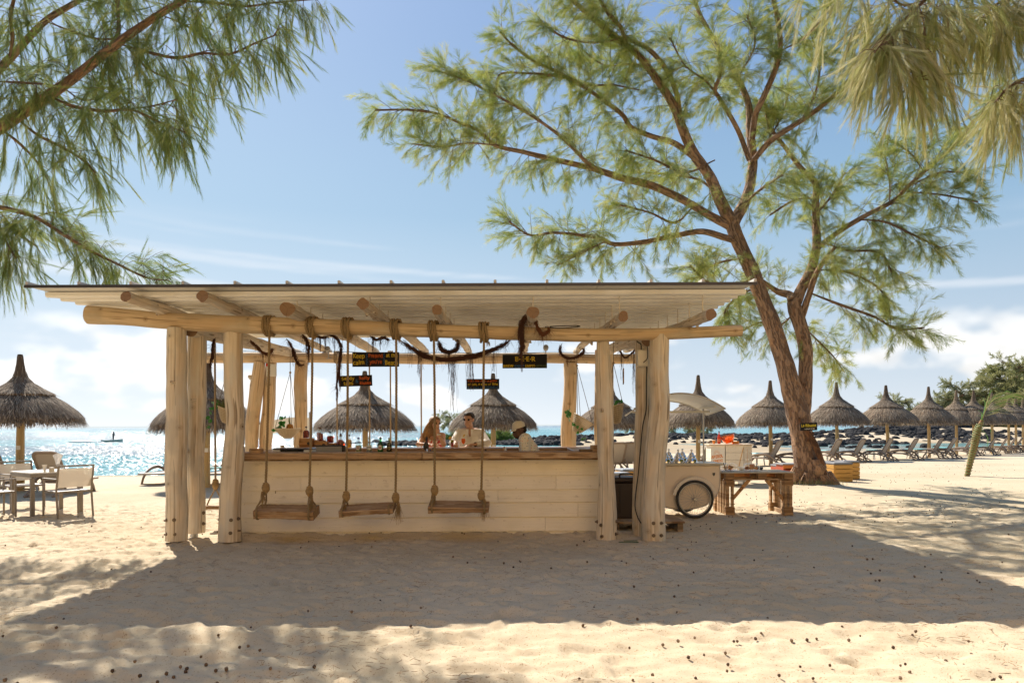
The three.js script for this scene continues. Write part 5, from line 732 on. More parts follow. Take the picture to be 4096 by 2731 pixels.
function ivy(label, base, runs, n, size, seed) {
  const t = thing('ivy_plant', label, 'ivy', base, 0, 'ivy in the wicker baskets'), r = RNG(seed), st = [], mats = [];
  for (const run of runs) { const P = run.map(q => V(...q)), c = new THREE.CatmullRomCurve3(P); st.push(tube(P, .003, { seg: 14, n: 4 })); for (let k = 0; k < n; k++) { const p = c.getPoint((k + r()) / n); const o = part('leaf', leafShape, mLeaf, t), s = size * (.55 + .6 * r()); o.position.set(p.x + (r() - .5) * .07, p.y + (r() - .5) * .05, p.z + (r() - .5) * .07); o.scale.set(s, s, s); o.rotation.set((r() - .3) * 1.2, r() * 2.4 - 1.2, r() * 6.28); } }
  part('stems', st, std([.12, .22, .05], .7), t); return t;
}
{
  let p = at(900, 1690, 10.6); basket('wicker basket with trailing ivy, half hidden behind the second left post', p, .17, .22, V(p.x + .08, 2.55, p.z), -.3);
  ivy('ivy trailing out of the basket beside the left posts', p, [[[-.05, .2, .05], [-.14, .24, .08], [-.2, .12, .08], [-.22, -.02, .08], [-.28, -.12, .08]], [[0, .2, .05], [-.1, .3, .05], [-.16, .28, .05]]], 12, .062, 501);
  { const g = []; for (let k = 0; k < 14; k++) { const a = k * 2.4, e = .2 + .3 * (k / 14); g.push(mv(new THREE.ConeGeometry(.02, .16, 4).translate(0, .08, 0), -.0, .22, .08, e * Math.cos(a) * 1.6, 0, e * Math.sin(a) * 1.6)); } solo('succulent_rosette', g, std([.12, .14, .05], .7), 'spiky brown green succulent sitting in the basket behind the left post', 'succulent', p); }
  p = at(1150, 1752, 12.4); basket('shallow wicker bowl hung on three cords, holding a pineapple', p, .225, .17, at(1160, 1490, 12.4), 0);
  ivy('ivy with round leaves beside the pineapple', p, [[[-.16, .18, .05], [-.12, .24, .08], [-.06, .2, .1]], [[-.14, .2, .1], [-.1, .3, .06], [-.07, .34, .06], [-.05, .38, .05]], [[-.18, .16, .1], [-.2, .14, .1], [-.24, .1, .1]]], 7, .075, 502);
  const pn = thing('pineapple', 'ripe orange pineapple with a spiky crown in the hanging bowl', 'pineapple', V(p.x + .045, p.y + .095, p.z + .02)); const pt = tex(128, 128, (u, v) => { const a = (u * 8 + v * 5) % 1, b = ((u * 8 - v * 5) % 1 + 1) % 1, e = Math.min(a, 1 - a, b, 1 - b); return mix3([.20, .09, .02], [.62, .27, .04], sst(.03, .2, e)); });
  part('fruit', lathe([[0, 0], [.045, .008], [.064, .05], [.066, .1], [.052, .145], [.03, .16], [0, .163]], 18), std([1, 1, 1], .7, { map: pt, bumpMap: pt, bumpScale: .01 }), pn); const lf = []; for (let k = 0; k < 26; k++) { const a = k * 2.4, e = .15 + .75 * (1 - k / 26); lf.push(mv(new THREE.ConeGeometry(.011, .10 + .06 * (k / 26), 4).translate(0, .06, 0).scale(1, 1, .35), 0, .155 + .03 * k / 26, 0, e * Math.cos(a), a, e * Math.sin(a) * .8)); } part('leaf_crown', lf, std([.15, .19, .06], .7), pn);
  p = at(2303, 1728, 12.6); basket('tilted wicker basket with ivy hanging at the back right post', p, .2, .28, at(2308, 1462, 12.6), -.55, .2);
  ivy('ivy spilling from the tilted basket at the back right post', p, [[[-.16, .28, .1], [-.1, .2, .14], [-.02, .12, .16], [.05, .04, .14], [.1, -.04, .1], [.14, -.14, .1]], [[-.16, .3, .08], [-.12, .36, .06]]], 11, .07, 503);
  p = at(2470, 1692, 11); basket('deep wicker basket leaning, half hidden by the right front post', p, .17, .28, V(p.x - .06, 2.5, p.z), .25);
  ivy('few ivy leaves over the rim of the deep basket by the right post', p, [[[-.08, .3, .1], [0, .33, .1], [.08, .32, .08]]], 7, .06, 504);
}
// ---------------------------------------------------------------- thatched parasols
const thatch = (() => {
  const low = lathe([[.0, .62], [.4, .5], [.8, .26], [1.12, .02], [1.2, -.04], [1.25, -.01], [1.245, .06], [1.17, .19], [1.05, .33], [.86, .51], [.64, .67], [.46, .79], [.3, .9]], 56), upp = lathe([[.3, .74], [.60, .655], [.675, .66], [.665, .72], [.45, .86], [.25, 1.02], [.145, 1.17], [.10, 1.34], [.078, 1.52], [.062, 1.70], [.05, 1.76], [0, 1.77]], 40);
  for (const g of [low, upp]) { const P = g.attributes.position, uv = g.attributes.uv; for (let i = 0; i < P.count; i++) { const a = Math.atan2(P.getZ(i), P.getX(i)), r = Math.hypot(P.getX(i), P.getZ(i)), k = 1 + .035 * (fbm2(a * 2.5 + 20, P.getY(i) * 3, 3, 5) - .5) + .02 * Math.sin(a * 9); P.setXYZ(i, P.getX(i) * k, P.getY(i) + (r > .9 ? .03 * (vn2(a * 6 + 9, 0, 8) - .5) : 0), P.getZ(i) * k); uv.setXY(i, uv.getX(i) * 5, P.getY(i) * 1.1 + (g === upp ? .3 : 0)); } g.computeVertexNormals(); const nr = g.attributes.normal; }
  const blades = (n, seed, prof, ln, lift, wd, hang) => {
    const r = RNG(seed), pos = [], nor = [], col = [], uv = [], idx = [];
    for (let k = 0; k < n; k++) {
      const t = Math.sqrt(r()) * (prof.length - 1.001), i = Math.floor(t), f = t - i, R = lerp(prof[i][0], prof[i + 1][0], f), y = lerp(prof[i][1], prof[i + 1][1], f), a = r() * 6.2832, sl = V(prof[i + 1][0] - prof[i][0], prof[i + 1][1] - prof[i][1], 0).normalize();
      const out = V(Math.cos(a), 0, Math.sin(a)), side = V(-Math.sin(a), 0, Math.cos(a)), dn = out.clone().multiplyScalar(sl.x).add(V(0, sl.y, 0)).addScaledVector(side, (r() - .5) * .7).normalize(), nn = out.clone().multiplyScalar(-sl.y).add(V(0, sl.x, 0));
      const L = ln * (.5 + r()), w = wd * (.6 + .9 * r()), p = out.clone().multiplyScalar(R).add(V(0, y, 0)).addScaledVector(nn, .004), e = p.clone().addScaledVector(dn, L).addScaledVector(nn, lift * (r() - .25)); if (hang) e.y -= L * .8 * r();
      const o = pos.length / 3; for (const [q, s] of [[p, -1], [p, 1], [e, 1], [e, -1]]) { pos.push(q.x + side.x * w * s, q.y + side.y * w * s, q.z + side.z * w * s); nor.push(nn.x, nn.y, nn.z); uv.push(0, 0); }
      const c = r(), b = c < .5 ? mix3([.085, .058, .038], [.18, .13, .085], r()) : c < .85 ? mix3([.22, .165, .11], [.34, .265, .18], r()) : [.46, .37, .26]; for (let q = 0; q < 4; q++) col.push(...b); idx.push(o, o + 1, o + 2, o, o + 2, o + 3);
    }
    const g = new THREE.BufferGeometry(); g.setAttribute('position', new THREE.Float32BufferAttribute(pos, 3)); g.setAttribute('normal', new THREE.Float32BufferAttribute(nor, 3)); g.setAttribute('uv', new THREE.Float32BufferAttribute(uv, 2)); g.setAttribute('color', new THREE.Float32BufferAttribute(col, 3)); g.setIndex(idx); return g;
  };
  return { low, upp, lowStraw: blades(3400, 71, [[.50, .775], [.66, .665], [.87, .515], [1.06, .335], [1.18, .19], [1.25, .05]], .20, .016, .0034), upStraw: blades(1500, 72, [[.08, 1.5], [.145, 1.17], [.25, 1.02], [.45, .865], [.66, .725]], .15, .014, .003), fringe: blades(1300, 73, [[1.17, .06], [1.22, .03], [1.24, .0]], .11, .02, .004, true) };
})();
const mThatch = [[1, 1, 1], [1.15, 1.1, 1.02], [.85, .82, .8]].map(c => std(c, .95, { map: strawTex, bumpMap: strawBump, bumpScale: .03 }));
function parasol(x, Z, rim, sy, label, lean = 0, num = null, pw = .075) {
  const p = onZ(x, Z), t = thing('thatched_parasol', label, 'parasol', p, 0, 'thatched parasols on the beach'), h = rim - p.y;
  part('pole', tube([V(0, -.25, 0), V(.0, h * .5, 0), V(lean * .3, h + .55, 0)], [pw * 1.05, pw, pw * .9], { seg: 10, n: 14, lump: .03, tileU: .4, tileV: 1.4, seed: x % 9 }), mPole, t);
  const mk = (n, g, m, par = t) => { const o = part(n, g, m, par); if (par === t) { const v = 1 + .05 * Math.sin(x * 1.7); o.position.set(lean * .2, h, 0); o.scale.set(v, sy * (1 + .03 * Math.sin(x * 2.3)), v * (1 + .03 * Math.sin(x))); o.rotation.set(0, x * .7, lean * -.06); } return o; };
  const tone = mThatch[x % 3], c = mk('lower_thatch', thatch.low, tone), u = mk('thatch_cap', thatch.upp, mThatch[(x + 1) % 3]);
  stuff(mk('straw', thatch.lowStraw, mBlade, c)); stuff(mk('straw', thatch.upStraw, mBlade, u)); stuff(mk('straw_fringe', thatch.fringe, mBlade, c));
  if (num) { part('number_tag', bx(.10, .10, .006, .02, h * .62, pw + .006, .002), mPaper, t); }
  return t;
}
parasol(78, 16.4, 1.66, .92, 'thatched parasol with number tag shading the left dining table', .1, 61, .088);
parasol(826, 17.0, 1.50, .95, 'thatched parasol half hidden behind the left bar posts', .1, 2);
parasol(1461, 18.3, 1.48, .88, 'thatched parasol framed by the swing ropes behind the amber bottles', -.06, 3);
parasol(1973, 19.2, 1.49, .82, 'coarse thatched parasol directly behind the man in white', 0, 4);
parasol(2445, 23.4, 1.47, .92, 'thatched parasol seen between the inner right posts and the tilted basket', 0);
parasol(2793, 23.7, 1.53, .95, 'thatched parasol rising behind the cart canopy', .05, 5);
parasol(3084, 26.7, 1.53, .98, 'thatched parasol partly behind the forked tree trunk', -.1, 6);
parasol(3350, 30.5, 1.58, 1.0, 'thatched parasol right beside the board on the forked trunk', -.15);
parasol(3553, 32.0, 1.60, 1.0, 'thatched parasol whose spike leans left, second past the forked tree', -.3);
parasol(3718, 33.9, 1.60, 1.0, 'thatched parasol in front of the low shore trees, third past the forked tree', -.12);
parasol(3828, 38.7, 1.60, 1.0, 'thatched parasol with a short thick spike in the far row', -.1);
parasol(3898, 38.4, 1.62, 1.02, 'thatched parasol just left of the palm wrapped stake', -.15);
parasol(3971, 41, 1.62, 1.0, 'thatched parasol hidden behind the palm wrapped stake', -.1);
parasol(4037, 44.8, 1.60, 1.0, 'thatched parasol right of the palm stake in the far row', 0);
parasol(4066, 48, 1.60, 1.0, 'small far thatched parasol near the end of the row', 0);
parasol(4094, 50, 1.62, 1.0, 'last thatched parasol at the end of the far row', 0);

// ---------------------------------------------------------------- sun loungers
const lounger0 = (() => {
  const t = new THREE.Group(); t.name = 'sun_lounger'; t.userData = { category: 'sun lounger', group: 'sun loungers in the row' };
  const side = (z, g) => g;
  for (const z of [-.33, .33]) {
    part('side_arm', tube([V(-.72, 0, z), V(-.62, .2, z), V(-.40, .37, z), V(-.1, .44, z), V(.2, .42, z), V(.42, .30, z), V(.52, .12, z), V(.56, 0, z)], [.026, .026, .03, .034, .032, .028, .026, .026], { seg: 26, n: 8, flat: 1.3 }), mNylon, t);
    part('rear_leg', tube([V(.10, .30, z * .9), V(.35, .24, z * .9), V(.62, .14, z * .9), V(.78, .03, z * .9), V(.70, 0.02, z * .9), V(.55, .08, z * .9)], .024, { seg: 20, n: 8 }), mNylon, t);
  }
  const ring = (w, h, r, d) => slab(rrect(w, h, r), d, .008, [rrect(w - .13, h - .13, Math.max(.02, r - .04)).reverse()], 4);
  part('seat_frame', ring(1.22, .62, .06, .04).rotateX(-Math.PI / 2).translate(-.36, .30, 0), mNylon, t); part('seat_panel', slab(rrect(1.12, .52, .03), .012, .002).rotateX(-Math.PI / 2).translate(-.36, .305, 0), mNylonPanel, t);
  const bk = g => g.rotateY(Math.PI / 2).rotateZ(-.50).translate(.22 + .17, .30 + .33, 0);
  const back = part('backrest_frame', bk(ring(.60, .82, .14, .04)), mNylon, t); part('backrest_panel', bk(slab(rrect(.50, .71, .10), .012, .002)), mNylonPanel, t);
  part('front_bar', tube([V(-.72, .02, -.33), V(-.72, .02, .33)], .02, { seg: 2, n: 8 }), mNylon, t);
  return t;
})();
let firstLounger = true;
function lounger(x, Z, deg, label) { const p = onZ(x, Z); if (firstLounger) { firstLounger = false; scene.add(lounger0); lounger0.name = numbered('sun_lounger'); lounger0.position.copy(p); lounger0.rotation.y = deg * R2; lounger0.userData.label = label; return lounger0; } return dup(lounger0, p, deg * R2, label); }
const farL = 'taupe plastic sun lounger in the far crowded end of the row';
lounger(3062, 25.6, -40, 'taupe plastic sun lounger left of the forked trunk, beside the turquoise table');
lounger(3165, 26.2, -40, 'taupe plastic sun lounger half hidden by the forked trunk');
lounger(2500, 22.5, -78, 'taupe plastic sun lounger seen from behind between the right bar posts');
lounger(2812, 24.6, -62, 'taupe plastic sun lounger seen from behind above the cart lids');
lounger(2450, 22.2, -78, 'taupe plastic sun lounger mostly hidden by the inner right post');
lounger(3305, 28.8, -48, 'taupe plastic sun lounger behind the yellow crate stools, close to the forked trunk');
lounger(3400, 29.0, -48, 'taupe plastic sun lounger right of the first parasol pole past the forked tree');
lounger(3510, 30.0, -48, 'taupe plastic sun lounger left of the second parasol pole past the forked tree');
lounger(3612, 30.6, -48, 'taupe plastic sun lounger right of the second parasol pole past the forked tree');
lounger(3715, 32.4, -48, 'taupe plastic sun lounger at the third parasol pole past the forked tree');
lounger(3768, 32.6, -48, 'taupe plastic sun lounger right of the third parasol pole past the forked tree');
[[3840, 36], [3868, 37], [3935, 38.6], [3985, 42], [4020, 43], [4048, 45], [4078, 46], [4095, 45]].forEach(([x, Z]) => lounger(x, Z, -46, farL));
lounger(242, 15.4, -88, 'dark taupe sun lounger seen from behind beyond the dining table');
lounger(10, 15.8, -88, 'dark taupe sun lounger left of the parasol pole, beyond the chair');
lounger(672, 18.6, 88, 'sun lounger legs showing left of the left bar posts'); lounger(905, 18.4, 88, 'sun lounger showing between the left bar posts behind the side swing');
function sideTable(x, Z, label, w = .5) { const p = onZ(x, Z), t = thing('side_table', label, 'side table', p, .4, 'turquoise topped side tables'); part('table_top', slab(rrect(w, w, .04), .025, .005).rotateX(-Math.PI / 2).translate(0, .46, 0), mTurq, t); const lm = std([.5, .48, .44], .6); for (const a of [-1, 1]) for (const b of [-1, 1]) part('leg', tube([V(a * w * .40, 0, b * w * .40), V(a * w * .36, .23, b * w * .36), V(a * w * .40, .45, b * w * .40)], .022, { seg: 5, n: 7 }), lm, t); }
sideTable(3028, 26.3, 'turquoise topped side table left of the first lounger'); sideTable(3310, 30.4, 'turquoise topped side table by the parasol pole nearest the trunk sign', .7); sideTable(3497, 31.2, 'turquoise topped side table before the leaning spike parasol'); sideTable(3668, 32.4, 'wide turquoise side table between two parasol poles', .75); sideTable(3775, 36.5, 'turquoise side table behind the third pole loungers', .8); sideTable(3905, 41, 'turquoise side table by the palm wrapped stake', .9); sideTable(4010, 46, 'far turquoise side table at the end of the row', .9);
sideTable(856, 17.4, 'turquoise side table showing between the left bar posts'); sideTable(95, 16.1, 'turquoise side table beside the left parasol pole', .8);

// ---------------------------------------------------------------- dining corner on the left
{
  const c = [[127, 2066], [322, 2047], [243, 2035], [50, 2050]].map(([x, y]) => gnd(x, y, 0)), H = .73, mid = V().add(c[0]).add(c[1]).add(c[2]).add(c[3]).multiplyScalar(.25), a = Math.atan2(-(c[1].z - c[0].z), c[1].x - c[0].x);
  const t = thing('dining_table', 'taupe metal dining table with white top under the left parasol', 'table', V(mid.x, 0, mid.z), a), w = .82, d = .86;
  part('table_top', bx(w, .022, d, 0, H, 0, .004), std([.78, .76, .72], .35), t); part('rim', [bx(w, .06, .03, 0, H - .042, d / 2 - .016), bx(w, .06, .03, 0, H - .042, -d / 2 + .016), bx(.03, .06, d - .06, w / 2 - .016, H - .042, 0), bx(.03, .06, d - .06, -w / 2 + .016, H - .042, 0)], mAlu, t);
  for (const sx of [-1, 1]) for (const sz of [-1, 1]) part('leg', bx(.06, H - .075, .06, sx * (w / 2 - .033), (H - .075) / 2 - .01, sz * (d / 2 - .033)), mAlu, t);
  const chair = (p, dir, label) => {
    const t = thing('dining_chair', label, 'chair', p, Math.atan2(-dir.z, dir.x), 'textilene dining chairs'); const s = .027;
    for (const z of [-.27, .27]) { part('rear_leg', [bar(V(-.30, 0, z), V(-.24, .44, z), s, s), bar(V(-.24, .44, z), V(-.33, .86, z), s, s)], mAlu, t); part('front_leg', bar(V(.26, 0, z), V(.26, .63, z), s, s), mAlu, t); part('armrest', [bx(.54, .022, .045, 0, .642, z, .008)], mAlu, t); part('seat_rail', bx(.52, .03, .03, .01, .425, z), mAlu, t); }
    part('seat', sheet(8, 6, (u, v) => V(lerp(-.23, .25, u), .435 - .015 * Math.sin(u * 3.14) * Math.sin(v * 3.14), lerp(-.255, .255, v))), std([.80, .76, .68], .7, { transmission: .2, thickness: 0 }), t);
    part('backrest', sheet(6, 6, (u, v) => V(lerp(-.25, -.325, v) - .015 * Math.sin(u * 3.14), lerp(.50, .82, v), lerp(-.255, .255, u))), mTextilene, t); part('top_rail', bx(.03, .028, .56, -.332, .862, 0, .006), mAlu, t); part('cross_rail', [bx(.03, .03, .54, -.245, .425, 0), bx(.03, .03, .54, .25, .425, 0)], mAlu, t);
    return t; };
  chair(V(-7.60, 0, -11.66), V(-.82, 0, -.57), 'taupe textilene armchair seen from behind, right of the dining table');
  chair(V(-8.74, 0, -11.44), V(.59, 0, -.81), 'taupe textilene armchair with a white seat in front of the dining table');
  chair(V(-9.2, 0, -12.8), V(.82, 0, .57), 'taupe textilene armchair at the far side of the dining table');
  const on = (x, y) => { const r = ray(x, y), Z = (CAMY - H - .011) / -r[1]; return V(r[0] * Z, H + .011, -Z); };
  const nk = thing('napkin_glass', 'wine glass holding a fanned white napkin on the dining table', 'glass', on(229, 1880)); part('glass', lathe([[.035, 0], [.034, .004], [.005, .012], [.005, .07], [.03, .10], [.036, .15], [.03, .20]], 18), mGlass, nk); part('napkin', [0, 1, 2, 3].map(k => sheet(6, 6, (u, v) => V((u - .5) * (.03 + .12 * v) + (k - 1.5) * .018 * v, .11 + .20 * v * (1 - .5 * Math.abs(u - .5)), (k - 1.5) * .012 + .02 * Math.sin(u * 9 + k)))), mPaper, nk);
  const g2 = thing('water_glass', 'short clear tumbler beside the folded napkin on the dining table', 'glass', on(176, 1894)); part('glass', lathe([[0, .003], [.03, .003], [.034, .1], [.031, .1], [.028, .008], [0, .008]], 18), mGlass, g2); part('napkin', [0, 1].map(k => sheet(5, 5, (u, v) => V((u - .5) * .09 * v + .01 * k, .02 + .13 * v, .02 * Math.sin(u * 6 + k)))), mPaper, g2);
  const tl = thing('candle_holder', 'beige round candle holder on the dining table', 'candle holder', on(205, 1888)); part('holder', lathe([[0, 0], [.036, 0], [.04, .02], [.04, .075], [.034, .08], [.03, .07], [0, .068]], 18), std([.52, .45, .34], .6), tl); part('candle', cyl(.025, .025, .02, 0, .075, 0, 12), mPaper, tl);
  const g3 = thing('water_glass', 'clear tumbler behind the fanned napkin on the dining table', 'glass', on(246, 1876)); part('glass', lathe([[0, .003], [.028, .003], [.032, .09], [.029, .09], [.026, .008], [0, .008]], 18), mGlass, g3); part('water', lathe([[0, .01], [.025, .01], [.027, .05], [0, .05]], 14), liquid([.9, .95, .95]), g3);
}
// beige cloth screen seen between the back left posts
{ const a = at(1085, 1737, 15.5), b = at(1240, 1660, 15.5); const t = thing('cloth_screen', 'beige cloth panel stretched behind the back left posts', 'cloth screen', V(a.x, groundY(a.x, a.z), a.z)); const by = a.y - t.position.y; part('cloth', sheet(16, 6, (u, v) => V(lerp(-.3, b.x - a.x, u), by + lerp(0, .30, v) + .12 * Math.sin(u * 2.6) - .1 * (1 - u), .12 * Math.sin(u * 4 + v))), std([.66, .57, .42], .85, { transmission: .3, thickness: 0 }), t); part('pole', rod(V(b.x - a.x, -.1, .05), V(b.x - a.x, by + .5, .05), .018), mSteel, t); part('pole', rod(V(-.3, -.1, .05), V(-.3, by + .4, .05), .018), mSteel, t); }

// ---------------------------------------------------------------- ice cream cart
{
  const p = gnd(2780, 2073, 0), t = thing('ice_cream_cart', 'cream white ice cream cart with a spoked bicycle wheel and arched canopy', 'cart', p, 0), cream = std([.74, .62, .51], .4, { clearcoat: .3 }), D = .56, z0 = -.37;
  const prof = [[.437, .845], [.437, .60], [.425, .48], [.385, .37], [.31, .27], [.20, .195], [.05, .15], [-.15, .128], [-.38, .15], [-.55, .21], [-.72, .32], [-.82, .48], [-.84, .62], [-.84, .845]];
  part('body', slab(prof, D, .012, [], 3).translate(0, 0, z0), cream, t); part('body_seam', tube(prof.slice(0, 12).map(q => V(q[0], q[1], z0 + D / 2 + .002)), .006, { seg: 40, n: 6 }), std([.45, .42, .38], .5), t);
  part('counter_top', bx(1.36, .035, D + .10, -.2, .865, z0, .006), std([.50, .46, .38], .4), t);
  const wheel = (x, z, r, lab) => {
    const w = part('wheel_rim', [new THREE.TorusGeometry(r * .84, .013, 8, 48)], mSteel, t, lab); w.position.set(x, r, z);
    part('tyre', new THREE.TorusGeometry(r * .93, r * .075, 10, 56), mBlack, w); part('hub', mv(cyl(.022, .022, .09, 0, 0, 0, 12), 0, 0, 0, Math.PI / 2), mSteel, w); const sp = []; for (let k = 0; k < 32; k++) { const a = k / 32 * 6.2832, b = a + (k % 2 ? .55 : -.55); sp.push(rod(V(Math.cos(b) * .022, Math.sin(b) * .022, k % 4 < 2 ? .03 : -.03), V(Math.cos(a) * r * .83, Math.sin(a) * r * .83, 0), .0018, 4)); } part('spokes', sp, mSteel, w).userData.kind = 'stuff'; return w; };
  wheel(0, 0.0, .306); wheel(0, z0 * 2, .306); wheel(-.62, z0, .2);
  part('mudguard', (() => { const P = []; for (let k = 0; k <= 24; k++) { const a = (16 + 150 * k / 24) * R2; P.push(a); } return sheet(24, 3, (u, v) => { const a = lerp(16, 168, u) * R2, r = .318 + .05 * Math.sin(v * Math.PI) * 0 + v * .045, z = lerp(-.055, -.055, v); return V(Math.cos(a) * r, .306 + Math.sin(a) * r, .028); }); })(), std([.70, .63, .55], .45), t);
  part('mudguard_edge', tube(Array.from({ length: 21 }, (_, k) => { const a = lerp(16, 168, k / 20) * R2; return V(Math.cos(a) * .363, .306 + Math.sin(a) * .363, .02); }), .007, { seg: 40, n: 6 }), std([.66, .6, .52], .45), t);
  part('shield_emblem', slab([[-.02, .03], [0, .024], [.02, .03], [.02, -.005], [0, -.03], [-.02, -.005]], .006, .001).translate(.335, .70, z0 + D / 2 + .004), std([.05, .05, .05], .4), t);
  // canopy: arched cloth on four posts
  const cx = -.29, half = .70, arch = (u, v) => { const x = lerp(-half, half, u), y = 1.715 + .245 * (1 - (x / half) ** 2) + .085 * (v - .5); return V(cx + x, y, lerp(-.74, .28, v)); };
  part('canopy_cloth', sheet(24, 8, arch), mCanvas, t); for (const v of [0, 1]) part('canopy_hoop', tube(Array.from({ length: 15 }, (_, k) => arch(k / 14, v).add(V(0, -.004, 0))), .013, { seg: 40, n: 8 }), std([.55, .52, .46], .5), t);
  for (const u of [0, 1]) part('canopy_bar', rod(arch(u, 0), arch(u, 1), .012), std([.55, .52, .46], .5), t);
  for (const [sx, sz] of [[1, -1], [-1, -1], [1, 1], [-1, 1]].slice(0, 2)) part('canopy_post', rod(V(cx + sx * .545, .87, z0 + sz * .02), V(cx + sx * .545, 1.80, z0 + sz * .02), .014, 10), mSteel, t); part('canopy_rail', bx(1.3, .035, .03, cx, 1.72, z0 - .02, .004), std([.6, .57, .5], .5), t); part('canopy_rail', bx(.03, .03, 1.0, cx + .545, 1.785, -.23, .004), std([.6, .57, .5], .5), t); part('canopy_rail', bx(.03, .03, 1.0, cx - .545, 1.785, -.23, .004), std([.6, .57, .5], .5), t);
  const lid = lathe([[.098, 0], [.098, .02], [.092, .03], [.086, .055], [.066, .075], [.066, .085], [.062, .105], [.044, .12], [.044, .128], [.038, .15], [.018, .165], [.012, .175], [.012, .19], [.02, .2], [.016, .215], [0, .22]], 26), lid0 = lid;
  [[-.42, .13, 'beside the right bar post'], [-.205, .13, 'in the middle of the front row'], [.015, .13, 'nearest the canopy post'], [-.30, -.13, 'in the back row, left'], [-.07, -.13, 'in the back row, right'], [-.52, -.13, 'in the back row behind the bar post']].forEach(([x, z, w]) => { const s = thing('tub_lid', 'shiny stepped chrome tub lid on the cart, ' + w, 'lid', V(p.x + x, .884, p.z + z0 + z), 0, 'chrome lids on the cart'); part('dome', lid0, mChrome, s); part('paper_tag', bx(.05, .03, .003, .03, .04, .093, .001), std([.12, .16, .02], .7), s); });
}
// ---------------------------------------------------------------- pallet table with cakes
{
  const a = gnd(2905, 2062, 0), b = gnd(3178, 2062, 0), w = b.x - a.x, mid = (a.x + b.x) / 2, H = .715, D = .72, t = thing('pallet_table', 'rough table built from pallet wood with a white painted top', 'table', V(mid, 0, a.z - D / 2));
  for (let k = 0; k < 6; k++) part('top_plank', bx(w + .06, .02, D / 6 - .006, 0, H - .01, -D / 2 + D / 6 * (k + .5), .003), std([.58, .53, .47], .7, { map: whiteTex }), t);
  for (const z of [-D / 2 + .05, 0, D / 2 - .05]) { for (const x of [-w / 2 + .07, .0 + .05, w / 2 - .07]) part('block', bx(.145, .085, .09, x, H - .066, z, .003), mPallet, t); part('lower_plank', bx(w + .02, .02, .09, 0, H - .12, z, .003), mPallet, t); }
  part('under_plank', bx(w - .1, .07, .02, .03, H - .07, -D / 2 + .2, .003), std([1.9, 1.1, .5], .7, { map: plankTex }), t);
  for (const sx of [-1, 1]) for (const sz of [-1, 1]) { const x = sx * (w / 2 - .07), z = sz * (D / 2 - .05); part('leg', bx(.05, H - .13, .09, x + sx * .035, (H - .13) / 2, z, .003), mPallet, t); part('leg', bx(.035, H - .13, .075, x - sx * .05, (H - .13) / 2, z, .003), mPallet, t); part('foot_block', bx(.15, .14, .104, x - sx * .003, .07, z, .003), mPallet, t); part('head_block', bx(.15, .09, .104, x - sx * .003, H - .182, z, .003), mPallet, t); }
  for (const sx of [-1, 1]) for (const z of [-.16, -.02, .13]) part('slat', bx(.02, H - .14, .09, sx * (w / 2 - .03), (H - .14) / 2, z, .003), mPlankPale, t);
  for (const sx of [-1, 1]) { part('brace', bar(V(sx * (w / 2 - .12), H - .47, D / 2 - .09), V(sx * (w / 2 - .42), H - .13, D / 2 - .09), .055, .022), std([1.6, 1.2, .8], .8, { map: plankTex }), t); part('foot_rail', bx(.02, .07, D - .24, sx * (w / 2 - .09), .04, 0, .003), mPlankPale, t); }
  const onT = (x, dz) => V(ray(x, HY)[0] * (-t.position.z - dz), H, t.position.z + dz);
  const food = std([.50, .22, .06], .7), food2 = std([.30, .11, .035], .7), r = RNG(77);
  for (const [x, z, lab, n, m] of [[2915, -.02, 'glass cake dome of crispy pastries, nearer the cart', 22, 0], [3006, .04, 'glass cake dome of round muffins, nearer the forked tree', 9, 1]]) {
    const s = thing('cake_dome', lab, 'cake dome', onT(x, z), 0, 'cake domes on the pallet table'); part('plate', lathe([[0, .0], [.05, 0], [.05, .012], [.14, .018], [.145, .024], [0, .024]], 24), mGlass, s); part('dome', lathe([[.135, .025], [.138, .07], [.128, .105], [.10, .125], [.02, .132], [.012, .138], [.02, .155], [.012, .168], [0, .17]], 30), mGlass, s);
    for (let k = 0; k < n; k++) { const a = r() * 6.28, q = .09 * Math.sqrt(r()), y = m ? (k < 6 ? .05 : .095) : .03 + .05 * r(); const o = m ? part('muffin', new THREE.IcosahedronGeometry(.028, 2), k % 3 ? food : food2, s) : part('pastry', mv(new THREE.TorusGeometry(.018, .009, 5, 10, 4.5), 0, 0, 0, r() * 3, r() * 3, 0), food, s); o.position.set(m ? Math.cos(k * 1.05) * (k < 6 ? .085 : .03) : Math.cos(a) * q, y, m ? Math.sin(k * 1.05) * (k < 6 ? .075 : .03) : Math.sin(a) * q); } }
  const cup = thing('glass_jar', 'clear jar with spoons at the cart end of the pallet table', 'jar', onT(2902, .18)); part('jar', lathe([[0, .003], [.04, .003], [.045, .02], [.045, .11], [.041, .11], [.041, .015], [0, .012]], 18), mGlass, cup); part('spoon', rod(V(.01, .015, 0), V(-.04, .15, .02), .006, 6), mBlack, cup); part('spoon', rod(V(-.01, .015, 0), V(.03, .12, .02), .005, 6), mSteel, cup);
  for (const [x, z, s, l] of [[2968, -.2, 1, 'white bowl between the two cake domes'], [3040, -.22, .9, 'dark rimmed bowl right of the muffin dome'], [3010, .26, .8, 'low clear dish in front of the muffin dome']]) { const o = thing('bowl', l, 'bowl', onT(x, z)); part('dish', lathe([[0, .004], [.04, .0], [.06, .03], [.066, .055], [.06, .055], [.05, .02], [0, .012]], 20).scale(s, s, s), l.startsWith('low') ? mGlass : l.startsWith('dark') ? std([.06, .07, .1], .4) : mWhite, o); part('foot', cyl(.03 * s, .032 * s, .006, 0, .002, 0, 16), mWhite, o); }
}
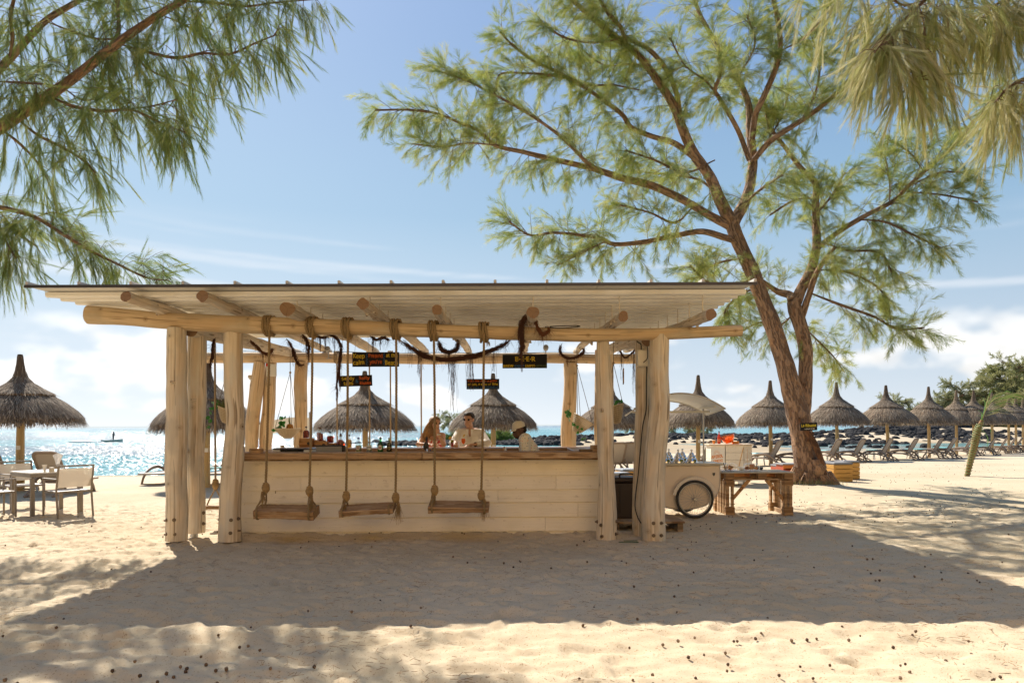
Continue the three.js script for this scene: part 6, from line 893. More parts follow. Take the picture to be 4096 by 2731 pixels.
// ---------------------------------------------------------------- white drinks stand with the orange lettering
{
  const Z = 17.2, p = onZ(2918, Z), sc = F / Z, w = 1.06, H = 1.5 - (1776 - 1699) / sc - p.y, t = thing('drinks_stand', 'white plank drinks stand with orange lettering behind the pallet table', 'stand', p, 0);
  const bev = [[-w / 2, 0], [w / 2, 0], [w / 2, .5], [-w / 2, .5]];
  for (let k = 0; k < 5; k++) { const h = (H - .12) / 5, y = .10 + h * (k + .5); for (const [x0, x1, z, ry] of [[-.20, .24, .34, 0]]) part('front_board', bx(x1 - x0, h - .006, .02, (x0 + x1) / 2, y, z, .003), mBoard, t); part('corner_board', mv(bx(.36, h - .006, .02, 0, 0, 0, .003), -.352, y, .22, 0, -.72), mBoard, t); part('corner_board', mv(bx(.36, h - .006, .02, 0, 0, 0, .003), .392, y, .22, 0, .72), mBoard, t); part('side_board', bx(.02, h - .006, .44, -.485, y, -.12, .003), mBoard, t); part('side_board', bx(.02, h - .006, .44, .525, y, -.12, .003), mBoard, t); }
  part('carcass', bx(.60, H - .12, .48, .02, (H - .12) / 2 + .09, .0), std([.55, .5, .42], .8), t);
  part('stand_top', slab([[-.55, -.36], [.58, -.36], [.58, .12], [.27, .38], [-.24, .38], [-.55, .12]], .03, .005).rotateX(Math.PI / 2).translate(0, H - .005, 0).scale(1, 1, 1), std([.62, .50, .36], .6), t);
  const ft = lettering(512, 512, (x) => { x.fillStyle = '#d9d2c3'; x.fillRect(0, 0, 512, 512); x.strokeStyle = '#c98a4e'; x.lineWidth = 6; for (let k = 0; k < 13; k++) { const a = Math.PI * (.06 + .88 * k / 12); x.beginPath(); x.moveTo(220 - Math.cos(a) * 60, 190 - Math.sin(a) * 60); x.lineTo(220 - Math.cos(a) * 140, 190 - Math.sin(a) * 140); x.stroke(); } hand(x, 'APEROL', 20, 310, 130, '#c8742e', { rot: -6, fit: 440, bold: true }); hand(x, 'SPRITZ', 90, 430, 110, '#c8742e', { rot: -6, fit: 360, bold: true }); });
  part('lettered_panel', mv(new THREE.PlaneGeometry(.36, .44), -.361, .70, .231, 0, -.72), std([1, 1, 1], .7, { map: ft }), t);
  part('orange_stripe', [tube([V(.10, .25, .353), V(.13, .5, .353), V(.2, .8, .353), V(.235, .93, .353)], .008, { seg: 12, n: 5 }), tube([V(.36, .15, .26), V(.36, .9, .26)], .006, { seg: 4, n: 5 })], std([.62, .30, .06], .6), t); part('door_handle', tube([V(.46, .62, .17), V(.48, .62, .21), V(.48, .78, .21), V(.46, .78, .17)], .008, { seg: 10, n: 6 }), mSteel, t);
  for (const sx of [-.3, .3]) part('foot', bx(.06, .10, .4, sx, .05, 0), mSteel, t);
  const top = V(p.x, p.y + H + .01, p.z), ln = x => (ray(x, HY)[0]) * Z - p.x;
  const bw = thing('fruit_bowl', 'large translucent orange bowl of ice and fruit tilted on the drinks stand', 'bowl', V(top.x + ln(2915), top.y, top.z + .05)); const or = glassOf([.95, .42, .03], .25); part('bowl', lathe([[0, .0], [.07, .004], [.12, .05], [.165, .13], [.175, .2], [.168, .2], [.155, .13], [.11, .055], [0, .015]], 26).rotateZ(.28).translate(0, .02, 0), or, bw); for (let k = 0; k < 9; k++) part('orange_fruit', sph(.04, Math.cos(k * 2.3) * .07, .08 + .03 * (k % 3), Math.sin(k * 2.3) * .07, 8), std([.8, .22, .02], .5), bw); for (let k = 0; k < 6; k++) part('ice', mv(bx(.05, .04, .045, 0, 0, 0, .008), -.05 + .03 * k, .2, .02 * (k % 3 - 1), k, k * 2, 0), mGlass, bw);
  const bt = thing('aperitif_bottle', 'tall bright red bottle with a dark cap on the drinks stand', 'bottle', V(top.x + ln(2876), top.y, top.z + .02)); part('glass', lathe([[0, 0], [.036, .002], [.038, .02], [.038, .15], [.028, .2], [.014, .24], [.013, .30], [0, .302]], 18), std([.72, .05, .01], .12), bt); part('cap', cyl(.015, .015, .035, 0, .305, 0, 12), mBlack, bt); part('label', cyl(.0385, .0385, .07, 0, .09, 0, 18, true), std([.75, .2, .08], .5), bt);
  const oc = thing('orange_cups', 'stack of orange cups left of the red bottle', 'cups', V(top.x + ln(2856), top.y, top.z)); part('cup', lathe([[0, 0], [.028, 0], [.036, .09], [.032, .09], [.026, .006], [0, .006]], 14), std([.8, .25, .02], .4), oc); part('glass', mv(lathe([[0, 0], [.03, 0], [.03, .03], [.008, .06], [.03, .12], [.02, .16]], 14), .03, .05, 0), mGlass, oc);
  const od = thing('orange_tray', 'flat orange dish right of the fruit bowl on the stand', 'dish', V(top.x + ln(2942), top.y, top.z)); part('dish', slab(rrect(.16, .12, .03), .05, .01).rotateX(-Math.PI / 2).translate(0, .025, 0), std([.85, .30, .02], .4), od); part('rim', slab(rrect(.18, .14, .03), .012, .003).rotateX(-Math.PI / 2).translate(0, .052, 0), std([.9, .36, .03], .4), od);
}
// ---------------------------------------------------------------- crate stools
function crate(x, Z, w, h, m, label, turn = .25, top = std([.20, .20, .21], .8)) { const p = onZ(x, Z), t = thing('crate_stool', label, 'stool', p, turn, 'wooden crate stools'); const n = 4, bh = (h - .05) / n; for (let k = 0; k < n; k++) { for (const [dx, dz, ww, dd] of [[0, w / 2, w, .02], [0, -w / 2, w, .02], [w / 2, 0, .02, w - .03], [-w / 2, 0, .02, w - .03]]) part('slat', bx(ww, bh - .012, dd, dx, bh * (k + .5), dz, .003), m, t); } for (const a of [-1, 1]) for (const b of [-1, 1]) part('corner_post', bx(.03, h - .05, .03, a * (w / 2 - .03), (h - .05) / 2, b * (w / 2 - .03)), m, t); part('cushion', bx(w + .03, .05, w + .03, 0, h - .022, 0, .015), top, t); }
const yel = std([.62, .33, .07], .6), red = std([.40, .075, .03], .6), orn = std([.60, .20, .035], .6);
crate(3352, 18.0, .50, .50, yel, 'yellow slatted crate stool with grey cushion right of the forked trunk', .12); crate(3388, 18.9, .46, .50, yel, 'yellow slatted crate stool behind another one right of the forked trunk', .12); crate(3294, 19.4, .46, .46, red, 'dark red slatted crate stool half hidden by the forked trunk foot', .1);
crate(3150, 18.3, .62, .42, red, 'long red and orange crate bench left of the forked trunk', .1); crate(2508, 16.4, .42, .46, yel, 'yellow crate stool with grey cushion behind the right bar posts', .3, std([.30, .32, .34], .8)); crate(2470, 16.0, .42, .40, yel, 'lower yellow crate stool next to the brown storage bin', .3, std([.30, .32, .34], .8));
{ const p = onZ(3148, 18.2), t = thing('pallet_bench', 'low orange pallet bench with grey top behind the pallet table', 'bench', V(p.x, p.y, p.z), .05); part('top', bx(.72, .04, .5, 0, .46, .3, .01), std([.24, .24, .25], .8), t); for (const y of [.40, .28, .14]) part('plank', bx(.70, .09, .02, 0, y, .54, .003), y > .35 ? orn : red, t); for (const sx of [-.3, .3]) part('leg', bx(.06, .44, .44, sx, .22, .3, .003), red, t); }

// ---------------------------------------------------------------- brown bin and deck behind the right posts
{
  const p = gnd(2500, 2110, 0), d = thing('deck_step', 'low weathered plank step between the right bar posts', 'step', V(at(2575, 2100, 9.95).x, 0, -9.95)); for (let k = 0; k < 5; k++) part('plank', bx(1.02, .03, .14, 0, .135, -.30 + .15 * k, .004), mPlankPale, d); for (const x of [-.45, .0, .45]) part('bearer', bx(.08, .12, .7, x, .06, 0, .004), mPlank, d);
  const t = thing('storage_bin', 'dark brown plastic storage bin standing on the step behind the right posts', 'bin', V(at(2500, 2000, 10.05).x, .15, -10.1)), m = std([.035, .02, .016], .5); part('body', slab([[-.2, 0], [.2, 0], [.225, .52], [-.225, .52]], .42, .015), m, t); part('lid', bx(.5, .07, .48, 0, .56, 0, .02), m, t); part('handle', tube([V(-.1, .60, .2), V(-.1, .64, .22), V(.1, .64, .22), V(.1, .60, .2)], .012, { seg: 12, n: 6 }), m, t); part('ridge', [bx(.02, .4, .01, -.1, .28, .215), bx(.02, .4, .01, .1, .28, .215)], m, t);
  solo('green_twig', [tube([at(2475, 2162, 8.7), at(2510, 2156, 8.72), at(2555, 2159, 8.7)].map(v => V(v.x, .012, v.z)), .006, { seg: 8, n: 4 }), tube([at(2495, 2156, 8.8), at(2550, 2154, 8.8)].map(v => V(v.x, .014, v.z)), .005, { seg: 5, n: 4 })], std([.05, .10, .04], .7), 'thin green twig lying on the sand between the right posts', 'twig');
}
// ---------------------------------------------------------------- palm wrapped stake
{
  const Z = 19.6, base = onZ(3870, Z), t = thing('palm_stake', 'leaning stake wrapped in plaited palm leaves with a green frond on top', 'palm stake', base, 0), q = (x, y) => { const v = at(x, y, Z); return V(v.x - base.x, v.y - base.y, 0); };
  const st = [q(3868, 1915), q(3885, 1840), q(3900, 1780), q(3913, 1725), q(3930, 1680)], rr = [.06, .075, .092, .08, .04]; part('stem', tube(st, rr, { seg: 20, n: 14, lump: .06 }), std([.26, .14, .065], .9), t);
  const c = new THREE.CatmullRomCurve3(st), gm = std([.27, .34, .12], .7, { transmission: .2, thickness: 0 }), gm2 = std([.33, .35, .17], .6, { transmission: .3, thickness: 0 }), r = RNG(88);
  for (let k = 0; k < 46; k++) { const u = k / 46 * .92, p = c.getPoint(u), R = lerp(.068, .102, Math.min(1, u * 1.5)) * (u > .7 ? lerp(1, .6, (u - .7) / .3) : 1), P = []; for (let i = 0; i <= 9; i++) { const a = i / 9 * 4.4 - 2.2 + Math.PI / 2 + (r() - .5) * .2; P.push(V(p.x + Math.cos(a) * R, p.y + (k % 2 ? 1 : -1) * .05 * Math.sin(a * 1 + .5) + .02 * r(), Math.sin(a) * R)); } part('plaited_leaf', tube(P, .011, { seg: 14, n: 5, flat: .5 }), gm, t); }
  const ribs = [[q(3920, 1700), q(3945, 1640), q(3975, 1600), q(4012, 1580)], [q(3925, 1690), q(3940, 1650), q(3950, 1610), q(3958, 1585)]];
  for (const rb of ribs) { const cc = new THREE.CatmullRomCurve3(rb); part('frond_rib', tube(rb, [.016, .012, .009, .004], { seg: 12, n: 6 }), std([.45, .42, .16], .6), t); for (let k = 0; k < 26; k++) { const u = .15 + .85 * k / 26, p = cc.getPoint(u), T = cc.getTangent(u), s = k % 2 ? 1 : -.6, L = .95 * (1 - .5 * Math.abs(u - .45)), e = p.clone().add(V(T.x * .5 * L + .35 * L * Math.max(s, 0) + .1, T.y * .35 * L - .15 * L * s, .45 * L * s + .1)), m = V().lerpVectors(p, e, .5).add(V(0, .06, 0)); e.y -= .12 * L; const wv = V(-T.y, T.x, .3).normalize().multiplyScalar(.021); part('leaflet', geo([p.x, p.y, p.z, m.x + wv.x, m.y + wv.y, m.z + wv.z, m.x - wv.x, m.y - wv.y, m.z - wv.z, e.x, e.y, e.z], [0, 0, 0, 1, 1, 0, 1, 1], [0, 2, 1, 1, 2, 3]), k % 3 ? gm2 : std([.16, .34, .05], .5, { transmission: .35, thickness: 0 }), t); } }
  for (const [x0, y0, x1, y1] of [[3935, 1700, 3905, 1660], [3930, 1715, 3950, 1790], [3935, 1715, 3965, 1730], [3925, 1690, 3912, 1640], [3928, 1680, 3935, 1590]]) { const a = q(x0, y0), b = q(x1, y1), m = V().lerpVectors(a, b, .6).add(V(.04, .06, .06)); part('green_leaf', tube([a, m, b], [.012, .02, .004], { seg: 10, n: 5, flat: .2 }), std([.13, .33, .04], .5, { transmission: .35, thickness: 0 }), t); }
}
// ---------------------------------------------------------------- boats and buoy
function boat(x, y, L, label, hull, people, wake) {
  const p = gnd(x, y, SEA), t = thing('motor_boat', label, 'boat', p, 0, 'boats off the beach'), n = 14, B = L * .16, H = L * .11;
  const f = (u, v) => { const s = u < .25 ? .8 + .8 * u : 1 - Math.pow((u - .25) / .75, 2.6), a = lerp(-1, 1, v), w = B * s; return V(lerp(-L / 2, L / 2, u) + .08 * L * Math.max(0, u - .7) * (1 - Math.abs(0)), H * (.15 + .85 * Math.pow(Math.abs(a), 1.6)) + H * .55 * Math.max(0, u - .55) * 2 * Math.abs(a) - H * .15, w * a); };
  part('hull', sheet(n, 12, f), hull, t); part('deck', sheet(n, 2, (u, v) => { const a = f(u, v); a.y = H * .55 + H * .3 * Math.max(0, u - .55); a.z = f(u, 0).z * (1 - 2 * v) * .94; return a; }), std([.7, .7, .68], .6), t); part('gunwale', [tube(Array.from({ length: 12 }, (_, k) => f(k / 11, 0)), L * .008, { seg: 22, n: 5 }), tube(Array.from({ length: 12 }, (_, k) => f(k / 11, 1)), L * .008, { seg: 22, n: 5 })], mWhite, t); part('outboard_motor', [bx(L * .05, L * .09, L * .06, -L * .52, H * .8, 0, .03), bx(L * .03, L * .1, L * .03, -L * .52, H * .2, 0, .02)], mBlack, t);
  part('console', bx(L * .08, L * .10, L * .1, -L * .05, H * .55 + L * .05, 0, .03), mWhite, t);
  people.forEach(([px, pose]) => { const g = thing('person', pose, 'person', V(p.x + px, p.y + H * .55, p.z), 0, 'people on the boats'); part('body', [tube([V(0, 0, -.1), V(0, .42, -.09), V(0, .85, -.06)], [.06, .075, .1], { seg: 6, n: 8 }), tube([V(0, 0, .1), V(0, .42, .09), V(0, .85, .06)], [.06, .075, .1], { seg: 6, n: 8 }), tube([V(0, .8, 0), V(0, 1.1, 0), V(.02, 1.4, 0), V(.02, 1.5, 0)], [.15, .16, .18, .07], { seg: 8, n: 10 }), sph(.11, .03, 1.62, 0, 10), tube([V(.02, 1.4, .19), V(.15, 1.15, .22), V(.36, 1.05, .15)], [.05, .045, .035], { seg: 6, n: 7 }), tube([V(.02, 1.4, -.19), V(.12, 1.15, -.22), V(.3, 1.0, -.15)], [.05, .045, .035], { seg: 6, n: 7 })], std([.03, .03, .04], .8), g); g.scale.setScalar(.9); });
  if (wake) { const r = RNG(x), fo = []; for (let k = 0; k < wake[1]; k++) { const q = r(), dx = -L * .5 - q * wake[0], dz = (r() - .5) * (L * .15 + q * 2.2), s = (.2 + .4 * r()) * (1 - .4 * q) * L / 4; fo.push(sph(1, 0, 0, 0, 6).scale(s * 2.4, s * .35, s).translate(dx, .1, dz)); } const o = part(numbered('boat_wake'), fo, std([.88, .9, .92], .9), scene); o.position.copy(p); stuff(o); tag(o, 'white foam trail behind the ' + (L > 5 ? 'far speed boat' : 'small boat with a standing rider'), 'wake'); }
}
boat(447, 1768, 3.3, 'small pale green boat with a dark clad person, close off the left shore', std([.45, .62, .56], .4), [[.2, 'person in dark clothes standing in the small boat, arms forward']], [4.5, 60]);
boat(1646, 1722, 5.8, 'far white speed boat crossing behind the swing ropes', std([.62, .74, .72], .4), [[-.6, 'person in dark clothes at the helm of the far speed boat'], [.4, 'person in dark clothes standing forward in the far speed boat']], [38, 150]);
{ const p = gnd(3490, 1731, SEA), t = thing('channel_buoy', 'small yellow buoy floating off the rocks', 'buoy', p, 0), m = std([.75, .55, .03], .5); part('float', lathe([[0, -.3], [.28, -.2], [.4, .1], [.34, .35], [.1, .45]], 16), m, t); part('mast', lathe([[.1, .4], [.08, .9], [.06, 1.1], [0, 1.12]], 10), m, t); }
// ---------------------------------------------------------------- bottles, blocks and tools on the bar
function bottle(label, p, kind, col, o = {}) {
  const t = thing('bottle', label, 'bottle', p, o.turn || 0, 'bottles on the bar'), h = o.h || .24, w = o.w || .045;
  const prof = { round: [[0, .002], [w * .9, .002], [w, .012], [w, h * .55], [w * .8, h * .66], [w * .36, h * .75], [w * .32, h * .95], [w * .38, h * .96], [w * .38, h]], flask: [[0, .002], [w * .55, .002], [w * .95, h * .12], [w * 1.15, h * .32], [w * 1.0, h * .52], [w * .5, h * .66], [w * .34, h * .74], [w * .32, h], [w * .32, h]] }[kind === 'square' ? 'round' : kind];
  const sq = g => { if (kind !== 'square') return g; const P = g.attributes.position; for (let i = 0; i < P.count; i++) { const x = P.getX(i), z = P.getZ(i), r = Math.hypot(x, z); if (r > w * .5) { const m = Math.max(Math.abs(x), Math.abs(z)), k = lerp(1, r / m * .92, sst(w * .5, w * .9, r)); P.setX(i, x * k); P.setZ(i, z * k * (o.flat || .7)); } } g.computeVertexNormals(); return g; };
  part('glass', sq(lathe(prof, 28)), glassOf(o.glass || [.84, .88, .87]), t);
  const fill = o.fill ?? .6; if (col) { const lp = prof.filter(q => q[1] <= h * fill).map(q => [Math.max(0, q[0] - .003), q[1] + .003]); lp.push([lp[lp.length - 1][0], h * fill], [0, h * fill]); part('drink', sq(lathe(lp, 24)), liquid(col), t); }
  part('stopper', cyl(w * .36, w * .34, h * .13, 0, h + h * .03, 0, 14), o.cap || mDark, t);
  if (o.label) { const lw = w * 1.02, y0 = h * (o.ly ?? .28); const g = new THREE.CylinderGeometry(lw, lw, h * (o.lh ?? .26), 24, 1, true, -1.0, 2.0); part('label', sq(g.translate(0, y0, 0)), std([1, 1, 1], .7, { map: o.label }), t); }
  return t;
}
const lblTex = (bg, fn) => lettering(256, 192, (x, w, h) => { x.fillStyle = bg; x.fillRect(0, 0, w, h); fn && fn(x); });
const oval = lblTex('#5a6258', x => { x.fillStyle = '#d6d2c4'; x.beginPath(); x.ellipse(128, 96, 100, 90, 0, 0, 7); x.fill(); x.fillStyle = '#a3271c'; x.beginPath(); x.ellipse(128, 96, 46, 46, 0, 0, 7); x.fill(); x.fillStyle = '#1c1c22'; x.fillRect(36, 72, 184, 46); hand(x, 'MARTINI', 44, 110, 40, '#e8e4da', { fit: 170 }); });
const campari = lblTex('#cfd3d0', x => { x.fillStyle = '#22303c'; x.fillRect(0, 56, 256, 70); hand(x, 'CAMPARI', 18, 110, 50, '#e2e2da', { fit: 220 }); });
const darkL = lblTex('#14110d', x => { x.fillStyle = '#8c7a2c'; x.fillRect(0, 130, 256, 40); hand(x, 'PICARD', 34, 100, 50, '#d8cfae', { fit: 170 }); });
{
  const ZB = 9.88, bench = 1.0, bp = (x, y = bench, Z = ZB) => V(ray(x, HY)[0] * Z, y, -Z);
  bottle('clear bottle with blue cap and round vermouth label, on the front counter', bp(1433, CT + .002, 9.47), 'round', [.80, .80, .50], { h: .185, w: .040, label: oval, lh: .34, ly: .33, cap: std([.02, .03, .2], .5), fill: .5 });
  bottle('clear bottle lettered campari with a cork top', bp(1476, CT + .002, 9.47), 'round', [.80, .82, .78], { h: .185, w: .038, label: campari, lh: .26, ly: .34, cap: std([.3, .25, .12], .6), fill: .5 });
  bottle('bright green bottle with dark red cap and round vermouth label', bp(1521, CT + .002, 9.47), 'round', null, { h: .185, w: .041, glass: [.03, .48, .12], label: oval, lh: .34, ly: .33, cap: std([.12, .01, .02], .5) });
  bottle('dark amber bottle with black label beside the green bottle', bp(1556, CT + .002, 9.47), 'round', [.24, .15, .01], { h: .18, w: .036, glass: [.6, .55, .2], label: darkL, lh: .30, ly: .36, cap: std([.35, .35, .33], .4), fill: .62 });
  const ZC = 11.2, ct = CT, cp = (x, y) => V(ray(x, HY)[0] * ZC, y, -ZC), sc = F / ZC, Yat = y => CAMY - (y - 1704) / sc;
  const block = (x0, x1, top, label, dz = 0, seed = 1) => { const a = cp(x0, ct), b = cp(x1, ct), h = Yat(top) - ct, w = b.x - a.x; const t = thing('wood_block', label, 'wood block', V((a.x + b.x) / 2, ct, a.z + dz), .1, 'wood blocks under the amber bottles'); part('block', slab([[-w / 2, .0], [w / 2, .0], [w / 2 - .004, h * .5], [w / 2, h], [-w / 2 + .006, h], [-w / 2, h * .6]], .17, .006), std([1.5, 1.1, .75], .8, { map: plankTex, bumpMap: plankBump, bumpScale: .004 }), t); part('dark_knot', mv(cyl(.025, .025, .004, 0, 0, 0, 12), w * .2, h * .5, .087, Math.PI / 2), mDark, t); };
  block(1199, 1253, 1750, 'tall rough wood block carrying a square red bottle', 0); block(1254, 1296, 1757, 'dark wood block carrying two amber bottles', -.05); block(1273, 1320, 1762, 'pale wood block in front of the dark one', .14); block(1300, 1345, 1770, 'low dark wood block at the right end of the bottle steps', -.06);
  bottle('square red rum bottle on the tallest wood block', cp(1224, Yat(1750)).add(V(0, .002, 0)), 'square', [.42, .015, .015], { h: .175, w: .05, fill: .72, cap: std([.03, .03, .06], .5) });
  bottle('orange amber rum bottle on the dark wood block', cp(1272, Yat(1757)).add(V(0, .002, -.05)), 'round', [.70, .22, .02], { h: .19, w: .036, fill: .62, cap: std([.14, .03, .02], .6) });
  bottle('deep amber rum bottle in front of the orange one', cp(1291, Yat(1762)).add(V(0, .002, .14)), 'round', [.55, .08, .01], { h: .20, w: .042, fill: .62, cap: std([.1, .05, .03], .6) });
  bottle('flat square red bottle beside the amber ones', cp(1318, Yat(1770)).add(V(0, .002, -.04)), 'square', [.45, .015, .012], { h: .17, w: .055, fill: .66, cap: std([.02, .02, .04], .5) });
  bottle('round red bottle at the foot of the bottle steps', cp(1355, ct).add(V(0, .002, -.1)), 'flask', [.50, .02, .015], { h: .22, w: .04, fill: .62, cap: std([.03, .03, .04], .5) });
  bottle('large round amber decanter right of the wood blocks', cp(1368, ct).add(V(0, .002, .1)), 'flask', [.72, .17, .01], { h: .20, w: .062, fill: .58, cap: std([.1, .05, .03], .6) });
  bottle('yellow amber bottle behind a swing rope', cp(1394, ct).add(V(0, .002, -.05)), 'round', [.85, .45, .02], { h: .20, w: .036, fill: .7, cap: std([.08, .04, .02], .6) });
  // log slices
  for (const [x, Z, r, h, l] of [[1024, 9.32, .095, .062, 'round log slice standing on the left end of the counter'], [2378, 9.36, .06, .085, 'upright log slice on the right end of the counter']]) { const t = thing('log_slice', l, 'log slice', bp(x, CT, Z), 0); part('bark_side', tube([V(0, 0, 0), V(0, h / 2, 0), V(0, h, 0)], [r, r * 1.02, r * .98], { seg: 4, n: 24, lump: .05, caps: false }), mPallet, t); part('cut_top', cyl(r * .97, r * .97, .004, 0, h, 0, 24), std([.50, .38, .25], .85), t); }
  solo('serving_board', slab(rrect(.20, .14, .02), .03, .004).rotateX(-Math.PI / 2), mPlank, 'dark wooden board lying beside the upright log slice', 'board', bp(2345, CT + .017, 9.38));
  // ice machine and grey screen
  const im = thing('ice_chest', 'white and black low ice chest behind the counter at the left', 'ice chest', bp(1183, bench, 9.9)), iw = .575; part('casing', [bx(.11, .175, .34, -iw / 2 + .055, .088, 0, .01), bx(.13, .175, .34, iw / 2 - .065, .088, 0, .01)], std([.70, .70, .68], .4), im); part('front', bx(iw - .24, .165, .30, -.01, .084, 0, .006), mBlack, im); part('lid', slab(rrect(iw, .36, .04), .018, .005).rotateX(-Math.PI / 2).translate(0, .186, 0), std([.10, .10, .13], .25), im); part('jar', [cyl(.03, .03, .035, -.2, .215, 0, 14), cyl(.016, .016, .035, .03, .215, 0, 12)], std([.7, .6, .5], .5), im);
  const sc2 = thing('till_screen', 'grey backed till screen with a black edge beside the ice chest', 'screen', bp(1318, bench, 9.82), .12); part('back_panel', bx(.36, .20, .02, -.01, .115, 0, .008), std([.26, .26, .27], .6), sc2); part('black_edge', bx(.05, .21, .06, .195, .115, -.02, .006), mBlack, sc2); part('frame', bx(.44, .02, .05, 0, .226, -.015, .005), mBlack, sc2); part('stand', bx(.2, .02, .16, 0, .01, -.06, .005), mBlack, sc2);
  // beer tap
  const tp = thing('beer_tap', 'black and chrome beer tap rising behind the counter', 'beer tap', bp(1705, bench, 9.88)); part('column', lathe([[.05, 0], [.05, .01], [.022, .02], [.02, .12], [.02, .16]], 16), mChrome, tp); part('medallion', mv(lathe([[0, .012], [.035, .012], [.04, 0], [.04, -.012], [0, -.012]], 24), -.004, .21, .02, Math.PI / 2, 0, 0).scale(1, 1.55, 1).translate(0, -.115, 0), mBlack, tp); part('spout', tube([V(0, .16, .02), V(.02, .17, .07), V(.025, .12, .09)], .011, { seg: 10, n: 8 }), mChrome, tp); part('handle', tube([V(.005, .19, .02), V(.006, .27, .015), V(.004, .34, .0)], [.011, .013, .016], { seg: 8, n: 10 }), mBlack, tp);
  const glassG = lathe([[0, .003], [.028, .003], [.032, .10], [.029, .10], [.026, .012], [0, .010]], 18);
  [[1754, 'left'], [1770, 'middle'], [1786, 'right']].forEach(([x, w]) => { const t = thing('tumbler', 'small clear glass of a row of three behind the counter, ' + w + ' one', 'glass', bp(x, bench, 10.0), 0, 'three small glasses'); part('glass', glassG, mGlass, t); part('rim_base', cyl(.027, .027, .006, 0, .006, 0, 16), std([.7, .7, .7], .2), t); });
  bottle('small dark blue capped bottle at the beer tap', bp(1721, bench), 'round', [.1, .12, .2], { h: .15, w: .026, cap: std([.03, .06, .25], .4) }); bottle('small black capped bottle behind a swing rope at the tap', bp(1731, bench, 9.95), 'round', [.2, .1, .05], { h: .17, w: .024 });
  bottle('squat sauce bottle with a wide black cap', bp(1943, bench), 'round', [.55, .30, .25], { h: .15, w: .034, cap: std([.015, .015, .02], .5), fill: .7 });
  { const t = thing('tumbler', 'clear glass beside the squat sauce bottle', 'glass', bp(1967, bench)); part('glass', lathe([[0, .003], [.026, .003], [.03, .12], [.027, .12], [.024, .012], [0, .010]], 18), mGlass, t); part('rim_base', cyl(.025, .025, .006, 0, .006, 0, 16), std([.7, .7, .7], .2), t); }
  for (const [x, Z, l] of [[2017, 10.15, 'conical glass flask with a cork stopper near the bartender'], [2022, 9.9, 'conical glass flask with steel top in front of another']]) { const t = thing('conical_flask', l, 'flask', bp(x, bench, Z)); part('glass', lathe([[0, .003], [.06, .003], [.062, .012], [.02, .10], [.018, .14], [.024, .145]], 20), mGlass, t); part('stopper', cyl(.014, .02, .05, 0, .165, 0, 10), Z > 10 ? std([.45, .25, .1], .8) : mSteel, t); }
  for (const [x, l, c] of [[2046, 'clear glass with a pale blue drink beside the bartender', [.5, .75, .85]], [2062, 'clear empty glass touching the bartender shirt', null]]) { const t = thing('tumbler', l, 'glass', bp(x, bench, 10.05)); part('glass', lathe([[0, .003], [.03, .003], [.034, .13], [.031, .13], [.028, .012], [0, .010]], 18), mGlass, t); part(c ? 'drink' : 'rim_base', c ? lathe([[0, .014], [.026, .014], [.028, .1], [0, .1]], 14) : cyl(.028, .028, .006, 0, .006, 0, 16), c ? liquid(c) : std([.7, .7, .7], .2), t); }
  // the two drinks of the guests
  const dz = 11.35, D = (x, Z) => V(ray(x, HY)[0] * Z, CT + .002, -Z);
  const d1 = thing('cocktail_glass', 'tall glass of layered red and green mojito with straw before the man', 'drink', D(1808, 11.4)); part('glass', lathe([[0, .002], [.026, .002], [.03, .15], [.028, .15], [.024, .008], [0, .006]], 20), mGlass, d1); part('red_drink', lathe([[0, .009], [.0225, .009], [.0245, .07], [0, .07]], 16), liquid([.55, .02, .02]), d1); part('green_drink', lathe([[0, .071], [.0245, .071], [.027, .125], [0, .125]], 16), liquid([.35, .30, .04]), d1); part('straw', rod(V(.005, .02, 0), V(.022, .21, .01), .004, 6), std([.75, .55, .2], .5), d1); part('orange_slice', mv(cyl(.028, .028, .006, 0, 0, 0, 16), -.03, .155, 0, Math.PI / 2, .5), std([.75, .42, .1], .6), d1);
  const d2 = thing('cocktail_glass', 'stemmed glass of orange spritz with a pineapple wedge before the man', 'drink', D(1853, 11.38)); part('glass', lathe([[.03, .001], [.03, .004], [.005, .01], [.005, .045], [.026, .07], [.036, .11], [.035, .18], [.033, .185]], 22), mGlass, d2); part('drink', lathe([[0, .05], [.015, .062], [.028, .078], [.034, .11], [.0335, .145], [0, .145]], 20), liquid([.92, .38, .10]), d2); part('pineapple_wedge', slab([[-.012, 0], [.02, .05], [-.005, .055], [-.02, .03]], .014, .002).translate(.015, .16, .01), std([.62, .42, .05], .6), d2);
}
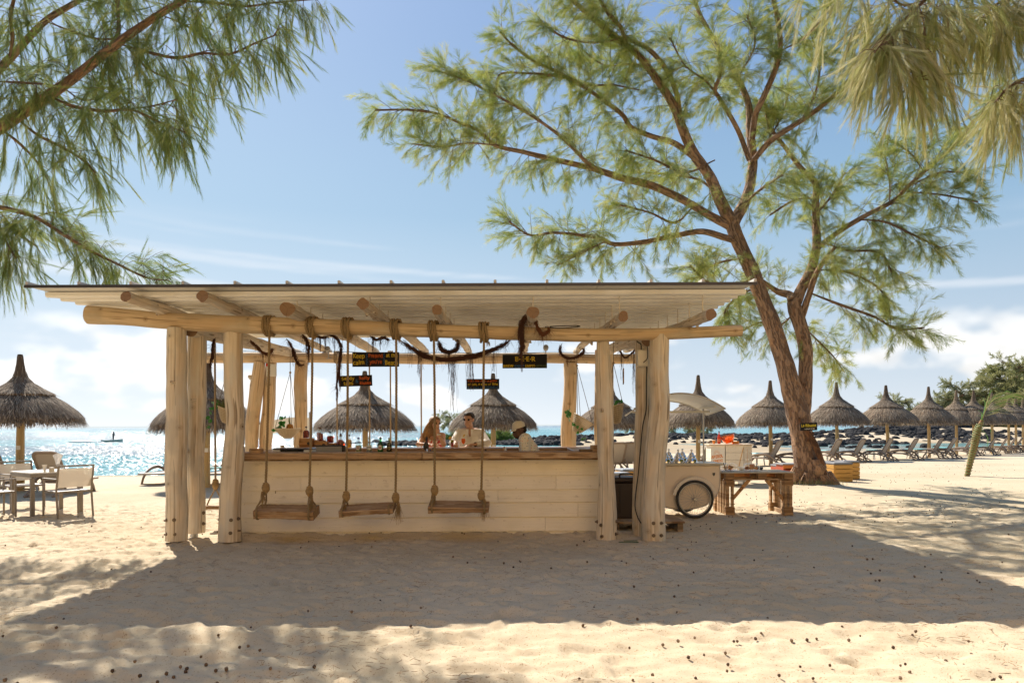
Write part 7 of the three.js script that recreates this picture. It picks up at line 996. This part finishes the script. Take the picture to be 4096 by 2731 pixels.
// ---------------------------------------------------------------- people: smooth unions of tapered bones, meshed by surface nets
function nets(lo, hi, h, f) {
  const n = [0, 1, 2].map(k => Math.ceil((hi[k] - lo[k]) / h) + 2), [nx, ny, nz] = n, F0 = new Float32Array(nx * ny * nz), id = new Int32Array(nx * ny * nz).fill(-1), pos = [], idx = [], at3 = (i, j, k) => i + nx * (j + ny * k);
  const S = 5; for (let K = 0; K < nz; K += S) for (let J = 0; J < ny; J += S) for (let I = 0; I < nx; I += S) { // blocks far outside are skipped
    const c = f(lo[0] + (I + 2) * h, lo[1] + (J + 2) * h, lo[2] + (K + 2) * h), far = c > S * h * 1.3 + .035;
    for (let k = K; k < Math.min(nz, K + S); k++) for (let j = J; j < Math.min(ny, J + S); j++) for (let i = I; i < Math.min(nx, I + S); i++) F0[at3(i, j, k)] = far ? c : f(lo[0] + i * h, lo[1] + j * h, lo[2] + k * h); }
  for (let k = 0; k < nz - 1; k++) for (let j = 0; j < ny - 1; j++) for (let i = 0; i < nx - 1; i++) {
    let c = 0, x = 0, y = 0, z = 0, m = 0; const v = []; for (let q = 0; q < 8; q++) { v.push(F0[at3(i + (q & 1), j + ((q >> 1) & 1), k + (q >> 2))]); if (v[q] < 0) m |= 1 << q; } if (m === 0 || m === 255) continue;
    for (let a = 0; a < 8; a++) for (const d of [1, 2, 4]) { const b = a | d; if (b === a || (a & d)) continue; if ((v[a] < 0) === (v[b] < 0)) continue; const t = v[a] / (v[a] - v[b]); x += (a & 1) + t * (d === 1 ? 1 : 0); y += ((a >> 1) & 1) + t * (d === 2 ? 1 : 0); z += (a >> 2) + t * (d === 4 ? 1 : 0); c++; }
    id[at3(i, j, k)] = pos.length / 3; pos.push(lo[0] + (i + x / c) * h, lo[1] + (j + y / c) * h, lo[2] + (k + z / c) * h);
  }
  const quad = (a, b, c, d, s) => { if (a < 0 || b < 0 || c < 0 || d < 0) return; s ? idx.push(a, b, c, a, c, d) : idx.push(a, c, b, a, d, c); };
  for (let k = 1; k < nz - 1; k++) for (let j = 1; j < ny - 1; j++) for (let i = 1; i < nx - 1; i++) {
    const v = F0[at3(i, j, k)] < 0;
    if (v !== (F0[at3(i + 1, j, k)] < 0)) quad(id[at3(i, j - 1, k - 1)], id[at3(i, j, k - 1)], id[at3(i, j, k)], id[at3(i, j - 1, k)], v);
    if (v !== (F0[at3(i, j + 1, k)] < 0)) quad(id[at3(i - 1, j, k - 1)], id[at3(i - 1, j, k)], id[at3(i, j, k)], id[at3(i, j, k - 1)], v);
    if (v !== (F0[at3(i, j, k + 1)] < 0)) quad(id[at3(i - 1, j - 1, k)], id[at3(i, j - 1, k)], id[at3(i, j, k)], id[at3(i - 1, j, k)], v);
  }
  const uv = new Float32Array(pos.length / 3 * 2); for (let i = 0; i < pos.length / 3; i++) { uv[2 * i] = pos[3 * i] * 3 + pos[3 * i + 2]; uv[2 * i + 1] = pos[3 * i + 1] * 3; }
  return geo(pos, uv, idx);
}
const smin = (a, b, k) => { const h = Math.max(k - Math.abs(a - b), 0) / k; return Math.min(a, b) - h * h * k * .25; };
const bone = (a, b, r1, r2, s = [1, 1, 1]) => ({ a, b, r1, r2, s });
function dBone(q, x, y, z) { const { a, b, r1, r2, s } = q, ux = (b[0] - a[0]) / s[0], uy = (b[1] - a[1]) / s[1], uz = (b[2] - a[2]) / s[2], px = (x - a[0]) / s[0], py = (y - a[1]) / s[1], pz = (z - a[2]) / s[2], L = ux * ux + uy * uy + uz * uz, t = L > 0 ? clamp((px * ux + py * uy + pz * uz) / L) : 0, m = Math.min(...s); return (Math.hypot(px - ux * t, py - uy * t, pz - uz * t) - lerp(r1, r2, t)) * m; }
const union = (bs, k = .03) => (x, y, z) => { let d = 9; for (const b of bs) d = smin(d, dBone(b, x, y, z), k); return d; };
function boundsOf(bs, pad) { const lo = [9, 9, 9], hi = [-9, -9, -9]; for (const b of bs) for (const p of [b.a, b.b]) for (let k = 0; k < 3; k++) { const r = Math.max(b.r1, b.r2) * Math.max(...b.s) + pad; lo[k] = Math.min(lo[k], p[k] - r); hi[k] = Math.max(hi[k], p[k] + r); } return [lo, hi]; }
const meshOf = (bs, h, k = .03, grow = 0, cut) => { const [lo, hi] = boundsOf(bs, .03 + grow), f = union(bs, k); return nets(lo, hi, h, (x, y, z) => { let d = f(x, y, z) - grow; return cut ? Math.max(d, cut(x, y, z)) : d; }); };
// hand: palm, four fingers of unequal length with a knuckle bend, thumb from the side of the palm
function handBones(w, dir, nrm, side, curl, s = 1) {
  const d = V(...dir).normalize(), n = V(...nrm), W0 = V(...w); n.addScaledVector(d, -n.dot(d)).normalize(); const r = V().crossVectors(n, d).multiplyScalar(side), A = (u, v, q) => { const p = W0.clone().addScaledVector(d, u * s).addScaledVector(r, v * s).addScaledVector(n, q * s); return [p.x, p.y, p.z]; };
  const out = [bone(A(0, 0, 0), A(.045, 0, 0), .022 * s, .026 * s), bone(A(.03, -.022, 0), A(.085, -.026, 0), .014 * s, .012 * s), bone(A(.03, .022, 0), A(.085, .026, 0), .014 * s, .012 * s), bone(A(.04, 0, 0), A(.088, 0, 0), .015 * s, .013 * s)];
  [[-.03, .062], [-.01, .076], [.01, .07], [.029, .055]].forEach(([v, L], i) => { const c = curl * (1 + .15 * i), l1 = L * .5, l2 = L * .5, x1 = .088 + l1 * Math.cos(c), q1 = -l1 * Math.sin(c), x2 = x1 + l2 * Math.cos(c * 2.1), q2 = q1 - l2 * Math.sin(c * 2.1); out.push(bone(A(.086, v, 0), A(x1, v * 1.15, q1), .0095 * s, .0088 * s), bone(A(x1, v * 1.15, q1), A(x2, v * 1.2, q2), .0088 * s, .0075 * s)); });
  out.push(bone(A(.018, -.024, -.004), A(.048, -.052, -.012), .013 * s, .0105 * s), bone(A(.048, -.052, -.012), A(.078, -.056, -.022), .0105 * s, .0085 * s)); return out;
}
// head at c, facing yaw (0 = +z) and pitch; returns frame and bones
function headFrame(c, yaw, pitch, roll = 0) { const m = M4().makeRotationFromEuler(new THREE.Euler(pitch, yaw, roll, 'YXZ')); return { m, P: (x, y, z) => { const v = V(x, y, z).applyMatrix4(m); return [c[0] + v.x, c[1] + v.y, c[2] + v.z]; } }; }
function headBones(H, s = 1) { const P = (x, y, z) => H.P(x * s, y * s, z * s); return [bone(P(0, .035, -.02), P(0, .045, .015), .083 * s, .078 * s), bone(P(0, -.02, .03), P(0, -.062, .045), .062 * s, .045 * s), bone(P(-.03, -.06, .04), P(.03, -.06, .04), .035 * s, .035 * s), bone(P(0, -.095, .068), P(0, -.095, .07), .018 * s, .018 * s), bone(P(0, .012, .092), P(0, -.03, .112), .008 * s, .0125 * s), bone(P(-.013, -.036, .1), P(.013, -.036, .1), .008 * s, .008 * s), bone(P(-.02, -.06, .088), P(.02, -.06, .088), .009 * s, .009 * s), bone(P(-.02, -.069, .086), P(.02, -.069, .086), .009 * s, .009 * s), bone(P(-.082, .015, -.01), P(-.085, -.02, -.004), .013 * s, .009 * s), bone(P(.082, .015, -.01), P(.085, -.02, -.004), .013 * s, .009 * s), bone(P(-.03, .03, .076), P(.03, .03, .076), .016 * s, .016 * s)]; }
function glasses(H, parent, s = 1) { const P = (x, y, z) => V(...H.P(x * s, y * s, z * s)), q = new THREE.Quaternion().setFromRotationMatrix(H.m), lens = sx => { const g = slab([[-.026, .017], [.026, .019], [.028, .0], [.02, -.018], [-.016, -.019], [-.026, -.004]], .006, .001).scale(s * sx, s, s); g.applyQuaternion(q); const p = P(sx * .034, .012, .098); return g.translate(p.x, p.y, p.z); }; const m = std([.012, .010, .010], .12); const o = part('sunglasses', [lens(1), lens(-1), rod(P(-.01, .018, .101), P(.01, .018, .101), .003, 6), rod(P(.062, .02, .092), P(.09, .018, -.01), .003, 6), rod(P(-.062, .02, .092), P(-.09, .018, -.01), .003, 6)], m, parent); return o; }
const skinTex = tex(128, 128, (u, v) => { const n = tf(u, v, 8, 8, 4, 901); return mix3([1, 1, 1], [.88, .80, .76], sst(.4, .75, n)); });
const skin = c => std(c, .55, { map: skinTex });
const legs = (w, y0 = .9) => [bone([-w, y0, 0], [-w - .01, .48, .02], .085, .06), bone([-w - .01, .48, .02], [-w - .01, .09, -.02], .056, .04), bone([-w - .01, .06, -.03], [-w - .03, .035, .13], .04, .03), bone([w, y0, 0], [w + .01, .48, .02], .085, .06), bone([w + .01, .48, .02], [w + .01, .09, -.02], .056, .04), bone([w + .01, .06, -.03], [w + .03, .035, .13], .04, .03)];
{
  // man in the white shirt, leaning on the back counter
  const g0 = 1.0, t = thing('person', 'person with dark hair, sunglasses and white shirt leaning on the bar with two drinks', 'person', V(ray(1880, HY)[0] * 11.98, 0, -11.98)), H = headFrame([-.015, 1.605, .07], -.38, .08);
  const torso = [bone([0, .95, -.06], [0, 1.15, -.02], .135, .14, [1.15, 1, .8]), bone([-.07, 1.2, 0], [-.11, 1.36, 0], .12, .085, [1, 1, .95]), bone([.07, 1.2, 0], [.11, 1.36, 0], .12, .085, [1, 1, .95]), bone([-.10, 1.385, 0], [.10, 1.385, 0], .07, .07), bone([-.10, 1.39, 0], [-.19, 1.375, .01], .065, .06), bone([.10, 1.39, 0], [.19, 1.375, .01], .065, .06)];
  const armR = [bone([-.20, 1.37, .02], [-.285, 1.205, .24], .056, .045), bone([-.285, 1.205, .24], [-.215, 1.225, .47], .043, .028)], armL = [bone([.20, 1.37, .02], [.315, 1.205, .23], .056, .045), bone([.315, 1.205, .23], [.085, 1.185, .41], .043, .028)];
  const neck = [bone([0, 1.38, .0], [-.008, 1.52, .045], .062, .056)], body = [...torso, ...armR, ...armL, ...neck, ...headBones(H), ...legs(.09)];
  const hands = [...handBones([-.215, 1.225, .47], [.12, -.45, .8], [.1, .8, .5], 1, .35), ...handBones([.085, 1.185, .41], [-.9, -.12, .25], [.0, 1, .1], -1, .12)];
  const bm = skin([.50, .29, .20]); const geoms = [meshOf(body, .014, .035), meshOf([...headBones(H), bone([0, 1.45, .02], [-.008, 1.52, .045], .058, .056)], .006, .018), meshOf(hands.slice(0, 14), .004, .008), meshOf(hands.slice(14), .004, .008)];
  part('body', geoms, bm, t);
  part('shirt', meshOf([...torso.map(b => ({ ...b })), bone([0, .86, -.04], [0, .98, -.04], .15, .14, [1.15, 1, .8]), ...armR, armL[0], bone([.315, 1.205, .23], [.16, 1.19, .35], .043, .036), bone([0, 1.38, 0], [0, 1.42, .01], .066, .066)], .010, .03, .016, (x, y, z) => { const v = (y - 1.285) - Math.abs(x) * 0; const open = (z > .05 && y > 1.30 && Math.abs(x) < (y - 1.30) * .42) ? .02 : -1; const wr = dBone(bone([-.24, 1.218, .40], [-.205, 1.22, .52], .06, .06), x, y, z); return Math.max(open, y - 1.452, -wr); }), std([.82, .79, .75], .85, { transmission: .18, thickness: 0 }), t);
  part('collar_wing', [sheet(6, 2, (u, v) => V(lerp(-.075, -.02, u), 1.445 - .10 * u * v - .01 * v, .045 + .07 * u - .0 * v + .012))], std([.84, .81, .77], .85), t); part('collar_wing', [sheet(6, 2, (u, v) => V(lerp(.075, .02, u), 1.445 - .10 * u * v - .01 * v, .045 + .07 * u + .012))], std([.84, .81, .77], .85), t); part('shirt_pocket', sheet(3, 3, (u, v) => V(.045 + .10 * u, 1.21 + .10 * v, .145 - .02 * u - .035 * v + .01)), std([.80, .77, .73], .85), t);
  part('trousers', meshOf(legs(.09).filter((_, i) => i % 3 < 2).concat([bone([0, .9, -.04], [0, 1.0, -.05], .145, .135, [1.1, 1, .8])]), .016, .03, .014), std([.12, .13, .16], .9), t);
  const HB = (x, y, z) => H.P(x, y, z); part('hair', meshOf([bone(HB(0, .052, -.035), HB(0, .062, .012), .092, .083), bone(HB(-.04, .10, .03), HB(.04, .10, .03), .035, .035), bone(HB(-.075, .04, -.01), HB(-.07, .07, .02), .022, .02), bone(HB(.075, .04, -.01), HB(.07, .07, .02), .022, .02)], .006, .015, 0, (x, y, z) => { const v = V(x - (-.015), y - 1.605, z - .07).applyMatrix4(H.m.clone().invert()); return Math.max(-(v.y - .055) * 1 - (v.z < .04 ? .055 + (.04 - v.z) * .6 : 0), v.z > .055 ? .058 - v.y + .02 : -1); }), std([.025, .015, .010], .7), t);
  glasses(H, t); part('watch', mv(new THREE.TorusGeometry(.033, .009, 6, 16).scale(1, 1, 2), .115, 1.187, .385, 0, .95), mBlack, t);
}
{
  // woman with long fair hair, chin on her hand
  const t = thing('person', 'person with long blonde hair, sunglasses and red patterned top resting chin on hand', 'person', V(ray(1733, HY)[0] * 11.98, 0, -11.98)), H = headFrame([.045, 1.535, .10], .62, -.02, -.06), s = .93;
  const torso = [bone([0, .92, -.06], [0, 1.1, -.02], .12, .115, [1.1, 1, .8]), bone([-.05, 1.17, .0], [-.085, 1.31, .0], .105, .07), bone([.05, 1.17, .0], [.085, 1.31, .0], .105, .07), bone([-.055, 1.2, .075], [-.055, 1.2, .08], .06, .06), bone([.055, 1.2, .075], [.055, 1.2, .08], .06, .06), bone([-.08, 1.345, 0], [.08, 1.345, 0], .052, .052), bone([-.08, 1.345, 0], [-.165, 1.335, .01], .05, .046), bone([.08, 1.345, 0], [.165, 1.335, .01], .05, .046)];
  const armR = [bone([-.17, 1.335, .02], [-.235, 1.19, .22], .043, .037), bone([-.235, 1.19, .22], [-.01, 1.185, .38], .035, .024)], armL = [bone([.17, 1.335, .02], [.205, 1.185, .25], .043, .037), bone([.205, 1.185, .25], [.105, 1.375, .235], .035, .024)];
  const body = [...torso, ...armR, ...armL, bone([0, 1.34, .01], [.035, 1.46, .07], .05, .046), ...headBones(H, s), ...legs(.085, .88)], hands = [...handBones([-.01, 1.185, .38], [.95, -.12, .1], [0, 1, .1], 1, .2, .92), ...handBones([.105, 1.375, .235], [-.22, .9, -.1], [.5, .1, .85], 1, .75, .92)];
  part('body', [meshOf(body, .014, .035), meshOf(headBones(H, s), .006, .018), meshOf(hands.slice(0, 14), .004, .008), meshOf(hands.slice(14), .004, .008)], skin([.56, .33, .22]), t);
  const pt = tex(128, 128, (u, v) => { const n = tf(u, v, 14, 14, 2, 911), m = tf(u, v, 22, 22, 2, 913); return n > .52 ? mix3([.55, .05, .05], [.6, .1, .1], m) : m > .6 ? [.6, .15, .15] : [.80, .72, .66]; });
  const tm = std([1, 1, 1], .85, { map: pt }); part('top', [meshOf([bone([0, .9, -.05], [0, 1.1, -.02], .125, .118, [1.1, 1, .8]), ...torso.slice(1, 5)], .010, .03, .010, (x, y, z) => y - 1.255 - Math.abs(x) * .35 + (z < 0 ? .05 : 0)), tube([V(-.075, 1.27, .105), V(-.085, 1.36, .055), V(-.085, 1.40, 0)], .009, { seg: 8, n: 5 }), tube([V(.075, 1.27, .105), V(.085, 1.36, .055), V(.085, 1.40, 0)], .009, { seg: 8, n: 5 })], tm, t);
  part('skirt', meshOf([bone([0, .92, -.05], [0, .55, .0], .15, .2, [1.1, 1, .85])], .018, .03), tm, t);
  const hm = std([.40, .24, .105], .6), hm2 = std([.20, .115, .05], .65), hb = (x, y, z) => H.P(x * s, y * s, z * s), r = RNG(61), st = []; part('hair', meshOf([bone(hb(0, .05, -.04), hb(0, .058, .0), .097, .09), bone(hb(-.07, .02, -.03), hb(-.085, -.10, -.03), .045, .04), bone(hb(.07, .02, -.05), hb(.08, -.10, -.05), .04, .035), bone(hb(0, -.05, -.07), hb(0, -.16, -.08), .07, .06), bone(hb(-.08, -.09, -.03), [-.105, 1.30, .03], .042, .05), bone([-.105, 1.30, .03], [-.12, 1.2, .06], .05, .026)], .008, .025, 0, (x, y, z) => { const v = V(x - .045, y - 1.535, z - .10).applyMatrix4(H.m.clone().invert()); return v.z > .045 && Math.abs(v.x) < .062 && v.y < .075 ? .02 : -1; }), hm2, t);
  for (let k = 0; k < 90; k++) { const a = -1.9 + 1.9 * r() - 1.2 * (r() < .4), b = hb(Math.sin(a) * .09, .10 - .1 * r(), Math.cos(a + Math.PI) * .06 - .01), e = [-.06 - .13 * r(), 1.2 + .14 * r(), .02 + .09 * r()], m = [lerp(b[0], e[0], .5) - .02, lerp(b[1], e[1], .45), lerp(b[2], e[2], .5) + .01]; st.push(tube([V(...b), V(...m), V(...e)], [.006, .008, .002], { seg: 7, n: 4 })); } part('hair_strands', st, hm, t).userData.kind = 'stuff';
  glasses(H, t, s); part('watch', mv(new THREE.TorusGeometry(.028, .007, 6, 16).scale(1, 1, 2), .12, 1.35, .237, 1.3, 0, .4), std([.7, .68, .62], .4), t);
}
{
  // bartender in cap and printed shirt, bent over behind the counter, facing left
  const t = thing('person', 'person in a pale cap and white printed shirt bending behind the bar counter', 'person', V(.30, 0, -10.42)), H = headFrame([-.185, 1.425, .0], -Math.PI / 2 + .12, .28);
  const torso = [bone([.06, .93, 0], [-.01, 1.08, 0], .135, .135, [.85, 1, 1.1]), bone([-.04, 1.14, -.06], [-.10, 1.28, -.10], .12, .085), bone([-.04, 1.14, .06], [-.10, 1.28, .10], .12, .085), bone([-.10, 1.295, -.10], [-.10, 1.295, .10], .07, .07), bone([-.10, 1.30, .10], [-.11, 1.285, .18], .062, .058), bone([-.10, 1.30, -.10], [-.11, 1.285, -.18], .062, .058)];
  const arms = [bone([-.115, 1.28, .19], [-.10, 1.04, .22], .054, .042), bone([-.10, 1.04, .22], [-.32, 1.03, .15], .040, .027), bone([-.115, 1.28, -.19], [-.12, 1.04, -.22], .054, .042), bone([-.12, 1.04, -.22], [-.33, 1.03, -.1], .040, .027)];
  const lg = legs(.09).map(b => ({ ...b, a: [b.a[2] * -1 + .05, b.a[1], b.a[0]], b: [b.b[2] * -1 + .05, b.b[1], b.b[0]] })), body = [...torso, ...arms, bone([-.12, 1.29, 0], [-.165, 1.37, 0], .06, .056), ...headBones(H, .97), ...lg];
  const hands = [...handBones([-.32, 1.03, .15], [-.9, -.1, -.2], [0, 1, 0], 1, .4), ...handBones([-.33, 1.03, -.1], [-.9, -.1, .2], [0, 1, 0], -1, .4)];
  part('body', [meshOf(body, .014, .035), meshOf(headBones(H, .97), .006, .018), meshOf(hands.slice(0, 14), .004, .008), meshOf(hands.slice(14), .004, .008)], skin([.11, .055, .035]), t);
  const pr = tex(256, 256, (u, v) => { const gx = Math.floor(u * 9), gy = Math.floor(v * 9), hx = hsh(gx, gy, 3), fx = u * 9 - gx - .5 + .3 * (hx - .5), fy = v * 9 - gy - .5 + .3 * (hsh(gx, gy, 4) - .5), a = hx * 6.28, x = fx * Math.cos(a) + fy * Math.sin(a), y = -fx * Math.sin(a) + fy * Math.cos(a), on = Math.abs(y - .12 * Math.sin(x * 9)) < .075 && Math.abs(x) < .3 && hsh(gx, gy, 5) > .25; const cs = [[.62, .12, .04], [.65, .45, .06], [.12, .2, .3], [.25, .3, .15], [.6, .25, .1]]; return on ? cs[Math.floor(hsh(gx, gy, 6) * 5)] : [.78, .74, .66]; });
  part('shirt', meshOf([...torso, bone([.08, .84, 0], [.06, .95, 0], .15, .14, [.85, 1, 1.1]), bone([-.115, 1.28, .19], [-.105, 1.14, .21], .056, .062), bone([-.115, 1.28, -.19], [-.118, 1.14, -.21], .056, .062)], .010, .03, .016, (x, y, z) => dBone(bone([-.17, 1.42, 0], [-.20, 1.5, 0], .09, .1), x, y, z) * -1), std([1, 1, 1], .85, { map: pr }), t);
  part('trousers', meshOf(lg.filter((_, i) => i % 3 < 2).concat([bone([.05, .88, 0], [.05, .98, 0], .145, .135, [.85, 1, 1.1])]), .016, .03, .014), std([.05, .05, .06], .9), t);
  const P = (x, y, z) => V(...H.P(x, y, z)); const cp = meshOf([bone(H.P(0, .055, -.015), H.P(0, .065, .01), .098, .092)], .006, .02, 0, (x, y, z) => { const v = V(x + .185, y - 1.425, z).applyMatrix4(H.m.clone().invert()); return Math.max(.042 - v.y, (v.z < -.07 && v.y < .085 && Math.abs(v.x) < .04) ? .01 : -1); }); const cm = std([.62, .58, .50], .85); part('cap', cp, cm, t); part('cap_brim', sheet(10, 5, (u, v) => { const a = (u - .5) * 2.1; return P(Math.sin(a) * (.088 + .01 * v), .052 - .028 * v - .012 * Math.abs(u - .5), Math.cos(a) * .09 + .075 * v * Math.cos((u - .5) * 2.6)); }), cm, t); part('cap_strap', tube([P(-.04, .055, -.10), P(0, .05, -.112), P(.04, .055, -.10)], .008, { seg: 8, n: 5 }), mBlack, t);
  part('hair', meshOf([bone(H.P(0, .03, -.05), H.P(0, .0, -.055), .075, .06)], .008, .02), std([.012, .010, .009], .9), t); glasses(H, t, .97);
}
// ---------------------------------------------------------------- seed cones and needle litter on the sand
{
  const g = new THREE.IcosahedronGeometry(.0088, 1); { const P = g.attributes.position; for (let i = 0; i < P.count; i++) { const k = .85 + .3 * hsh(P.getX(i) * 9000 | 0, P.getY(i) * 9000 | 0, P.getZ(i) * 9000 | 0); P.setXYZ(i, P.getX(i) * k, P.getY(i) * k * 1.15, P.getZ(i) * k); } g.computeVertexNormals(); }
  const cone0 = merge([g]), ms = [std([.075, .045, .028], .9), std([.12, .075, .045], .9), std([.20, .14, .095], .9)], r = RNG(404);
  for (let k = 0; k < 290; k++) { let d, x; do { d = 3.9 + 8.5 * Math.pow(r(), 1.6); x = (r() * 2 - 1) * d * .76; } while (vn2(x * 1.1 + 4, d * 1.1, 79) < .25 + .35 * r()); const o = solo('seed_cone', cone0, ms[r() * 3 | 0], 'small round brown casuarina seed cone lying on the sand before the bar', 'seed cone', V(x, groundY(x, -d) + .007, -d), r() * 6.28, 'seed cones scattered on the sand'); const s = .8 + .5 * r(); o.scale.set(s, s, s); }
  const mats = []; for (let k = 0; k < 900; k++) { const d = 10 + 16 * r(), x = (r() * 1.5 - .5) * d * .75; mats.push(M4().compose(V(x, groundY(x, -d) + .006, -d), new THREE.Quaternion().setFromAxisAngle(UP, r() * 6), V(1.1, .9, 1.1))); }
  tag(inst('far_seed_cones', cone0, ms[0], mats), 'sprinkling of tiny brown seed cones on the sand beyond the bar', 'seed cones');
  const ng = new THREE.BoxGeometry(.05, .002, .0028), nm = [], nc = []; for (let k = 0; k < 5200; k++) { const d = 3.6 + 9 * Math.pow(r(), 1.3), x = (r() * 2 - 1) * d * .78, s = .4 + 1.1 * r(); if (vn2(x * .9, d * .9, 77) < .38) continue; nm.push(M4().compose(V(x, groundY(x, -d) + .012, -d), new THREE.Quaternion().setFromEuler(new THREE.Euler(0, r() * 6.28, (r() - .5) * .3)), V(s, 1, 1))); const q = r(); nc.push(mix3([.20, .12, .065], [.36, .24, .14], q)); }
  tag(inst('needle_litter', ng, std([1, 1, 1], .9), nm, nc), 'fallen brown casuarina needles littering the sand', 'needles');
}
renderer.render(scene, camera);
